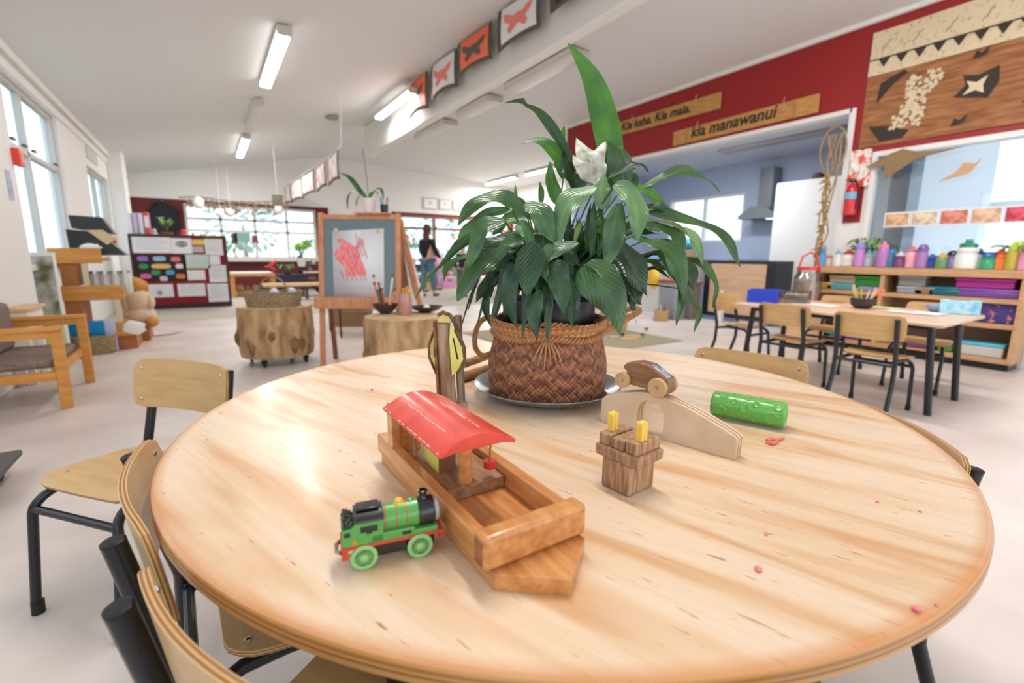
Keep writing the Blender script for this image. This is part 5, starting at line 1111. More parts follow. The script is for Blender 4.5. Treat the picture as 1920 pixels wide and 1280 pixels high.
ry.prism([(-.30, .0), (-.1, .10), (.0, .13), (.13, .08), (.30, .07), (.48, .075), (.13, .02), (-.05, -.10), (-.12, -.14), (-.14, -.02)], (XR-.06, q.y, q.z), (0, -1, 0), (0, 0, 1), (-.02, 0, 0)); single('wall_ornament', ry, WICKER, 'woven flax stingray ornament hanging at the top of the window', 'ornament', bevel=.004)
q = gx(1800, 320, XR-.06); ry = MB(); ry.prism([(-.14, -.08), (-.02, 0), (.02, .07), (.10, .05), (.14, .09), (.08, -.02), (0, -.05)], (XR-.06, q.y, q.z), (0, -1, 0), (0, 0, 1), (-.012, 0, 0)); single('wall_ornament', ry, mat('tan_feather', (206, 160, 120), .7), 'small tan bird ornament on the window, right of the stingray', 'ornament', bevel=.003)
# porch posts and a neighbouring wall outside that window
for k, (y_, lb) in enumerate(((1.35, 'nearest'), (0.55, 'middle'), (-.3, 'last'))): single('porch_post', MB().box((8.6, y_+.9, 1.1), (.09, .09, 2.9)), WHITE, 'white porch post outside the right window, the %s of three' % {'nearest': 'leftmost', 'middle': 'middle', 'last': 'rightmost'}[lb], 'post')
single('porch_beam', MB().box((8.6, .4, 1.62), (.08, 4.2, .10)), WHITE, 'white rail joining the porch posts outside the right window', 'rail')

# ================================================================== kitchen
kc_ = thing('kitchen_counter', 'long white kitchen counter with a dark blue top at the opening', 'counter', (6.75, 5.3, 0))
obj('carcass', MB().bb((-.3, -.45, 0), (.3, 1.9, .86)), mat('counter_white', (226, 226, 226), .5), kc_, bevel=.006); obj('worktop', MB().bb((-.33, -.47, .86), (.32, 1.92, .90)), mat('dark_blue_top', (50, 70, 100), .3), kc_, bevel=.004)
gt = thing('cupboard', 'black framed cupboard with a large pale plywood door panel in the kitchen opening', 'cupboard', (6.62, 4.05, 0))
obj('frame', MB().bb((-.10, -.52, .05), (.35, .58, .90)), mat('blue_black_frame', (26, 34, 44), .4), gt, bevel=.006)
gp = obj('plywood_door', MB().bb((-.125, -.40, .12), (-.10, .46, .85)), mat('door_ply', (220, 186, 152), .4, c2=(206, 166, 128), scale=4, stretch=(1, 1, 6)), gt, bevel=.004)
obj('plinth', MB().bb((-.12, -.50, 0), (.33, .56, .06)), mat('plinth_blue', (110, 130, 170), .5), gt)
q = gx(1270, 605, 6.0); bi = thing('waste_bin', 'tall grey bin with a red rimmed lid at the end of the kitchen counter', 'bin', (6.10, 4.86, 0))
obj('bin_body', MB().prism([(-.13, 0), (.13, 0), (.16, .56), (-.16, .56)], (0, -.16, 0), (1, 0, 0), (0, 0, 1), (0, .32, 0)), mat('bin_grey', (150, 158, 166), .5), bi, bevel=.02); obj('lid', MB().bb((-.17, -.17, .56), (.17, .17, .60)), mat('bin_lid_red', (176, 70, 66), .5), bi, bevel=.012)
bi2 = thing('waste_bin', 'second, darker grey bin between the first bin and the black framed cupboard', 'bin', (6.30, 4.72, 0)); obj('bin_body', MB().prism([(-.10, 0), (.10, 0), (.12, .54), (-.12, .54)], (0, -.13, 0), (1, 0, 0), (0, 0, 1), (0, .26, 0)), mat('bin_dark', (120, 112, 108), .5), bi2, bevel=.02); obj('lid', MB().bb((-.13, -.14, .54), (.13, .14, .575)), mat('bin_lid_red', (176, 70, 66), .5), bi2, bevel=.01)
cr = MB(); cr.bb((6.5, 4.9, .901), (6.85, 5.25, 1.06)); single('cardboard_box', cr, mat('cardboard', (178, 146, 120), .8), 'brown cardboard box on the kitchen counter under a teal bag', 'box', bevel=.004)
cr = MB().sphere((6.67, 5.08, 1.15), .12, 14, 10, (1, 1.1, .75), nz=.2); single('plastic_bag', cr, mat('teal_bag', (40, 150, 176), .5), 'teal bag sitting on the brown cardboard box in the kitchen', 'bag', smooth=60)
cr = MB().bb((6.5, 6.2, .901), (6.8, 6.6, 1.05)); single('cardboard_box', cr, mat('cardboard2', (170, 120, 84), .8), 'brown box on the kitchen counter behind the peace lily leaves', 'box', bevel=.004)
cr = MB().bb((6.5, 5.75, .901), (6.8, 6.05, 1.0)); single('storage_tub', cr, mat('tub_paleblue', (150, 180, 220), .5), 'pale blue tub on the kitchen counter behind the peace lily leaves', 'tub', bevel=.01)
yb = MB().sphere((6.2, 5.35, .60), .12, 14, 10, (.5, 1, 1.5), nz=.25); single('cloth_bag', yb, mat('yellow_cloth', (236, 190, 70), .8), 'yellow cloth bag hanging on the front of the kitchen counter', 'bag', smooth=60)
hk = thing('range_hood', 'steel range hood with a square chimney on the kitchen back wall', 'hood', (XK-.26, 4.73, 1.60))
obj('canopy', MB().prism([(-.34, 0), (.34, 0), (.34, .05), (.12, .20), (-.12, .20), (-.34, .05)], (-.2, 0, 0), (0, 1, 0), (0, 0, 1), (.45, 0, 0)), mat('hood_steel', (140, 146, 152), .3, metal=.8), hk, bevel=.004)
obj('chimney', MB().bb((.0, -.12, .19), (.25, .12, .85)), mat('hood_steel', (140, 146, 152), .3, metal=.8), hk, bevel=.004); obj('hood_lamp', MB().bb((-.05, -.2, -.008), (.05, -.08, 0)), mat('hood_lamp_glass', (240, 246, 255), .3, emit=(230, 240, 255), es=2.0), hk)
sv = thing('cooker', 'steel and black cooker with white splashback under the range hood', 'cooker', (XK-.32, 4.73, 0)); obj('cooker_body', MB().bb((-.3, -.32, 0), (.3, .32, .88)), mat('cooker_white', (226, 230, 236), .3), sv, bevel=.006); obj('hob', MB().bb((-.3, -.32, .88), (.3, .32, .90)), BLACKM, sv)
for s in (-1, 1): obj('knob', MB().cyl((-.3, .12*s, .8), (-.33, .12*s, .8), .02, 14), BLACKM, sv)
kb = thing('back_bench', 'white kitchen bench along the back wall below the window', 'counter', (XK-.32, 6.2, 0)); obj('bench_body', MB().bb((-.3, -1.1, 0), (.3, 1.1, .86)), mat('cooker_white', (226, 230, 236), .3), kb, bevel=.004); obj('bench_top', MB().bb((-.32, -1.12, .86), (.3, 1.12, .89)), STEEL, kb)
fr2 = thing('tall_cupboard', 'tall plain white cupboard at the right side of the kitchen', 'cupboard', (7.55, 3.35, 0)); obj('cupboard_body', MB().bb((-.32, -.75, 0), (.4, .68, 2.03)), WHITE, fr2, bevel=.006)
for s in (-1, 1): d0 = obj('door', MB().bb((-.345, -.035+(-.71 if s < 0 else .0)+(.0 if s < 0 else .01), .06), (-.322, -.035+(0 if s < 0 else .71), 2.0)), WHITE, fr2, bevel=.004); obj('door_handle', MB().bb((-.365, -.03+s*.05-.01, .95), (-.346, -.03+s*.05+.01, 1.12)), STEEL, d0)
single('teapot', MB().sphere((7.5, 3.6, 2.09), .08, 14, 10, (1, 1, .8)), mat('brown_pot', (110, 70, 60), .5), 'small brown pot on top of the tall white cupboard', 'pot')
wb = thing('mop_bucket', 'white spray bottle shape standing before the plywood door panel', 'bottle', (6.36, 4.2, 0)); obj('bottle_body', MB().lathe([(.045, 0), (.05, .02), (.05, .30), (.02, .37), (.02, .42), (0, .42)], (0, 0, 0), 20), mat('cloudy_white', (236, 228, 222), .4), wb); obj('cap', MB().lathe([(.024, .41), (.024, .47), (0, .47)], (0, 0, 0), 16), WHITE, wb)
wb.name = 'floor_bottle'
# ---- basket of tools and rug near the opening
def basket(name, label, loc, rx, ry, h, m=WICKER, handle=False, rz=0.0, flare=1.12):
    t = thing(name, label, 'basket', loc, rz); mb = MB(); n = 48; K2 = 10; vs = []
    for j in range(K2+1):
        v = j/K2; f_ = 1+(flare-1)*v
        for i in range(n):
            a = 2*PI*i/n; k = (abs(math.cos(a))**4+abs(math.sin(a))**4)**-.25; q_ = 1+.025*((i+j) % 2)
            vs.append((rx*f_*k*math.cos(a)*q_*.9, ry*f_*k*math.sin(a)*q_*.9, h*v))
    fs = [(j*n+i, j*n+(i+1) % n, (j+1)*n+(i+1) % n, (j+1)*n+i) for j in range(K2) for i in range(n)]+[tuple(range(n))[::-1]]
    mb.add(vs, fs); obj('weave', mb, m, t, solid=.006, smooth=0)
    rim = MB(); rim.tube([(rx*flare*.9*(abs(math.cos(a))**4+abs(math.sin(a))**4)**-.25*math.cos(a), ry*flare*.9*(abs(math.cos(a))**4+abs(math.sin(a))**4)**-.25*math.sin(a), h) for a in [2*PI*i/40 for i in range(41)]], .010, 8); obj('rim', rim, m, t)
    if handle: obj('handle', MB().tube([(rx*.95*math.cos(a), 0, h+rx*1.1*math.sin(a)) for a in [PI*i/14 for i in range(15)]], .008, 8), m, t)
    return t
PALEW = mat('pale_wicker', (206, 172, 124), .7, c2=(176, 136, 90), scale=60, bump=.4)
RUG = mat('rug_sage', (166, 156, 128), .95, c2=(150, 140, 112), scale=80, bump=.4)
c1_, c2_ = gz(1292, 641), gz(1175, 622); rg = MB(); rg.bb((2.6, 3.42, .0), (4.52, 5.2, .010)); single('floor_mat', rg, RUG, 'sage green mat on the floor behind the round table', 'rug')
b1_ = gz(1165, 622); basket('floor_basket', 'square pale cane basket standing on the sage green mat', (b1_.x-.05, b1_.y+.1, .011), .17, .17, .22, PALEW, rz=.6)
b2_ = gz(1240, 600); bb_ = basket('floor_basket', 'small cane basket with bottles beside the grey bin', (b2_.x, b2_.y, 0), .13, .10, .15, PALEW, rz=.6)
for k in range(3): single('glass_bottle', MB().lathe([(.02, 0), (.022, .02), (.022, .14), (.008, .19), (.008, .23), (0, .23)], (b2_.x-.06+.055*k, b2_.y+.03*(k % 2), .012), 14), [mat('smoke_glass', (130, 150, 160), .2), mat('plastic_white', (226, 226, 226), .3), mat('bottle_red', (176, 60, 50), .3)][k], ['grey glass bottle in the small cane basket by the bin', 'white bottle in the small cane basket by the bin', 'red capped bottle in the small cane basket by the bin'][k], 'bottle')
rs = random.Random(9)
for k, (px, py, c, lb) in enumerate(((1150, 633, (226, 190, 150), 'pale wooden block on the sage mat, nearest the basket plant'), (1186, 632, (232, 180, 130), 'long peach wooden stick on the sage mat'), (1167, 629, (50, 30, 60), 'dark purple bead on the sage mat'), (1204, 630, (50, 90, 80), 'dark green figure on the sage mat'), (1180, 637, (226, 184, 140), 'second peach stick on the sage mat, nearer the viewer'), (1212, 619, (70, 50, 60), 'flat dark object on the mat right of the cane basket'))):
    q = gz(px, py, .011); mb = MB()
    if k in (0, 1, 4): mb.box((q.x, q.y, .022), (.20 if k else .1, .035, .02), rz=-.5)
    else: mb.sphere((q.x, q.y, .03), .022, 12, 8, (1.3, 1, .8))
    single('wooden_stick' if k in (1, 4) else ('wooden_block' if k == 0 else 'toy_figure'), mb, mat('mat_toy_%d' % k, c, .5), lb, 'toy')

# ================================================================== middle: stumps and easel
STUMP = mat('stump_bark', (196, 160, 116), .85, c2=(132, 98, 62), scale=7, stretch=(2, 2, .7), detail=8, lo=.3, hi=.62, bump=.6); STTOP = mat('stump_top', (226, 196, 156), .6, c2=(200, 164, 120), scale=9)
BARKP = mat('dark_bark_patch', (116, 84, 52), .9, c2=(150, 118, 78), scale=14)
def stump(label, c, r, z0, z1, seed, castors=True):
    t = thing('tree_stump', label, 'stump', (c[0], c[1], 0)); n = 64; m_ = 12; vs = []
    for j in range(m_+1):
        v = j/m_
        for i in range(n):
            a = 2*PI*i/n; rr = r*(1+.045*noise.noise(Vector((math.cos(a)*1.6+seed, math.sin(a)*1.6, v*.5)))+.018*noise.noise(Vector((math.cos(a)*7, math.sin(a)*7+seed, v*3))))*(1+.02*math.sin(PI*v))
            if j in (0, m_): rr *= .975
            vs.append((rr*math.cos(a), rr*math.sin(a), z0+(z1-z0)*v))
    fs = [(j*n+i, j*n+(i+1) % n, (j+1)*n+(i+1) % n, (j+1)*n+i) for j in range(m_) for i in range(n)]+[tuple(range(n))[::-1]]
    obj('trunk', MB().add(vs, fs), STUMP, t, smooth=60); obj('cut_top', MB().add(vs[m_*n:], [tuple(range(n))]), STTOP, t)
    bp = MB(); rs = random.Random(seed)
    for k in range(16):
        a = rs.uniform(0, 6.28); z = z0+(z1-z0)*rs.uniform(.08, .5); bp.sphere((r*math.cos(a)*.955, r*math.sin(a)*.955, z), rs.uniform(.025, .045), 10, 7, (1, 1, 1.8), nz=.5)
    obj('bark_patch', bp, BARKP, t, smooth=60)['kind'] = 'stuff'
    if castors:
        for k in range(4):
            a = math.radians(57+90*k); p = Vector((r*.8*math.cos(a), r*.8*math.sin(a), 0)); cs_ = obj('castor', MB().cyl(p+Vector((-.012, 0, .032)), p+Vector((.012, 0, .032)), .032, 18), RUB, t); obj('castor_fork', MB().box(p+Vector((0, 0, .055)), (.045, .03, .05)), BLACKM, cs_, bevel=.004)
    return t
s1 = (0.475, 4.62); stump('wide tree stump on castors holding a basket of glass balls', s1, .305, .075, .50, 3)
s2p = gz(756, 592, .5); s2 = (s2p.x-.01, s2p.y-.02); stump('tree stump behind the round table holding bowls and a jar of pencils', (s2p.x, s2p.y, 0), .285, .075, .50, 8)
bk1 = basket('stump_basket', 'long shallow wicker basket of mirror balls on the wide stump', (s1[0], s1[1], .502), .215, .16, .12, mat('grey_wicker', (176, 152, 118), .7, c2=(120, 98, 68), scale=70, bump=.5), rz=-.5)
hb = MB().tube([(math.cos(a)*.12, 0, .12+.13*math.sin(a)) for a in [PI*i/14 for i in range(15)]], .007, 8); obj('handle', hb, mat('grey_wicker', (176, 152, 118)), bk1)
rs = random.Random(12); GB = mat('mirror_ball', (210, 220, 235), .06, metal=1.0); DOT = [GB, mat('pearl_ball', (206, 214, 226), .25), mat('rust_ball', (176, 110, 84), .5), mat('moss_ball', (104, 120, 70), .8)]
for k in range(14):
    a, r = rs.uniform(0, 6.28), rs.uniform(0, .8); ca, sa = math.cos(-.5), math.sin(-.5); u, v = r*.20*math.cos(a), r*.13*math.sin(a); rad = rs.uniform(.030, .042)
    kind = k % 4; single('decor_ball', MB().sphere((s1[0]+u*ca-v*sa, s1[1]+u*sa+v*ca, .535+rad+.040*(k % 2)), rad, 16, 12), DOT[kind], ['shiny mirror ball in the wicker basket on the wide stump', 'pearly ball in the wicker basket on the wide stump', 'rust brown ball in the wicker basket on the wide stump', 'mossy green ball in the wicker basket on the wide stump'][kind], 'ball', ['mirror balls in the stump basket', 'pearly balls in the stump basket', 'rust brown balls in the stump basket', 'mossy balls in the stump basket'][kind])
def bowl(label, p, r, h, m): return single('wooden_bowl', MB().lathe([(r*.35, 0), (r*.8, h*.5), (r, h), (r*.95, h), (r*.74, h*.52), (r*.3, h*.15), (0, h*.12)], p, 28, caps=False), m, label, 'bowl')
DB = mat('dark_bowl_wood', (66, 46, 42), .5)
p = gz(723, 588, .5); bowl('small dark bowl of paintbrushes at the left side of the rear stump', (p.x, p.y, .502), .10, .075, DB)
rs = random.Random(3); BC = [(206, 60, 50), (236, 120, 90), (226, 190, 160), (60, 110, 100), (80, 60, 60), (230, 200, 190), (240, 140, 110)]; BL = ['red', 'salmon', 'cream', 'dark green', 'dark brown', 'ivory', 'orange']
for k in range(7):
    a = rs.uniform(0, 6.28); b0 = Vector((p.x+.03*math.cos(a), p.y+.03*math.sin(a), .525)); b1 = b0+Vector((.055*math.cos(a), .055*math.sin(a), .15+.05*(k % 3)))
    t = thing('paintbrush', BL[k]+' handled brush standing in the dark bowl on the rear stump', 'brush', tuple(b0)); obj('brush_handle', MB().tube([b0, b0.lerp(b1, .8), b1], [.005, .009, .006], 8), pl(BC[k]), t, world=True); obj('bristle', MB().tube([b1, b1.lerp(b0, -.10)], [.008, .011], 8), mat('bristle', (120, 90, 70), .8), t, world=True)
p = gz(760, 590, .5); t = thing('pencil_jar', 'terracotta coloured glass jar of yellow pencils on the rear stump', 'jar', (p.x, p.y, .502)); obj('jar_body', MB().lathe([(.045, 0), (.052, .02), (.052, .13), (.045, .15), (.047, .17), (.040, .17), (.040, .02), (0, .01)], (0, 0, 0), 28, caps=False), mat('terracotta_glass', (184, 130, 116), .25, coat=.4), t)
rs = random.Random(4)
for k in range(9): a = rs.uniform(0, 6.28); obj('pencil', MB().cyl((.02*math.cos(a), .02*math.sin(a), .03), (.036*math.cos(a), .036*math.sin(a), .20+.01*(k % 3)), .0065, 8), pl([(240, 190, 40), (236, 150, 40), (220, 130, 40)][k % 3]), t)
p = gz(800, 585, .5); bowl('flat dark boat shaped bowl at the right side of the rear stump', (p.x, p.y, .502), .13, .045, DB); single('egg', MB().sphere((p.x, p.y, .54), .028, 14, 10, (1, 1, .8)), WHITE, 'white round stone lying in the flat dark bowl', 'stone')
# ---- easel
ea = thing('easel', 'wooden double sided painting easel with a red painting clipped to its blackboard', 'easel', (1.05, 4.1, 0))
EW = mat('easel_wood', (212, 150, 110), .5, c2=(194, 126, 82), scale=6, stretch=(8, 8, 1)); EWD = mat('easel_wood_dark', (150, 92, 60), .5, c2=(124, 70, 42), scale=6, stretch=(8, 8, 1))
fl0 = gz(606, 684); H_ = 1.30
fl1 = fl0+Vector((CRh.x, CRh.y, 0))*.66
topL = gw(606, 396, (fl0-CP).dot(CF)+.30); zt_ = topL.z
nb = CFh*.16
def E_(a, b, w, d, name, m=EW): # bar between two points
    v = (b-a); L_ = v.length; v.normalize(); y_ = CFh-v*CFh.dot(v); y_.normalize(); x_ = y_.cross(v)
    return obj(name, MB().box((a+b)/2, (w, d, L_), mtx=Matrix((x_, y_, v)).transposed()), m, ea, bevel=.003, world=True)
l0, r0 = Vector((fl0.x, fl0.y, 0)), Vector((fl1.x, fl1.y, 0)); l1, r1 = l0+nb+Vector((0, 0, 1.30)), r0+nb+Vector((0, 0, 1.30))
E_(l0, l1, .045, .022, 'front_leg'); E_(r0, r1, .045, .022, 'front_leg')
up_ = (l1-l0).normalized()
E_(l0+up_*1.275+CRh*-.0, r0+up_*1.275, .04, .022, 'top_rail'); ld_ = obj('ledge', MB(), EW, ea) if False else None
lg0 = l0+up_*.545-CFh*.05; lg1 = r0+up_*.545-CFh*.05
E_(lg0-CRh*.04, lg1+CRh*.03, .10, .055, 'paint_ledge')
a_, b_ = l0+up_*.58+CRh*.02, l0+up_*1.26+CRh*.02; wv_ = CRh*.62
obj('blackboard', MB().add([a_, a_+wv_, b_+wv_, b_, a_+CFh*.012, a_+wv_+CFh*.012, b_+wv_+CFh*.012, b_+CFh*.012], [(0, 1, 2, 3), (7, 6, 5, 4), (0, 4, 5, 1), (1, 5, 6, 2), (2, 6, 7, 3), (3, 7, 4, 0)]), mat('grey_blackboard', (104, 120, 124), .35), ea, world=True)
# back frame
bl0 = gz(630, 672); bl0 = Vector((bl0.x, bl0.y, 0)); br0 = bl0+CRh*.70; apexL, apexR = l0+up_*1.26+CFh*.03, r0+up_*1.26+CFh*.03
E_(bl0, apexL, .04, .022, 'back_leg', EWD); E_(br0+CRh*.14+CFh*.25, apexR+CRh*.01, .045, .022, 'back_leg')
bb0 = br0+CRh*.14+CFh*.25
obj('whiteboard', MB().add([bl0.lerp(apexL, .45)+CFh*.02, bb0.lerp(apexR, .45)+CFh*.02+CRh*.05, apexR+CFh*.02+CRh*.02, apexL+CFh*.02, bl0.lerp(apexL, .45)+CFh*.035, bb0.lerp(apexR, .45)+CFh*.035+CRh*.05, apexR+CFh*.035+CRh*.02, apexL+CFh*.035], [(0, 1, 2, 3), (7, 6, 5, 4), (0, 4, 5, 1), (1, 5, 6, 2), (2, 6, 7, 3), (3, 7, 4, 0)]), WHITE, ea, world=True)
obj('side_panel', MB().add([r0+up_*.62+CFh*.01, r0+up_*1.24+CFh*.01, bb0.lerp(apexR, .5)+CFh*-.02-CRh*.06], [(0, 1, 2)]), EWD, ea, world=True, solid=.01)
# the painting
ptg = thing('painting', 'white sheet with a red brushed painting clipped to the easel', 'painting', tuple(a_+CRh*.32)); pa = a_+CRh*.085-CFh*.006; pw, ph = CRh*.435, up_*.60
PS = [pa, pa+pw, pa+pw*1.0+ph*1.0, pa-pw*.02+ph*.955]
obj('sheet', MB().add(PS, [(0, 1, 2, 3)]), mat('painting_paper', (226, 226, 230), .6), ptg, world=True, solid=.001)
def pp_(u, v, o=.004): return pa+pw*u+ph*v-CFh*o
RP = mat('red_paint_marks', (226, 72, 74), .5, c2=(246, 170, 170), scale=26, stretch=(6, 6, .5), rot=(0, .25, 0)); pm_ = MB()
pm_.add([pp_(*q) for q in ((.02, .62), (.06, .70), (.16, .76), (.04, .84), (.16, .86), (.30, .80), (.42, .74), (.52, .66), (.56, .54), (.62, .44), (.66, .36), (.60, .32), (.50, .33), (.44, .36), (.38, .30), (.30, .33), (.24, .42), (.14, .50), (.06, .56))], [tuple(range(19))])
obj('red_patch', pm_, RP, ptg, world=True)
rs = random.Random(6)
for k in range(5):
    mb = MB(); u0 = .44+.05*k; P = [pp_(u0+.04*math.sin(i*.7+k), .92-.045*i-.03*k, .005) for i in range(6)]; mb.tube(P, [.004]*6, 5); obj('red_stroke', mb, RP, ptg, world=True)
for k in range(6):
    u0 = .14+.09*k; mb = MB().tube([pp_(u0+.02*i, .40-.05*i, .005) for i in range(4)], [.006, .005, .004, .002], 5); obj('red_stroke', mb, RP, ptg, world=True)
for u in (.06, .92): obj('clip', MB().box(pp_(u, .97, .006), (.03, .012, .03)), mat('brass_clip', (210, 190, 130), .4), ptg, world=True)
# orchid and pens on top of the easel
op_ = (l1+r1)/2+CRh*.12+CFh*.02; sh_ = MB().box(op_+Vector((0, 0, -.005)), (.30, .16, .012), rz=-_yaw); sh_o = obj('top_shelf', sh_, EW, ea, bevel=.002, world=True)
orr = thing('potted_orchid', 'orchid with long arching green leaves in a pale pot on top of the easel', 'plant', tuple(op_+CRh*-.04+Vector((0, 0, .002)))); OL = Vector(orr.location)
obj('pot', MB().lathe([(.045, 0), (.062, .11), (.066, .11), (.066, .12), (.056, .12), (0, .10)], (0, 0, 0), 24, caps=False), mat('pale_pink_pot', (228, 212, 210), .4), orr)
ol = Leaves(); 
for dx, dz, px2, pz2, tx, tz, w_ in ((-.06, .12, -.15, .24, -.24, .28, .06), (-.08, .14, -.17, .10, -.19, -.03, .045), (.05, .14, .11, .15, .13, .06, .045), (-.05, .12, -.10, .06, -.11, -.0, .03), (.02, .12, .06, .13, .09, .10, .03)):
    ol.leaf([OL+Vector((0, 0, .10)), OL+CRh*dx+Vector((0, 0, .05+dz)), OL+CRh*px2+Vector((0, 0, .05+pz2)), OL+CRh*tx+Vector((0, 0, .05+tz))], w_, 'g' if w_ > .05 else 'm', hint=(-.3, -.5, 1), fold=.2, wave=.02, prof=1.0, n=14)
ol.build('leaves', LM, orr); obj('flower_stake', MB().tube([OL+Vector((0, 0, .1)), OL+CRh*-.01+Vector((0, 0, .3)), OL+CRh*-.03+Vector((0, 0, .52))], .003, 6), mat('thin_stalk', (96, 110, 60)), orr, world=True)
pn = op_+CRh*.09; t = thing('pen_cup', 'small black cup with bright markers on top of the easel, right of the orchid', 'cup', tuple(pn+Vector((0, 0, .002)))); obj('cup', MB().lathe([(.03, 0), (.034, .07), (.030, .07), (.027, .01), (0, .01)], (0, 0, 0), 20, caps=False), BLACKM, t)
for k, c in enumerate(((200, 60, 110), (226, 214, 120), (90, 160, 220), (226, 226, 226))): a = k*1.6; obj('marker', MB().cyl((.012*math.cos(a), .012*math.sin(a), .012), (.03*math.cos(a), .03*math.sin(a), .13), .008, 8), pl(c), t)
q = gz(668, 612); basket('floor_basket', 'wide brown wicker basket on the floor behind the easel', (q.x, q.y+.2, 0), .26, .2, .20, rz=-.5)
q0 = gz(641, 634); ft = thing('side_table', 'low table with thin black legs behind the easel', 'table', (q0.x+.4, q0.y+.3, 0))
obj('tabletop', MB().bb((-.42, -.3, .40), (.42, .3, .42)), BEECH, ft, bevel=.004)
for sx_ in (-.4, .4):
    for sy_ in (-.28, .28): obj('leg', MB().cyl((sx_, sy_, 0), (sx_, sy_, .40), .012, 10), BLACKM, ft)

# ================================================================== flags on the beam
def flag(label, x, y0, z0, y1, z1, h, fc_, bc, bf, group, busy=False):
    """y0 near edge, y1 far edge; top heights z0, z1"""
    t = thing('bunting_flag', label, 'flag', (x, (y0+y1)/2, min(z0, z1)-h), 0, group)
    def q(u, v, o=0.0): return Vector((x-o-.03*math.sin(v*2.2)*(1-v)-.02*math.sin(u*3+y0), y0+(y1-y0)*u, z0+(z1-z0)*u-h*(1-v)*(1-.10*math.sin(PI*u))))
    def sheet_(u0, v0, u1, v1, o, n=8):
        vs = [q(u0+(u1-u0)*i/n, v0+(v1-v0)*j/n, o) for j in range(n+1) for i in range(n+1)]
        return MB().add(vs, [(j*(n+1)+i, j*(n+1)+i+1, (j+1)*(n+1)+i+1, (j+1)*(n+1)+i) for j in range(n) for i in range(n)])
    obj('border', sheet_(0, 0, 1, 1, 0), mat('flag_border', (92, 84, 72), .7), t, world=True, solid=.004); obj('panel', sheet_(.08, .10, .90, .97, .006), fc_, t, world=True)
    if not busy:
        BF = [(.50, .38), (.42, .30), (.33, .22), (.28, .32), (.34, .46), (.22, .55), (.16, .74), (.28, .70), (.42, .60), (.48, .64), (.52, .64), (.58, .60), (.72, .72), (.84, .80), (.80, .58), (.67, .46), (.74, .34), (.70, .22), (.60, .28)]
        obj('butterfly', MB().add([q(u, v, .012) for u, v in BF], [tuple(range(len(BF)))]), bf, t, world=True)
    for u in (.08, .92): obj('tie', MB().tube([q(u, 1), q(u, 1)+Vector((.04, 0, .10))], .003, 5), PAPER, t, world=True)
    return t
OR = mat('orange_flag', (246, 122, 86), .6); WF = mat('white_flag', (238, 234, 234), .6); GF = mat('grey_butterfly', (96, 96, 84), .7); CF_ = mat('coral_butterfly', (244, 132, 116), .6)
fx_ = 2.86
def fl(label, pn_, pf_, hb, *a):
    A_, B_ = gx(pn_[0], pn_[1], fx_), gx(pf_[0], pf_[1], fx_); h = A_.z-gx(pn_[0], hb, fx_).z
    A_z = min(A_.z, 3.48); flag(label, fx_, A_.y, A_z, B_.y, min(B_.z, 3.48), h if A_.z < 3.48 else h-(A_.z-A_z), *a)
gp_ = 'butterfly bunting along the beam'
fl('orange flag with grey butterfly, the farthest of the butterfly bunting', (803, 122), (765, 152), 204, OR, None, GF, gp_)
fl('white flag with small coral butterfly, second farthest of the bunting', (856, 70), (810, 106), 162, WF, None, CF_, gp_)
fl('larger orange flag with grey butterfly, between two white flags', (920, 0), (862, 48), 108, OR, None, GF, gp_)
flag('white flag with a big coral patch, at the top edge of the picture', fx_, 4.02, 3.48, 4.75, 3.48, .40, WF, None, CF_, gp_)
flag('dark blue flag mostly cut off by the top edge of the picture', fx_, 3.10, 3.48, 3.85, 3.48, .36, mat('navy_flag', (36, 40, 60), .7), None, mat('white_bf', (230, 230, 230), .6), gp_)
BZ = mat('red_white_print', (224, 110, 108), .6, c2=(238, 230, 230), scale=11, stretch=(1, 1, .6), lo=.50, hi=.60, detail=6)
fx2 = 1.9
for k, (pn_, pf_, hb, lb) in enumerate((((637, 281), (612, 300), 338, 'nearest of the red and white printed flags above the easel'), ((611, 301), (590, 318), 350, 'second nearest red and white printed flag above the easel'), ((587, 318), (566, 332), 362, 'middle red and white printed flag, left of the easel'), ((565, 333), (547, 344), 374, 'fourth red and white printed flag, left of the easel'), ((546, 345), (531, 354), 382, 'farthest of the red and white printed flags'))):
    A_, B_ = gx(pn_[0], pn_[1], fx2), gx(pf_[0], pf_[1], fx2); flag(lb, fx2, A_.y, A_.z, B_.y, B_.z, A_.z-gx(pn_[0], hb, fx2).z, BZ, None, None, 'red and white printed flags', True)
P0, P1 = gx(640, 277, fx2), gx(528, 353, fx2)
cd = MB().tube([Vector((fx2, P0.y-.1, ceil_z(fx2)-.01)), P0, P1, Vector((fx2, P1.y+.1, ceil_z(fx2)-.01))], .004, 6); single('string', cd, PAPER, 'thin white cord carrying the red and white printed flags', 'cord')
hb_ = gw(520, 375, 9.2); t = thing('hanging_ornament', 'grey and brown hanging ornament in front of the far window', 'ornament', tuple(hb_)); obj('ornament_body', MB().box((0, 0, 0), (.20, .04, .22)), mat('ornament_brown', (170, 146, 126), .7, c2=(140, 170, 150), scale=5), t, bevel=.01); obj('cord', MB().tube([(0, 0, .1), (0, 0, ceil_z(hb_.x)-hb_.z)], .004, 6), PAPER, t)

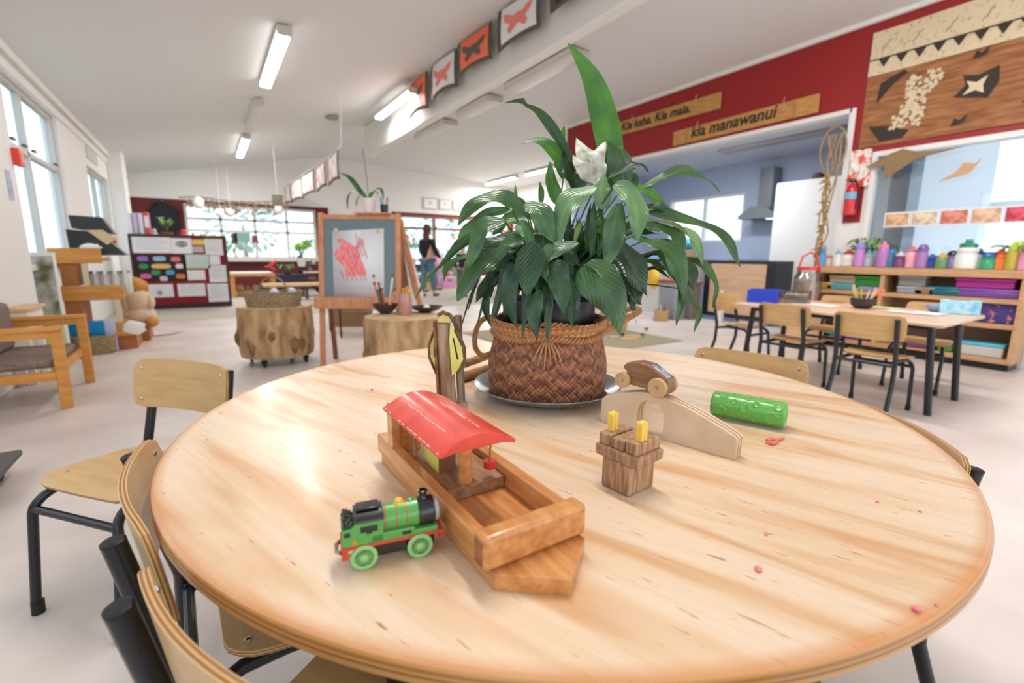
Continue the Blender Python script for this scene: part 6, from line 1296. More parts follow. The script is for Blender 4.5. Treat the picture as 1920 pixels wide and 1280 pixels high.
# ================================================================== far end
NBY = 10.05
nbd = thing('notice_board', 'freestanding maroon noticeboard covered with papers and coloured name shapes', 'board', (-.35, NBY, 0))
obj('board_panel', MB().bb((-.66, -.0, .06), (.66, .03, 1.23)), mat('maroon_felt', (138, 26, 38), .8), nbd); 
FRM = mat('dark_brown_frame', (56, 26, 28), .5)
for a, b in (((-.69, -.02, 1.22), (.69, .04, 1.26)), ((-.69, -.02, .0), (.69, .04, .08)), ((-.69, -.02, .08), (-.65, .04, 1.22)), ((.65, -.02, .08), (.69, .04, 1.22))): obj('frame', MB().bb(a, b), FRM, nbd, bevel=.004)
obj('cabinet_back', MB().bb((-.66, .04, .0), (.66, .42, 1.20)), mat('white_cabinet', (220, 220, 222), .5), nbd, bevel=.006)
def bpx(px, py): q = gy(px, py, NBY); return q.x, q.z
def paper(label, x0, y0, x1, y1, m=PAPER, extra=None):
    a, b = bpx(x0, y1), bpx(x1, y0); t = thing('pinned_paper', label, 'paper', ((a[0]+b[0])/2, NBY-.004, a[1]), 0, None)
    w, h = b[0]-a[0], b[1]-a[1]; obj('sheet', MB().bb((-w/2, -.003, 0), (w/2, 0, h)), m, t)
    if extra: extra(t, w, h)
    return t
def lines(n, c=(170, 178, 190)):
    def f(t, w, h):
        mb = MB()
        for k in range(n): z = h*(.88-.75*k/n); mb.bb((-w*.40, -.0045, z), (w*(.40 if k % 3 else .2), -.0035, z+h*.025))
        obj('printed_lines', mb, mat('print_grey', c, .7), t)['kind'] = 'stuff'
    return f
def eye(t, w, h):
    o = MB()
    for s in (1, .45): o.tube([(w*.26*s*math.cos(a), -.005, h*.62+h*.16*s*math.sin(a)) for a in [2*PI*i/20 for i in range(21)]], .008, 6)
    obj('oval_emblem', o, BLACKM, t)
def blue_dot(t, w, h): obj('blue_print', MB().lathe([(w*.1, 0), (0, .001)], (0, -.0035, h*.35), 16, axis=(0, -1, 0)), pl((130, 150, 200)), t); obj('yellow_print', MB().bb((-w*.12, -.0045, h*.62), (w*.12, -.0035, h*.7)), pl((236, 226, 150)), t)
paper('wide white notice at the top left of the maroon noticeboard', 249, 445, 319, 474, extra=lines(5)); paper('white sheet with a black oval emblem at the top of the noticeboard', 323, 447, 358, 475, extra=eye)
paper('yellow strip beside the emblem sheet on the noticeboard', 360, 449, 383, 459, pl((226, 190, 70))); paper('small grey print under the yellow strip on the noticeboard', 361, 462, 381, 473, pl((180, 170, 180))); paper('white sheet with yellow heading at the top right corner of the noticeboard', 386, 448, 416, 478, extra=lambda t, w, h: (lines(6)(t, w, h), obj('yellow_heading', MB().bb((-w/2, -.0045, h*.92), (w/2, -.0035, h)), pl((236, 222, 150)), t))[0])
paper('pale blue and green landscape picture in the middle of the noticeboard', 346, 477, 392, 503, mat('landscape_print', (190, 216, 230), .5, c2=(200, 214, 180), scale=6)); paper('narrow white note right of the landscape picture', 393, 479, 412, 496); paper('white card below the landscape picture on the noticeboard', 350, 506, 384, 525)
paper('large white page at the right side of the noticeboard, upper one', 394, 497, 427, 529, extra=lines(7)); paper('large white page at the right side of the noticeboard, lower one', 392, 531, 427, 566, extra=lines(7)); paper('white page with a blue dot at the bottom left of the noticeboard', 274, 532, 324, 558, extra=blue_dot); paper('white page of blue writing at the bottom middle of the noticeboard', 335, 531, 384, 556, extra=lines(4, (150, 180, 200)))
def shapes(t, w, h):
    cs = [(150, 110, 190), (150, 196, 216), (226, 110, 106), (40, 150, 90), (236, 190, 110), (236, 214, 226), (226, 110, 176), (40, 156, 96), (60, 170, 206), (214, 196, 226), (226, 120, 50)]
    ps_ = [(.16, .84, .11), (.48, .84, .13), (.80, .82, .10), (.16, .56, .09), (.50, .56, .20), (.86, .56, .08), (.18, .20, .11), (.38, .33, .09), (.66, .33, .09), (.52, .10, .08), (.86, .18, .10)]
    for c, (u, v, r) in zip(cs, ps_):
        n = 16; pt = []
        for i in range(n): a = 2*PI*i/n; k = (abs(math.cos(a))**4+abs(math.sin(a))**4)**-.25; pt.append((-w/2+w*u+r*w*k*math.cos(a)*.95, h*v+.09*h*k*math.sin(a)))
        obj('name_shape', MB().prism(pt, (0, -.0035, 0), (1, 0, 0), (0, 0, 1), (0, -.004, 0)), pl(c), t)
paper('black poster with eleven coloured name shapes on the noticeboard', 257, 477, 347, 528, mat('charcoal_card', (48, 38, 34), .8), extra=shapes)
# things on top of the noticeboard cabinet
def topx(px): return zx(px)
yy_ = NBY+.22
def xat(px, y, z):
    lo_, hi_ = -4.0, 9.0
    for _ in range(50):
        m_ = (lo_+hi_)/2; d = Vector((m_, y, z))-CP; u = 960+FPX*d.dot(CR)/d.dot(CF)
        if u > px: hi_ = m_
        else: lo_ = m_
    return m_
for k, (c, h_, lb) in enumerate((((236, 230, 236), .40, 'white binder, leftmost of four standing on the noticeboard cabinet'), ((206, 186, 214), .40, 'lilac binder second from the left on the noticeboard cabinet'), ((228, 216, 232), .40, 'pale pink binder third from the left on the noticeboard cabinet'), ((226, 60, 56), .42, 'red and white binder, rightmost of four on the noticeboard cabinet'))):
    x = max(xat(240+8*k, yy_, 1.4), -1.1)+.0; x = -1.0+.075*k; t = thing('ring_binder', lb, 'binder', (x, yy_, 1.201), 0, 'binders on the noticeboard cabinet'); obj('binder_cover', MB().box((0, 0, h_/2), (.062, .26, h_)), pl(c), t, bevel=.004)
    if k == 3: obj('spine_label', MB().box((0, -.132, h_*.62), (.055, .004, h_*.45)), PAPER, t)
for k, (px, r, c, lb) in enumerate(((280, .06, (220, 226, 226), 'white ceramic ornament between binders and spiky plant'), (290, .07, (236, 236, 230), 'tall white ornament left of the spiky plant'), (345, .07, (226, 70, 54), 'bright red toy on the noticeboard cabinet'), (362, .05, (236, 130, 110), 'salmon toy on the noticeboard cabinet'), (378, .05, (240, 226, 196), 'cream ornament at the right end of the noticeboard cabinet'))):
    x = xat(px, yy_, 1.25); t = thing('ornament', lb, 'ornament', (x, yy_, 1.20)); obj('ornament_base', MB().lathe([(r*.8, 0), (r, r*.6), (r*.5, r*1.4), (0, r*1.5)], (0, 0, 0), 16), pl(c), t); obj('ornament_top', MB().sphere((0, 0, r*1.8), r*.5, 12, 8), pl(c), t)
small_leafy('spiky_plant', 'spiky olive green plant on top of the noticeboard cabinet', 'plant', (xat(313, yy_, 1.3), yy_, 1.20), mat('plant_pot_brown', (130, 90, 60), .6), .26, .16, 26, .035, GL2, 21, arch=.1, potr=.09, poth=.10, tone='oy')
# far counter, table with logs, planter, shelves
SILL = mat('sill_white', (220, 214, 208), .5)
sl_ = MB().bb((-.4, YF-.22, .76), (2.7, YF-.01, .82)); struct('trim_7', sl_, SILL)
t = thing('wooden_table', 'honey wooden table against the maroon wall right of the noticeboard', 'table', (1.35, 12.3, 0)); 
WX0, WX1 = xat(428, 12.3, .5), xat(512, 12.3, .5); t.location = ((WX0+WX1)/2, 12.3, 0); hw_ = (WX1-WX0)/2
obj('tabletop', MB().bb((-hw_, -.4, .46), (hw_, .4, .52)), PINE, t, bevel=.004); obj('white_top', MB().bb((-hw_+.04, -.38, .52), (hw_-.04, .38, .545)), PAPER, t, bevel=.006)
for s in (-1, 1):
    for u in (-1, 1): obj('leg', MB().bb((s*(hw_-.05)-.05, u*.34-.05, 0), (s*(hw_-.05)+.05, u*.34+.05, .46)), PINE, t, bevel=.004)
rs = random.Random(2)
for k in range(9):
    r = rs.uniform(.05, .08); x = WX0+.2+.15*(k % 6); z = r+.12*(k//6)+.003
    single('firewood_log', MB().cyl((x, 12.1, z), (x+.02, 12.5, z), r, 12), LOG if k % 2 else STUMP, 'short cut log stored under the honey wooden table at the far wall', 'log', 'logs under the far wooden table')
q = thing('planter', 'dark navy planter box with green plants right of the wide stump basket', 'planter', (xat(545, 10.8, .5), 10.8, .34)); obj('planter_box', MB().bb((-.28, -.12, 0), (.32, .12, .20)), mat('navy_planter', (30, 36, 60), .5), q, bevel=.01)
for s in (-.25, .29):
    for u in (-.1, .1): obj('leg', MB().cyl((s, u, -.34), (s, u, 0), .015, 8), mat('navy_planter', (30, 36, 60)), q)
small_leafy('bright_plant', 'bright lime green leafy plant at the far end above the wide stump', 'plant', (xat(566, 10.6, .7), 10.6, .70), pl((226, 226, 220)), .38, .30, 30, .10, GL2, 31, tone='yb', potr=.09, poth=.16)
small_leafy('dark_plant', 'dark green bushy plant in the navy planter', 'plant', (xat(540, 10.8, .5), 10.8, .53), BLACKM, .16, .22, 26, .06, GL2, 32, tone='dg', potr=.06, poth=.05)
t = thing('open_shelf', 'white and black open shelf of supplies beside the easel at the far end', 'shelf', (xat(588, 11.6, .7), 11.6, 0))
for k in range(4): obj('shelf_board', MB().bb((-.30, -.2, .38+.16*k), (.50, .2, .41+.16*k)), WHITE if k % 2 else BLACKM, t)
for s in (-.28, .47): obj('shelf_post', MB().bb((s-.02, -.2, 0), (s+.02, .2, .92)), BLACKM, t)
rs = random.Random(8)
for k in range(9):
    x = t.location.x-.2+.09*(k % 8); z = .41+.16*(k % 3); c = rs.choice([(226, 220, 210), (60, 44, 44), (150, 120, 110), (236, 236, 236)])
    single('supply_box', MB().bb((x-.035, 11.45, z+.001), (x+.035, 11.65, z+.10)), pl(c), 'small supply box on the open shelf at the far end', 'box', 'supply boxes on the far open shelf', bevel=.004)
t = thing('bench', 'wooden bench top on crossed navy legs behind the easel', 'bench', (xat(575, 9.6, .4), 9.6, 0)); obj('bench_top', MB().bb((-.75, -.2, .37), (.6, .2, .42)), BEECH, t, bevel=.004)
for s in (-1, 1):
    for x in (-.6, .3): obj('crossed_leg', MB().tube([(x-.15*s, 0, 0.02), (x+.2*s, 0, .37)], .035, 8), mat('navy_metal', (24, 40, 74), .4), t)
sp_ = MB().bb((-.35, 0, 0), (.35, .02, .0)); 
single('red_toy_plane', MB().prism([(-.14, 0), (-.04, .05), (.10, .16), (.14, .12), (.04, .02), (.12, -.06), (.06, -.08), (-.02, -.02)], (xat(508, 11.9, .62), 11.9, .66), (1, 0, 0), (0, 0, 1), (0, .05, 0)), pl((206, 50, 44)), 'red toy leaning on the far table beside the planter', 'toy', bevel=.006)
# window sill clutter, hanging decorations
for k, (px, py, s, c, lb) in enumerate(((372, 380, .14, (240, 236, 236), 'white paper lantern hanging before the far window, leftmost'), (413, 400, .10, (238, 226, 226), 'small white hanging lantern before the far window, second'), (432, 399, .10, (226, 216, 210), 'cream hanging lantern before the far window, third'), (523, 392, .12, (240, 226, 228), 'pale pink hanging lantern below the brown ornament'))):
    q = gy(px, py, 12.9); t = thing('paper_lantern', lb, 'lantern', tuple(q)); obj('shade', MB().sphere((0, 0, 0), s*.8, 14, 10, (1, 1, 1.2)), mat('lantern_%d' % k, c, .8), t); obj('cord', MB().tube([(0, 0, s*.9), (0, 0, ceil_z(q.x)-q.z)], .003, 5), PAPER, t)
rs = random.Random(14); hg = Leaves()
for k in range(150):
    x = rs.uniform(-.3, 1.8); z = 2.12-rs.uniform(0, .28)*(1 if .3 < x < 1.6 else .5); a = rs.uniform(0, 6.28); p0 = Vector((x, 13.5+rs.uniform(-.1, .1), z+.1)); hg.leaf([p0, p0+Vector((.06*math.cos(a), 0, -.05)), p0+Vector((.12*math.cos(a), 0, -.13))], .03, 'o', seed=k, n=4)
hgo = thing('dried_garland', 'dried brown twig garland hanging along the top of the far window', 'garland', (.7, 13.5, 2.12)); obj('twig', MB().tube([Vector((-.4+.25*i, 13.5, 2.2+.03*math.sin(i))) for i in range(10)], .012, 6), DARKWOOD, hgo, world=True); hg.build('dry_leaves', mat('dry_leaf', (150, 126, 104), .8), hgo)
t = thing('coat_wreath', 'dark hanging coat and foliage on the maroon wall above the noticeboard', 'coat', (-.72, YF-.1, 1.3)); obj('coat_body', MB().sphere((.0, 0, .38), .34, 16, 12, (.9, .25, 1.35), nz=.3), mat('coat_black', (28, 30, 34), .8), t, smooth=60); obj('hook', MB().cyl((0, .08, .84), (0, -.02, .84), .012, 8), STEEL, t)
tv = MB().bb((xat(523, 13.3, 1), 13.3, .9), (xat(560, 13.3, 1), 13.34, 1.28))
for k, (px, py, w_, h_, c, lb) in enumerate(((478, 448, .14, .18, (126, 30, 50), 'maroon square picture in front of the far window'), (455, 445, .34, .22, (126, 170, 160), 'sea green picture in front of the far window'), (440, 447, .12, .26, (60, 30, 36), 'dark narrow frame at the left of the sea green picture'))):
    q = gy(px, py, 13.85); t = thing('window_picture', lb, 'picture', (q.x, 13.85, q.z-h_/2)); obj('picture_card', MB().bb((-w_/2, 0, 0), (w_/2, .01, h_)), pl(c), t); obj('picture_stand', MB().bb((-.01, .01, -(q.z-h_/2-.825)), (.01, .02, h_*.5)), STEEL, t)
# pictures above the door
for k, (x0, y0, x1, y1, lb) in enumerate(((793, 371, 820, 392, 'leftmost framed certificate above the far doors'), (823, 374, 846, 393, 'middle framed certificate above the far doors'), (849, 377, 872, 395, 'rightmost framed certificate above the far doors, yellow emblem'))):
    a, b = gy(x0, y1, YF-.03), gy(x1, y0, YF-.03); w_, h_ = b.x-a.x, b.z-a.z; t = thing('framed_certificate', lb, 'picture', ((a.x+b.x)/2, YF-.03, a.z)); obj('frame', MB().bb((-w_/2, -.02, 0), (w_/2, .009, h_)), mat('silver_frame', (200, 194, 188), .4), t, bevel=.004); obj('certificate', MB().bb((-w_*.4, -.024, h_*.14), (w_*.4, -.0205, h_*.86)), PAPER, t); obj('emblem', MB().bb((-w_*.15, -.028, h_*.4), (w_*.15, -.0245, h_*.7)), pl([(200, 200, 206), (206, 206, 206), (236, 214, 140)][k]), t)
# ---- people near the doors
SKIN = mat('skin', (214, 164, 138), .5); HAIR = mat('brown_hair', (92, 58, 44), .6)
def person(label, loc, H, rz, top, bottom, hairc=HAIR, sleeves=True, pose='stand', longhair=True):
    t = thing('person', label, 'person', loc, rz); s = H/1.65; name = label
    V = Vector; sit = pose == 'sit'; hz = .46*s if sit else .86*s
    def skin(nm, verts, edges, rad, m, root=0, sub=2):
        me = bpy.data.meshes.new(nm); me.from_pydata([tuple(V(v)*1) for v in verts], edges, []); me.materials.append(m)
        o = bpy.data.objects.new(nm, me); COL.objects.link(o); o.parent = t; q = o.modifiers.new('skin', 'SKIN'); q.use_smooth_shade = True
        for i, r in enumerate(rad): me.skin_vertices[0].data[i].radius = (r, r) if not isinstance(r, tuple) else r
        me.skin_vertices[0].data[root].use_root = True; u = o.modifiers.new('sub', 'SUBSURF'); u.levels = u.render_levels = sub; return o
    st = 0.16*s
    knL, knR = ((.10*s, .40*s, hz+.0), (-.10*s, .40*s, hz)) if sit else ((.09*s, .07*s, .47*s), (-.09*s, -.03*s, .47*s))
    ftL, ftR = ((.10*s, .42*s, .08*s), (-.10*s, .42*s, .08*s)) if sit else ((.09*s, .12*s, .08*s), (-.09*s, -.14*s, .08*s))
    toL, toR = (ftL[0], ftL[1]+.14*s, .035*s), (ftR[0], ftR[1]+.14*s, .035*s)
    d = hz-.86*s
    sh = 1.34*s+d; vs = [(0, 0, hz), (0, 0, hz+.22*s), (0, 0, sh-.06*s), (0, .01*s, sh+.06*s), (0, .02*s, sh+.12*s),
          (.17*s, 0, sh-.03*s), (.22*s, .05*s, sh-.28*s), (.20*s, .26*s, sh-.42*s), (-.17*s, 0, sh-.03*s), (-.22*s, .02*s, sh-.28*s), (-.2*s, .20*s, sh-.45*s),
          (.09*s, 0, hz-.04*s), knL, ftL, toL, (-.09*s, 0, hz-.04*s), knR, ftR, toR]
    ed = [(0, 1), (1, 2), (2, 3), (3, 4), (2, 5), (5, 6), (6, 7), (2, 8), (8, 9), (9, 10), (0, 11), (11, 12), (12, 13), (13, 14), (0, 15), (15, 16), (16, 17), (17, 18)]
    rd = [.12*s, .115*s, .13*s, .052*s, .048*s, .055*s, .042*s, .03*s, .055*s, .042*s, .03*s, .09*s, .058*s, .038*s, .03*s, .09*s, .058*s, .038*s, .03*s]
    body = skin('body', vs, ed, rd, SKIN)
    # head with face
    hd_ = MB(); C0 = V((0, .035*s, sh+.225*s)); hd_.sphere(C0, .098*s, 20, 16, (.82, .98, 1.18)); hd_.sphere(C0+V((0, .093*s, -.015*s)), .018*s, 8, 6, (.8, 1, 1.5)); hd_.sphere(C0+V((0, .05*s, -.07*s)), .05*s, 12, 8, (1, .8, .8))
    for k in (-1, 1): hd_.sphere(C0+V((.082*s*k, -.005*s, -.01*s)), .022*s, 8, 6, (.5, 1, 1.4))
    h_ = obj('head', hd_, SKIN, t, smooth=80); obj('eye', MB().sphere(C0+V((.034*s, .086*s, .012*s)), .011*s, 8, 6), mat('eye_dark', (50, 36, 30), .3), h_); obj('eye', MB().sphere(C0+V((-.034*s, .086*s, .012*s)), .011*s, 8, 6), mat('eye_dark', (50, 36, 30), .3), h_); obj('mouth', MB().box(C0+V((0, .09*s, -.055*s)), (.035*s, .01*s, .008*s)), mat('lips', (186, 96, 90), .5), h_)
    hr = MB(); hr.sphere(C0+V((0, -.022*s, .022*s)), .108*s, 20, 14, (.92, .98, 1.12))
    if longhair: hr.sphere(C0+V((0, -.06*s, -.16*s)), .10*s, 16, 12, (.95, .6, 1.9), nz=.12)
    obj('hair', hr, hairc, t, smooth=80)
    for sg, wv_ in ((1, vs[7]), (-1, vs[10])):
        w0 = V(wv_); hm = MB(); hm.sphere(w0+V((0, .05*s, -.02*s)), .034*s, 10, 8, (.55, 1.25, .9))
        for k in range(4): hm.tube([w0+V((.012*s*(k-1.5), .08*s, -.02*s)), w0+V((.014*s*(k-1.5), .12*s-.006*abs(k-1.5)*s, -.035*s)), w0+V((.013*s*(k-1.5), .145*s-.01*abs(k-1.5)*s, -.06*s))], [.010*s, .009*s, .006*s], 6)
        hm.tube([w0+V((-.02*s*sg, .04*s, -.01*s)), w0+V((-.045*s*sg, .07*s, -.02*s)), w0+V((-.05*s*sg, .095*s, -.035*s))], [.011*s, .01*s, .007*s], 6); obj('hand', hm, SKIN, body, smooth=70)
    # clothes
    skin('jumper', [vs[0], vs[1], vs[2], (0, .005, sh+.0*s), vs[5], vs[6], tuple(V(vs[6]).lerp(V(vs[7]), .85)), vs[8], vs[9], tuple(V(vs[9]).lerp(V(vs[10]), .85))], [(0, 1), (1, 2), (2, 3), (2, 4), (4, 5), (5, 6), (2, 7), (7, 8), (8, 9)], [.15*s, .14*s, .15*s, .075*s, .075*s, .06*s, .045*s, .075*s, .06*s, .045*s], top)
    skin('trousers', [(0, 0, hz+.04*s), vs[11], vs[12], tuple(V(vs[13])+V((0, 0, .05*s))), vs[15], vs[16], tuple(V(vs[17])+V((0, 0, .05*s)))], [(0, 1), (1, 2), (2, 3), (0, 4), (4, 5), (5, 6)], [.13*s, .105*s, .078*s, .06*s, .105*s, .078*s, .06*s], bottom)
    for f_ in (ftL, ftR): obj('shoe', MB().sphere(V(f_)+V((0, .06*s, -.038*s)), .05*s, 14, 8, (.8, 2.3, .8)), mat('dark_shoe', (50, 40, 40), .6), t, smooth=80)
    return t
BT = mat('black_jumper', (26, 30, 32), .85); JE = mat('blue_jeans', (84, 116, 136), .8)
q = gz(803, 556); person('long haired person in black jumper and blue jeans standing near the far doors', (q.x, q.y, 0), 1.58, -1.15, BT, JE)
q = gz(783, 549); sb_ = Vector((q.x, q.y+.3, 0)); person('seated child in a pale green top left of the standing person', tuple(sb_), 1.12, -1.6, mat('pale_green_top', (170, 176, 156), .8), mat('dark_leggings', (50, 46, 60), .8), mat('sandy_hair', (206, 160, 120), .6), pose='sit', longhair=False)
st2 = thing('play_stool', 'low stool under the seated child near the far doors', 'stool', tuple(sb_)); obj('stool_seat', MB().box((0, 0, .225), (.3, .3, .03)), BEECH, st2, bevel=.005)
for sx_ in (-1, 1):
    for sy_ in (-1, 1): obj('leg', MB().cyl((.12*sx_, .12*sy_, 0), (.12*sx_, .12*sy_, .21), .014, 10), BEECH, st2)
q = gz(868, 557); person('child in dark top and grey trousers half hidden behind the peace lily leaves', (q.x, q.y, 0), 1.18, 2.3, mat('navy_top', (34, 38, 48), .8), mat('grey_trousers', (96, 98, 92), .8), mat('dark_hair', (70, 46, 40), .6), longhair=False)
q = gz(838, 546); person('child in a pink top standing between the adult and the peace lily', (q.x, q.y+.6, 0), 1.10, -2.6, mat('pink_top', (222, 170, 196), .8), mat('lilac_leggings', (190, 160, 196), .8), mat('sandy_hair', (206, 160, 120), .6))
# low play furniture along the doors
rs = random.Random(10)
PCOL = [((210, 60, 70), 'red'), ((226, 190, 140), 'tan'), ((220, 160, 200), 'pink'), ((180, 150, 210), 'lilac'), ((240, 230, 220), 'white'), ((200, 110, 80), 'rust'), ((150, 190, 200), 'aqua')]
for k in range(7):
    x = 4.6+.62*k; t = thing('play_crate', '%s toy crate in the row in front of the far glass doors' % PCOL[k][1], 'crate', (x, 12.6, 0)); obj('crate_box', MB().box((0, 0, .17), (.42, .34, .34)), pl(PCOL[k][0]), t, bevel=.01); obj('crate_handle', MB().box((0, -.172, .24), (.14, .006, .04)), pl(tuple(int(v*.5) for v in PCOL[k][0])), t)
    single('soft_ball', MB().sphere((x, 12.6, .341+.10), .10, 14, 10), pl(PCOL[(k+3) % 7][0]), '%s ball on the %s crate by the far glass doors' % (PCOL[(k+3) % 7][1], PCOL[k][1]), 'ball')
for k, (px, py, c, lb) in enumerate(((764, 444, (236, 120, 170), 'bright pink paper blossom stuck on the far glass door'), (774, 450, (240, 130, 150), 'second pink paper blossom on the far glass door, lower right'), (850, 446, (226, 130, 110), 'coral paper blossom on the far glass door'))):
    q = gy(px, py, YF+.04); single('paper_blossom', MB().sphere((q.x, YF-.0, q.z), .06, 10, 6, (1, .2, 1)), pl(c), lb, 'decoration')
# ---- outdoors beyond the doors and the window
LFM = mat('garden_leaf', (150, 178, 130), .7); TRK = mat('tree_trunk', (150, 136, 120), .9)
def bush(label, c, r, h, seed, m=LFM, n=260, tree=False):
    t = thing('garden_tree' if tree else 'garden_shrub', label, 'tree' if tree else 'shrub', (c[0], c[1], -.25)); rs = random.Random(seed); L_ = Leaves(); 
    for k in range(n):
        a, b, q_ = rs.uniform(0, 6.28), rs.uniform(-.9, 1), rs.uniform(.5, 1)**.4; d_ = Vector((math.cos(a)*math.sqrt(1-b*b), math.sin(a)*math.sqrt(1-b*b), b)); p0 = Vector((c[0], c[1], -.25+h))+Vector((d_.x*r*q_, d_.y*r*q_, d_.z*r*.8*q_))
        L_.leaf([p0, p0+d_*.12+Vector((0, 0, .02)), p0+d_*.26-Vector((0, 0, .06))], .16, 'o', seed=k, n=3, hint=tuple(d_))
    L_.build('crown', m, t); obj('trunk', MB().tube([(0, 0, 0), (.05, 0, h*.5), (0, 0, h)], [.09, .07, .04], 8), TRK, t); return t
bush('pale green garden tree outside the far doors, leftmost', (6.6, 18.6), 1.3, 2.4, 1, tree=True); bush('pale green garden tree outside the far doors, right of the leftmost', (10.4, 19.2), 1.3, 2.6, 2, tree=True); bush('round garden shrub outside the far doors', (8.3, 17.2), .8, .8, 3, n=160)
bush('garden tree outside the far window above the noticeboard', (1.2, 19.5), 1.2, 2.2, 5, tree=True)
fe = thing('garden_fence', 'pale timber fence at the far edge of the garden', 'fence', (6, 21, -.25))
for k in range(8): obj('fence_post', MB().box((-7+2*k, 0, .6), (.1, .1, 1.2)), WHITE, fe)
obj('fence_rail', MB().box((0, -.06, .35), (14.2, .03, .12)), WHITE, fe); obj('fence_rail', MB().box((0, -.06, .95), (14.2, .03, .12)), WHITE, fe)

# ================================================================== left side
OWD = mat('orange_pine', (216, 152, 74), .45, c2=(200, 132, 58), scale=5, stretch=(1, 6, 6))
du = thing('display_unit', 'stepped honey wooden display unit with three tiers against the left wall', 'shelf', (-.9, 6.0, 0))
D_ = lambda mb, name, m, **k: obj(name, mb, m, du, world=True, **k)
yF = 5.95
xs = lambda px, z: xat(px, yF, z)
for nm, x0, x1, z0, z1 in (('top_tier', 78, 190, .85, .99), ('middle_tier', 112, 232, .50, .64), ('bottom_tier', 185, 256, .14, .28)):
    a, b = max(xs(x0, (z0+z1)/2), XL+.11), xs(x1, (z0+z1)/2)
    D_(MB().bb((a, yF-.0, z0), (b, yF+.02, z1)), 'fascia', OWD, bevel=.003); D_(MB().bb((a, yF+.02, z0+.02), (b, yF+.5, z0+.05)), 'tier_shelf', OWD, bevel=.002)
D_(MB().bb((xs(200, .07), yF+.05, 0), (xs(257, .07), yF+.5, .14)), 'base', mat('orange_pine_dark', (176, 108, 52), .5), bevel=.003)
for px, z0, z1 in ((118, .0, .50), (120, .64, .85)): D_(MB().bb((xs(px, .5), yF+.03, z0), (xs(px, .5)+.12, yF+.45, z1)), 'side_panel', mat('orange_pine_dark', (176, 108, 52), .5))
for px, z0, z1 in ((160, .64, .85), (222, .28, .50)): D_(MB().bb((xs(px, (z0+z1)/2)-.02, yF+.0, z0), (xs(px, (z0+z1)/2)+.02, yF+.04, z1)), 'front_post', mat('pale_post', (214, 200, 170), .6))
# black cases and papers on the top tier
t = thing('black_case', 'stack of black folding cases with paper on the top tier of the display unit', 'case', (xs(165, 1.1), 6.15, .925)); obj('lower_case', MB().prism([(-.16, 0), (.22, 0), (.26, -.0), (.06, .22), (-.17, .24)], (0, -.1, 0), (1, 0, 0), (0, 0, 1), (0, .22, 0)), BLACKM, t, bevel=.006)
obj('upper_case', MB().prism([(-.13, .25), (.18, .20), (.10, .36), (-.14, .37)], (0, -.08, 0), (1, 0, 0), (0, 0, 1), (0, .2, 0)), mat('case_dark', (44, 46, 50), .5), t, bevel=.006)
obj('paper_sheet', MB().prism([(-.02, .235), (.10, .24), (.20, .16), (.12, .10)], (0, -.125, 0), (1, 0, 0), (0, 0, 1), (0, .01, 0)), mat('tan_sheet', (214, 190, 150), .7), t)
single('orange_box', MB().box((xs(198, 1.15), 6.25, 1.02), (.07, .1, .18)), pl((232, 90, 50)), 'small orange box right of the black cases on the display unit', 'box', bevel=.004)
for k in range(4):
    x = xs(168+20*k, .75); t = thing('glass_jar', 'milky glass jar with a steel lid on the middle tier of the display unit', 'jar', (x, yF+.22, .551), 0, 'glass jars on the middle tier'); obj('jar_body', MB().lathe([(.045, 0), (.052, .02), (.052, .15), (.04, .18), (.04, .2)], (0, 0, 0), 20, caps=False), mat('milky_glass', (206, 206, 204), .15, coat=.6), t); obj('lid', MB().lathe([(.043, .2), (.043, .22), (0, .225)], (0, 0, 0), 18), STEEL, t)
single('black_tray', MB().bb((xs(168, .6)+.0, yF+.30, .551), (xs(228, .6), yF+.46, .60)), BLACKM, 'black tray behind the glass jars on the display unit', 'tray', bevel=.006)
single('white_cloth', MB().sphere((xs(172, .88), yF+.05, 1.0), .05, 12, 8, (1.5, .8, .7), nz=.4), WHITE, 'crumpled white cloth at the right end of the top tier', 'cloth', smooth=60)
# soft toy
TAN = mat('tan_plush', (206, 146, 76), .95, c2=(190, 126, 60), scale=50, bump=.6); CRM = mat('cream_plush', (226, 206, 180), .95, c2=(210, 186, 156), scale=50, bump=.6)
sx0, sz0 = xs(258, .5), .0; st = thing('plush_toy', 'large tan and cream plush animal sitting right of the display unit', 'toy', (xat(262, 6.62, .3), 6.62, .14))
pb_ = MB(); pb_.sphere((0, 0, .13), .15, 20, 14, (1, .9, .85)); pb_.sphere((.0, -.03, .30), .12, 18, 12, (1, .9, 1.1)); obj('plush_body', pb_, CRM, st, smooth=80)
obj('plush_head', MB().sphere((-.03, -.02, .46), .11, 20, 14, (1.15, .95, .85)), TAN, st, smooth=80)
for s in (-1, 1): obj('plush_ear', MB().sphere((-.03+.11*s, -.02, .44), .05, 12, 8, (.6, .5, 1.4)), TAN, st, smooth=80)
for s in (-1, 1): obj('plush_leg', MB().sphere((.11*s, -.12, .06), .07, 14, 10, (.9, 1.4, .8)), TAN, st, smooth=80)
for s in (-1, 1): obj('plush_arm', MB().sphere((.11*s, -.06, .28), .05, 14, 10, (.9, .9, 1.7)), CRM, st, smooth=80)
single('toy_plinth', MB().bb((xat(244, 6.5, .05), 6.5, 0), (xat(282, 6.5, .05), 6.85, .138)), mat('orange_pine_dark', (176, 108, 52), .5), 'low wooden box under the plush animal', 'box', bevel=.006)
single('white_cloth', MB().sphere((xs(252, .24), yF-.03, .22), .07, 12, 8, (1.3, .25, 1), nz=.3), WHITE, 'white cloth draped over the right end of the bottom tier', 'cloth', smooth=60)
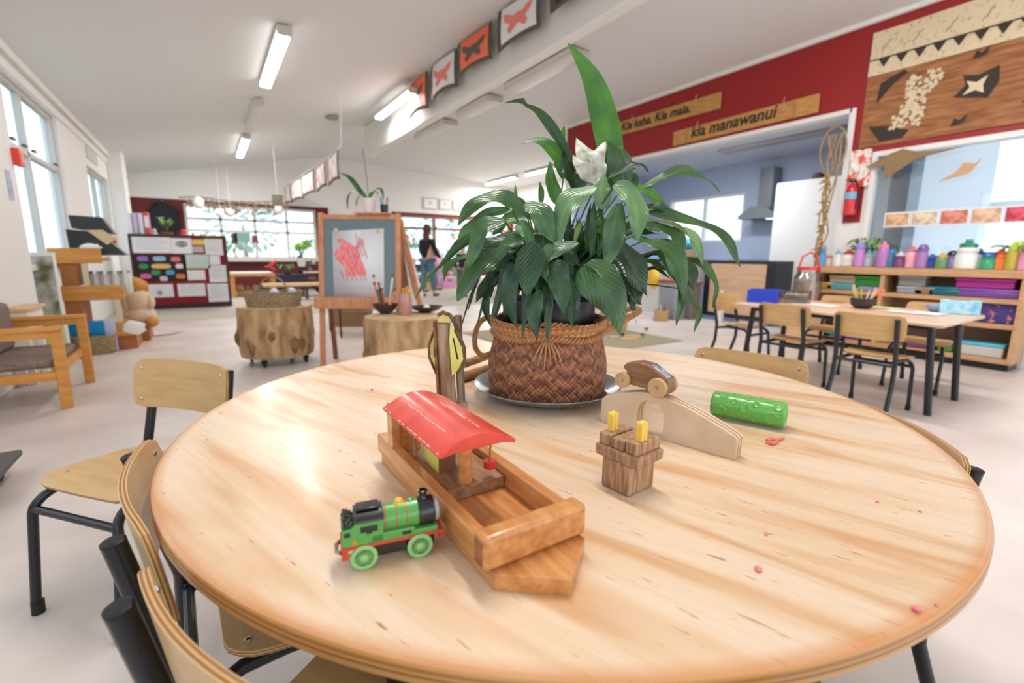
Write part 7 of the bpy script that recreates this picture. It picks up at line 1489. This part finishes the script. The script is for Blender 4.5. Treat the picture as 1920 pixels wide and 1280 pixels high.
q = gz(297, 625); single('flat_tray', MB().lathe([(.0, 0), (.20, 0), (.22, .012), (.21, .012), (.19, .004), (0, .004)], (q.x, q.y, 0), 32, caps=False), mat('pale_tray', (206, 190, 178), .6), 'flat pale round tray on the floor in front of the noticeboard', 'tray')
# folders in a basket
q = gz(178, 667); bs = basket('floor_basket', 'grey brown basket of blue folders on the floor by the armchair', (q.x-.01, q.y+.16, 0), .155, .12, .17, rz=0, m=mat('grey_wicker', (176, 152, 118)))
for k, (dx, c, lb) in enumerate(((-.12, (0, 130, 180), 'teal blue folder in the floor basket, left one'), (.02, (0, 140, 206), 'bright blue folder in the floor basket, right one'), (.10, (200, 206, 236), 'pale lilac folder at the right end of the floor basket'))): single('folder', MB().box((q.x+dx, q.y+.14+.02*k, .012+.15), (.11, .02, .30)), pl(c), lb, 'folder', bevel=.003)
q = gz(96, 700); t = thing('room_divider', 'white and lime green panel standing behind the armchair', 'panel', (q.x-.05, q.y+.15, 0)); obj('white_half', MB().bb((-.09, 0, 0), (.02, .03, .34)), WHITE, t, bevel=.003); obj('lime_half', MB().bb((.02, 0, 0), (.13, .03, .34)), pl((186, 214, 70)), t, bevel=.003)
# armchair
A1_, B1_ = gz(142, 762), gz(172, 716); ay0, ay1, ax1 = A1_.y, B1_.y, (A1_.x+B1_.x)/2; ax0 = XL+.02
ac_ = thing('armchair', 'low honey wooden armchair with grey brown seat cushion at the left edge', 'armchair', ((ax0+ax1)/2, (ay0+ay1)/2, 0))
C_ = lambda mb, name, m, **k: obj(name, mb, m, ac_, world=True, **k)
for y in (ay0, ay1):
    C_(MB().box((ax1-.02, y, .24), (.055, .04, .48)), 'front_leg', OWD, bevel=.004); C_(MB().box((ax0+.03, y, .24), (.05, .04, .48)), 'rear_leg', OWD, bevel=.004)
    C_(MB().bb((ax0, y-.028, .48), (ax1+.01, y+.028, .51)), 'armrest', OWD, bevel=.008); C_(MB().bb((ax0+.05, y-.015, .44), (ax1-.04, y+.015, .48)), 'arm_rail', OWD); C_(MB().bb((ax0+.05, y-.015, .18), (ax1-.04, y+.015, .235)), 'lower_rail', OWD, bevel=.003)
C_(MB().bb((ax1-.06, ay0+.02, .21), (ax1-.03, ay1-.02, .26)), 'front_rail', OWD, bevel=.003); C_(MB().bb((ax0+.02, ay0+.02, .20), (ax0+.05, ay1-.02, .25)), 'rear_rail', OWD, bevel=.003)
C_(MB().bb((ax0+.04, ay0+.03, .25), (ax1-.06, ay1-.03, .31)), 'seat_cushion', mat('grey_brown_fabric', (142, 124, 112), .9, c2=(120, 102, 92), scale=50), bevel=.02); C_(MB().bb((ax0+.06, ay0+.06, .31), (ax0+.16, ay1-.06, .62)), 'back_cushion', mat('grey_brown_fabric', (142, 124, 112)), bevel=.03)
# white low table behind it
q0, q1 = gz(76, 566, .52), gz(0, 590, .52); tw = thing('low_table', 'white low table with a pale wooden rim at the left edge behind the armchair', 'table', (XL+.16, (q0.y+4.62)/2, 0))
yy0, yy1 = B1_.y+.10, B1_.y+.75
T_ = lambda mb, name, m, **k: obj(name, mb, m, tw, world=True, **k)
xw1 = xat(78, 4.95, .55); yy1 = 5.05
T_(MB().bb((XL+.11, yy0, .40), (xw1-.02, yy1, .535)), 'white_apron', WHITE, bevel=.004); T_(MB().bb((XL+.105, yy0-.02, .535), (xw1, yy1+.02, .56)), 'rim', BEECH, bevel=.004)
for a in (XL+.13, xw1-.05):
    for b in (yy0+.03, yy1-.03): T_(MB().box((a, b, .20), (.04, .04, .40)), 'leg', WHITE, bevel=.003)
# trolley corner at the left edge
q = gz(10, 885, .10); t = thing('low_trolley', 'corner of a dark grey trolley board on a black castor at the left edge', 'trolley', (q.x-.32, q.y+.05, 0)); obj('board', MB().box((.0, 0, .095), (.62, .40, .025)), mat('dark_grey_board', (84, 82, 80), .6), t, bevel=.004)
for sx_ in (-1, 1):
    for sy_ in (-1, 1): obj('castor', MB().cyl((.24*sx_-.012, .14*sy_, .04), (.24*sx_+.012, .14*sy_, .04), .04, 18), RUB, t)
# fire alarm box and leaflet on the pier
q = gx(36, 296, XL+.12); t = thing('alarm_box', 'small bright orange red alarm box on the white pier at the left edge', 'alarm', (XL+.10, q.y-.04, q.z-.07)); obj('alarm_case', MB().bb((0, -.06, 0), (.045, .06, .13)), mat('alarm_red', (240, 70, 50), .4), t, bevel=.004); obj('alarm_face', MB().bb((.045, -.03, .03), (.048, .04, .10)), mat('alarm_face', (240, 150, 120), .5), t)
q = gx(22, 350, XL+.11); single('leaflet', MB().bb((XL+.101, q.y-.06, q.z-.10), (XL+.104, q.y+.05, q.z+.12)), mat('leaflet_print', (200, 210, 220), .6, c2=(150, 166, 186), scale=20), 'pale blue leaflet below the orange red alarm box', 'paper')
single('wall_vent', MB().bb((XL, 9.4, 2.30), (XL+.015, 10.2, 2.48)), mat('vent_pale', (206, 204, 190), .6), 'small framed notice high on the left wall beyond the window', 'picture')
single('wooden_skirting', MB().bb((XL, 5.5, .80), (XL+.11, 7.85, .85)), WHITE, 'white sill board below the left window', 'sill')

sc = thing('patterned_screen', 'mottled olive and grey patterned screen standing left of the stepped display unit', 'screen', (xat(84, 5.62, .5), 5.62, 0))
obj('screen_panel', MB().box((0, 0, .46), (.20, .03, .92)), mat('mottled_olive', (196, 196, 186), .8, c2=(96, 102, 66), scale=9, detail=6, lo=.35, hi=.6), sc)
obj('screen_frame', MB().bb((-.115, -.02, .0), (-.10, .02, .95)).bb((.10, -.02, .0), (.115, .02, .95)).bb((-.10, -.02, .92), (.10, .02, .95)), WHITE, sc)
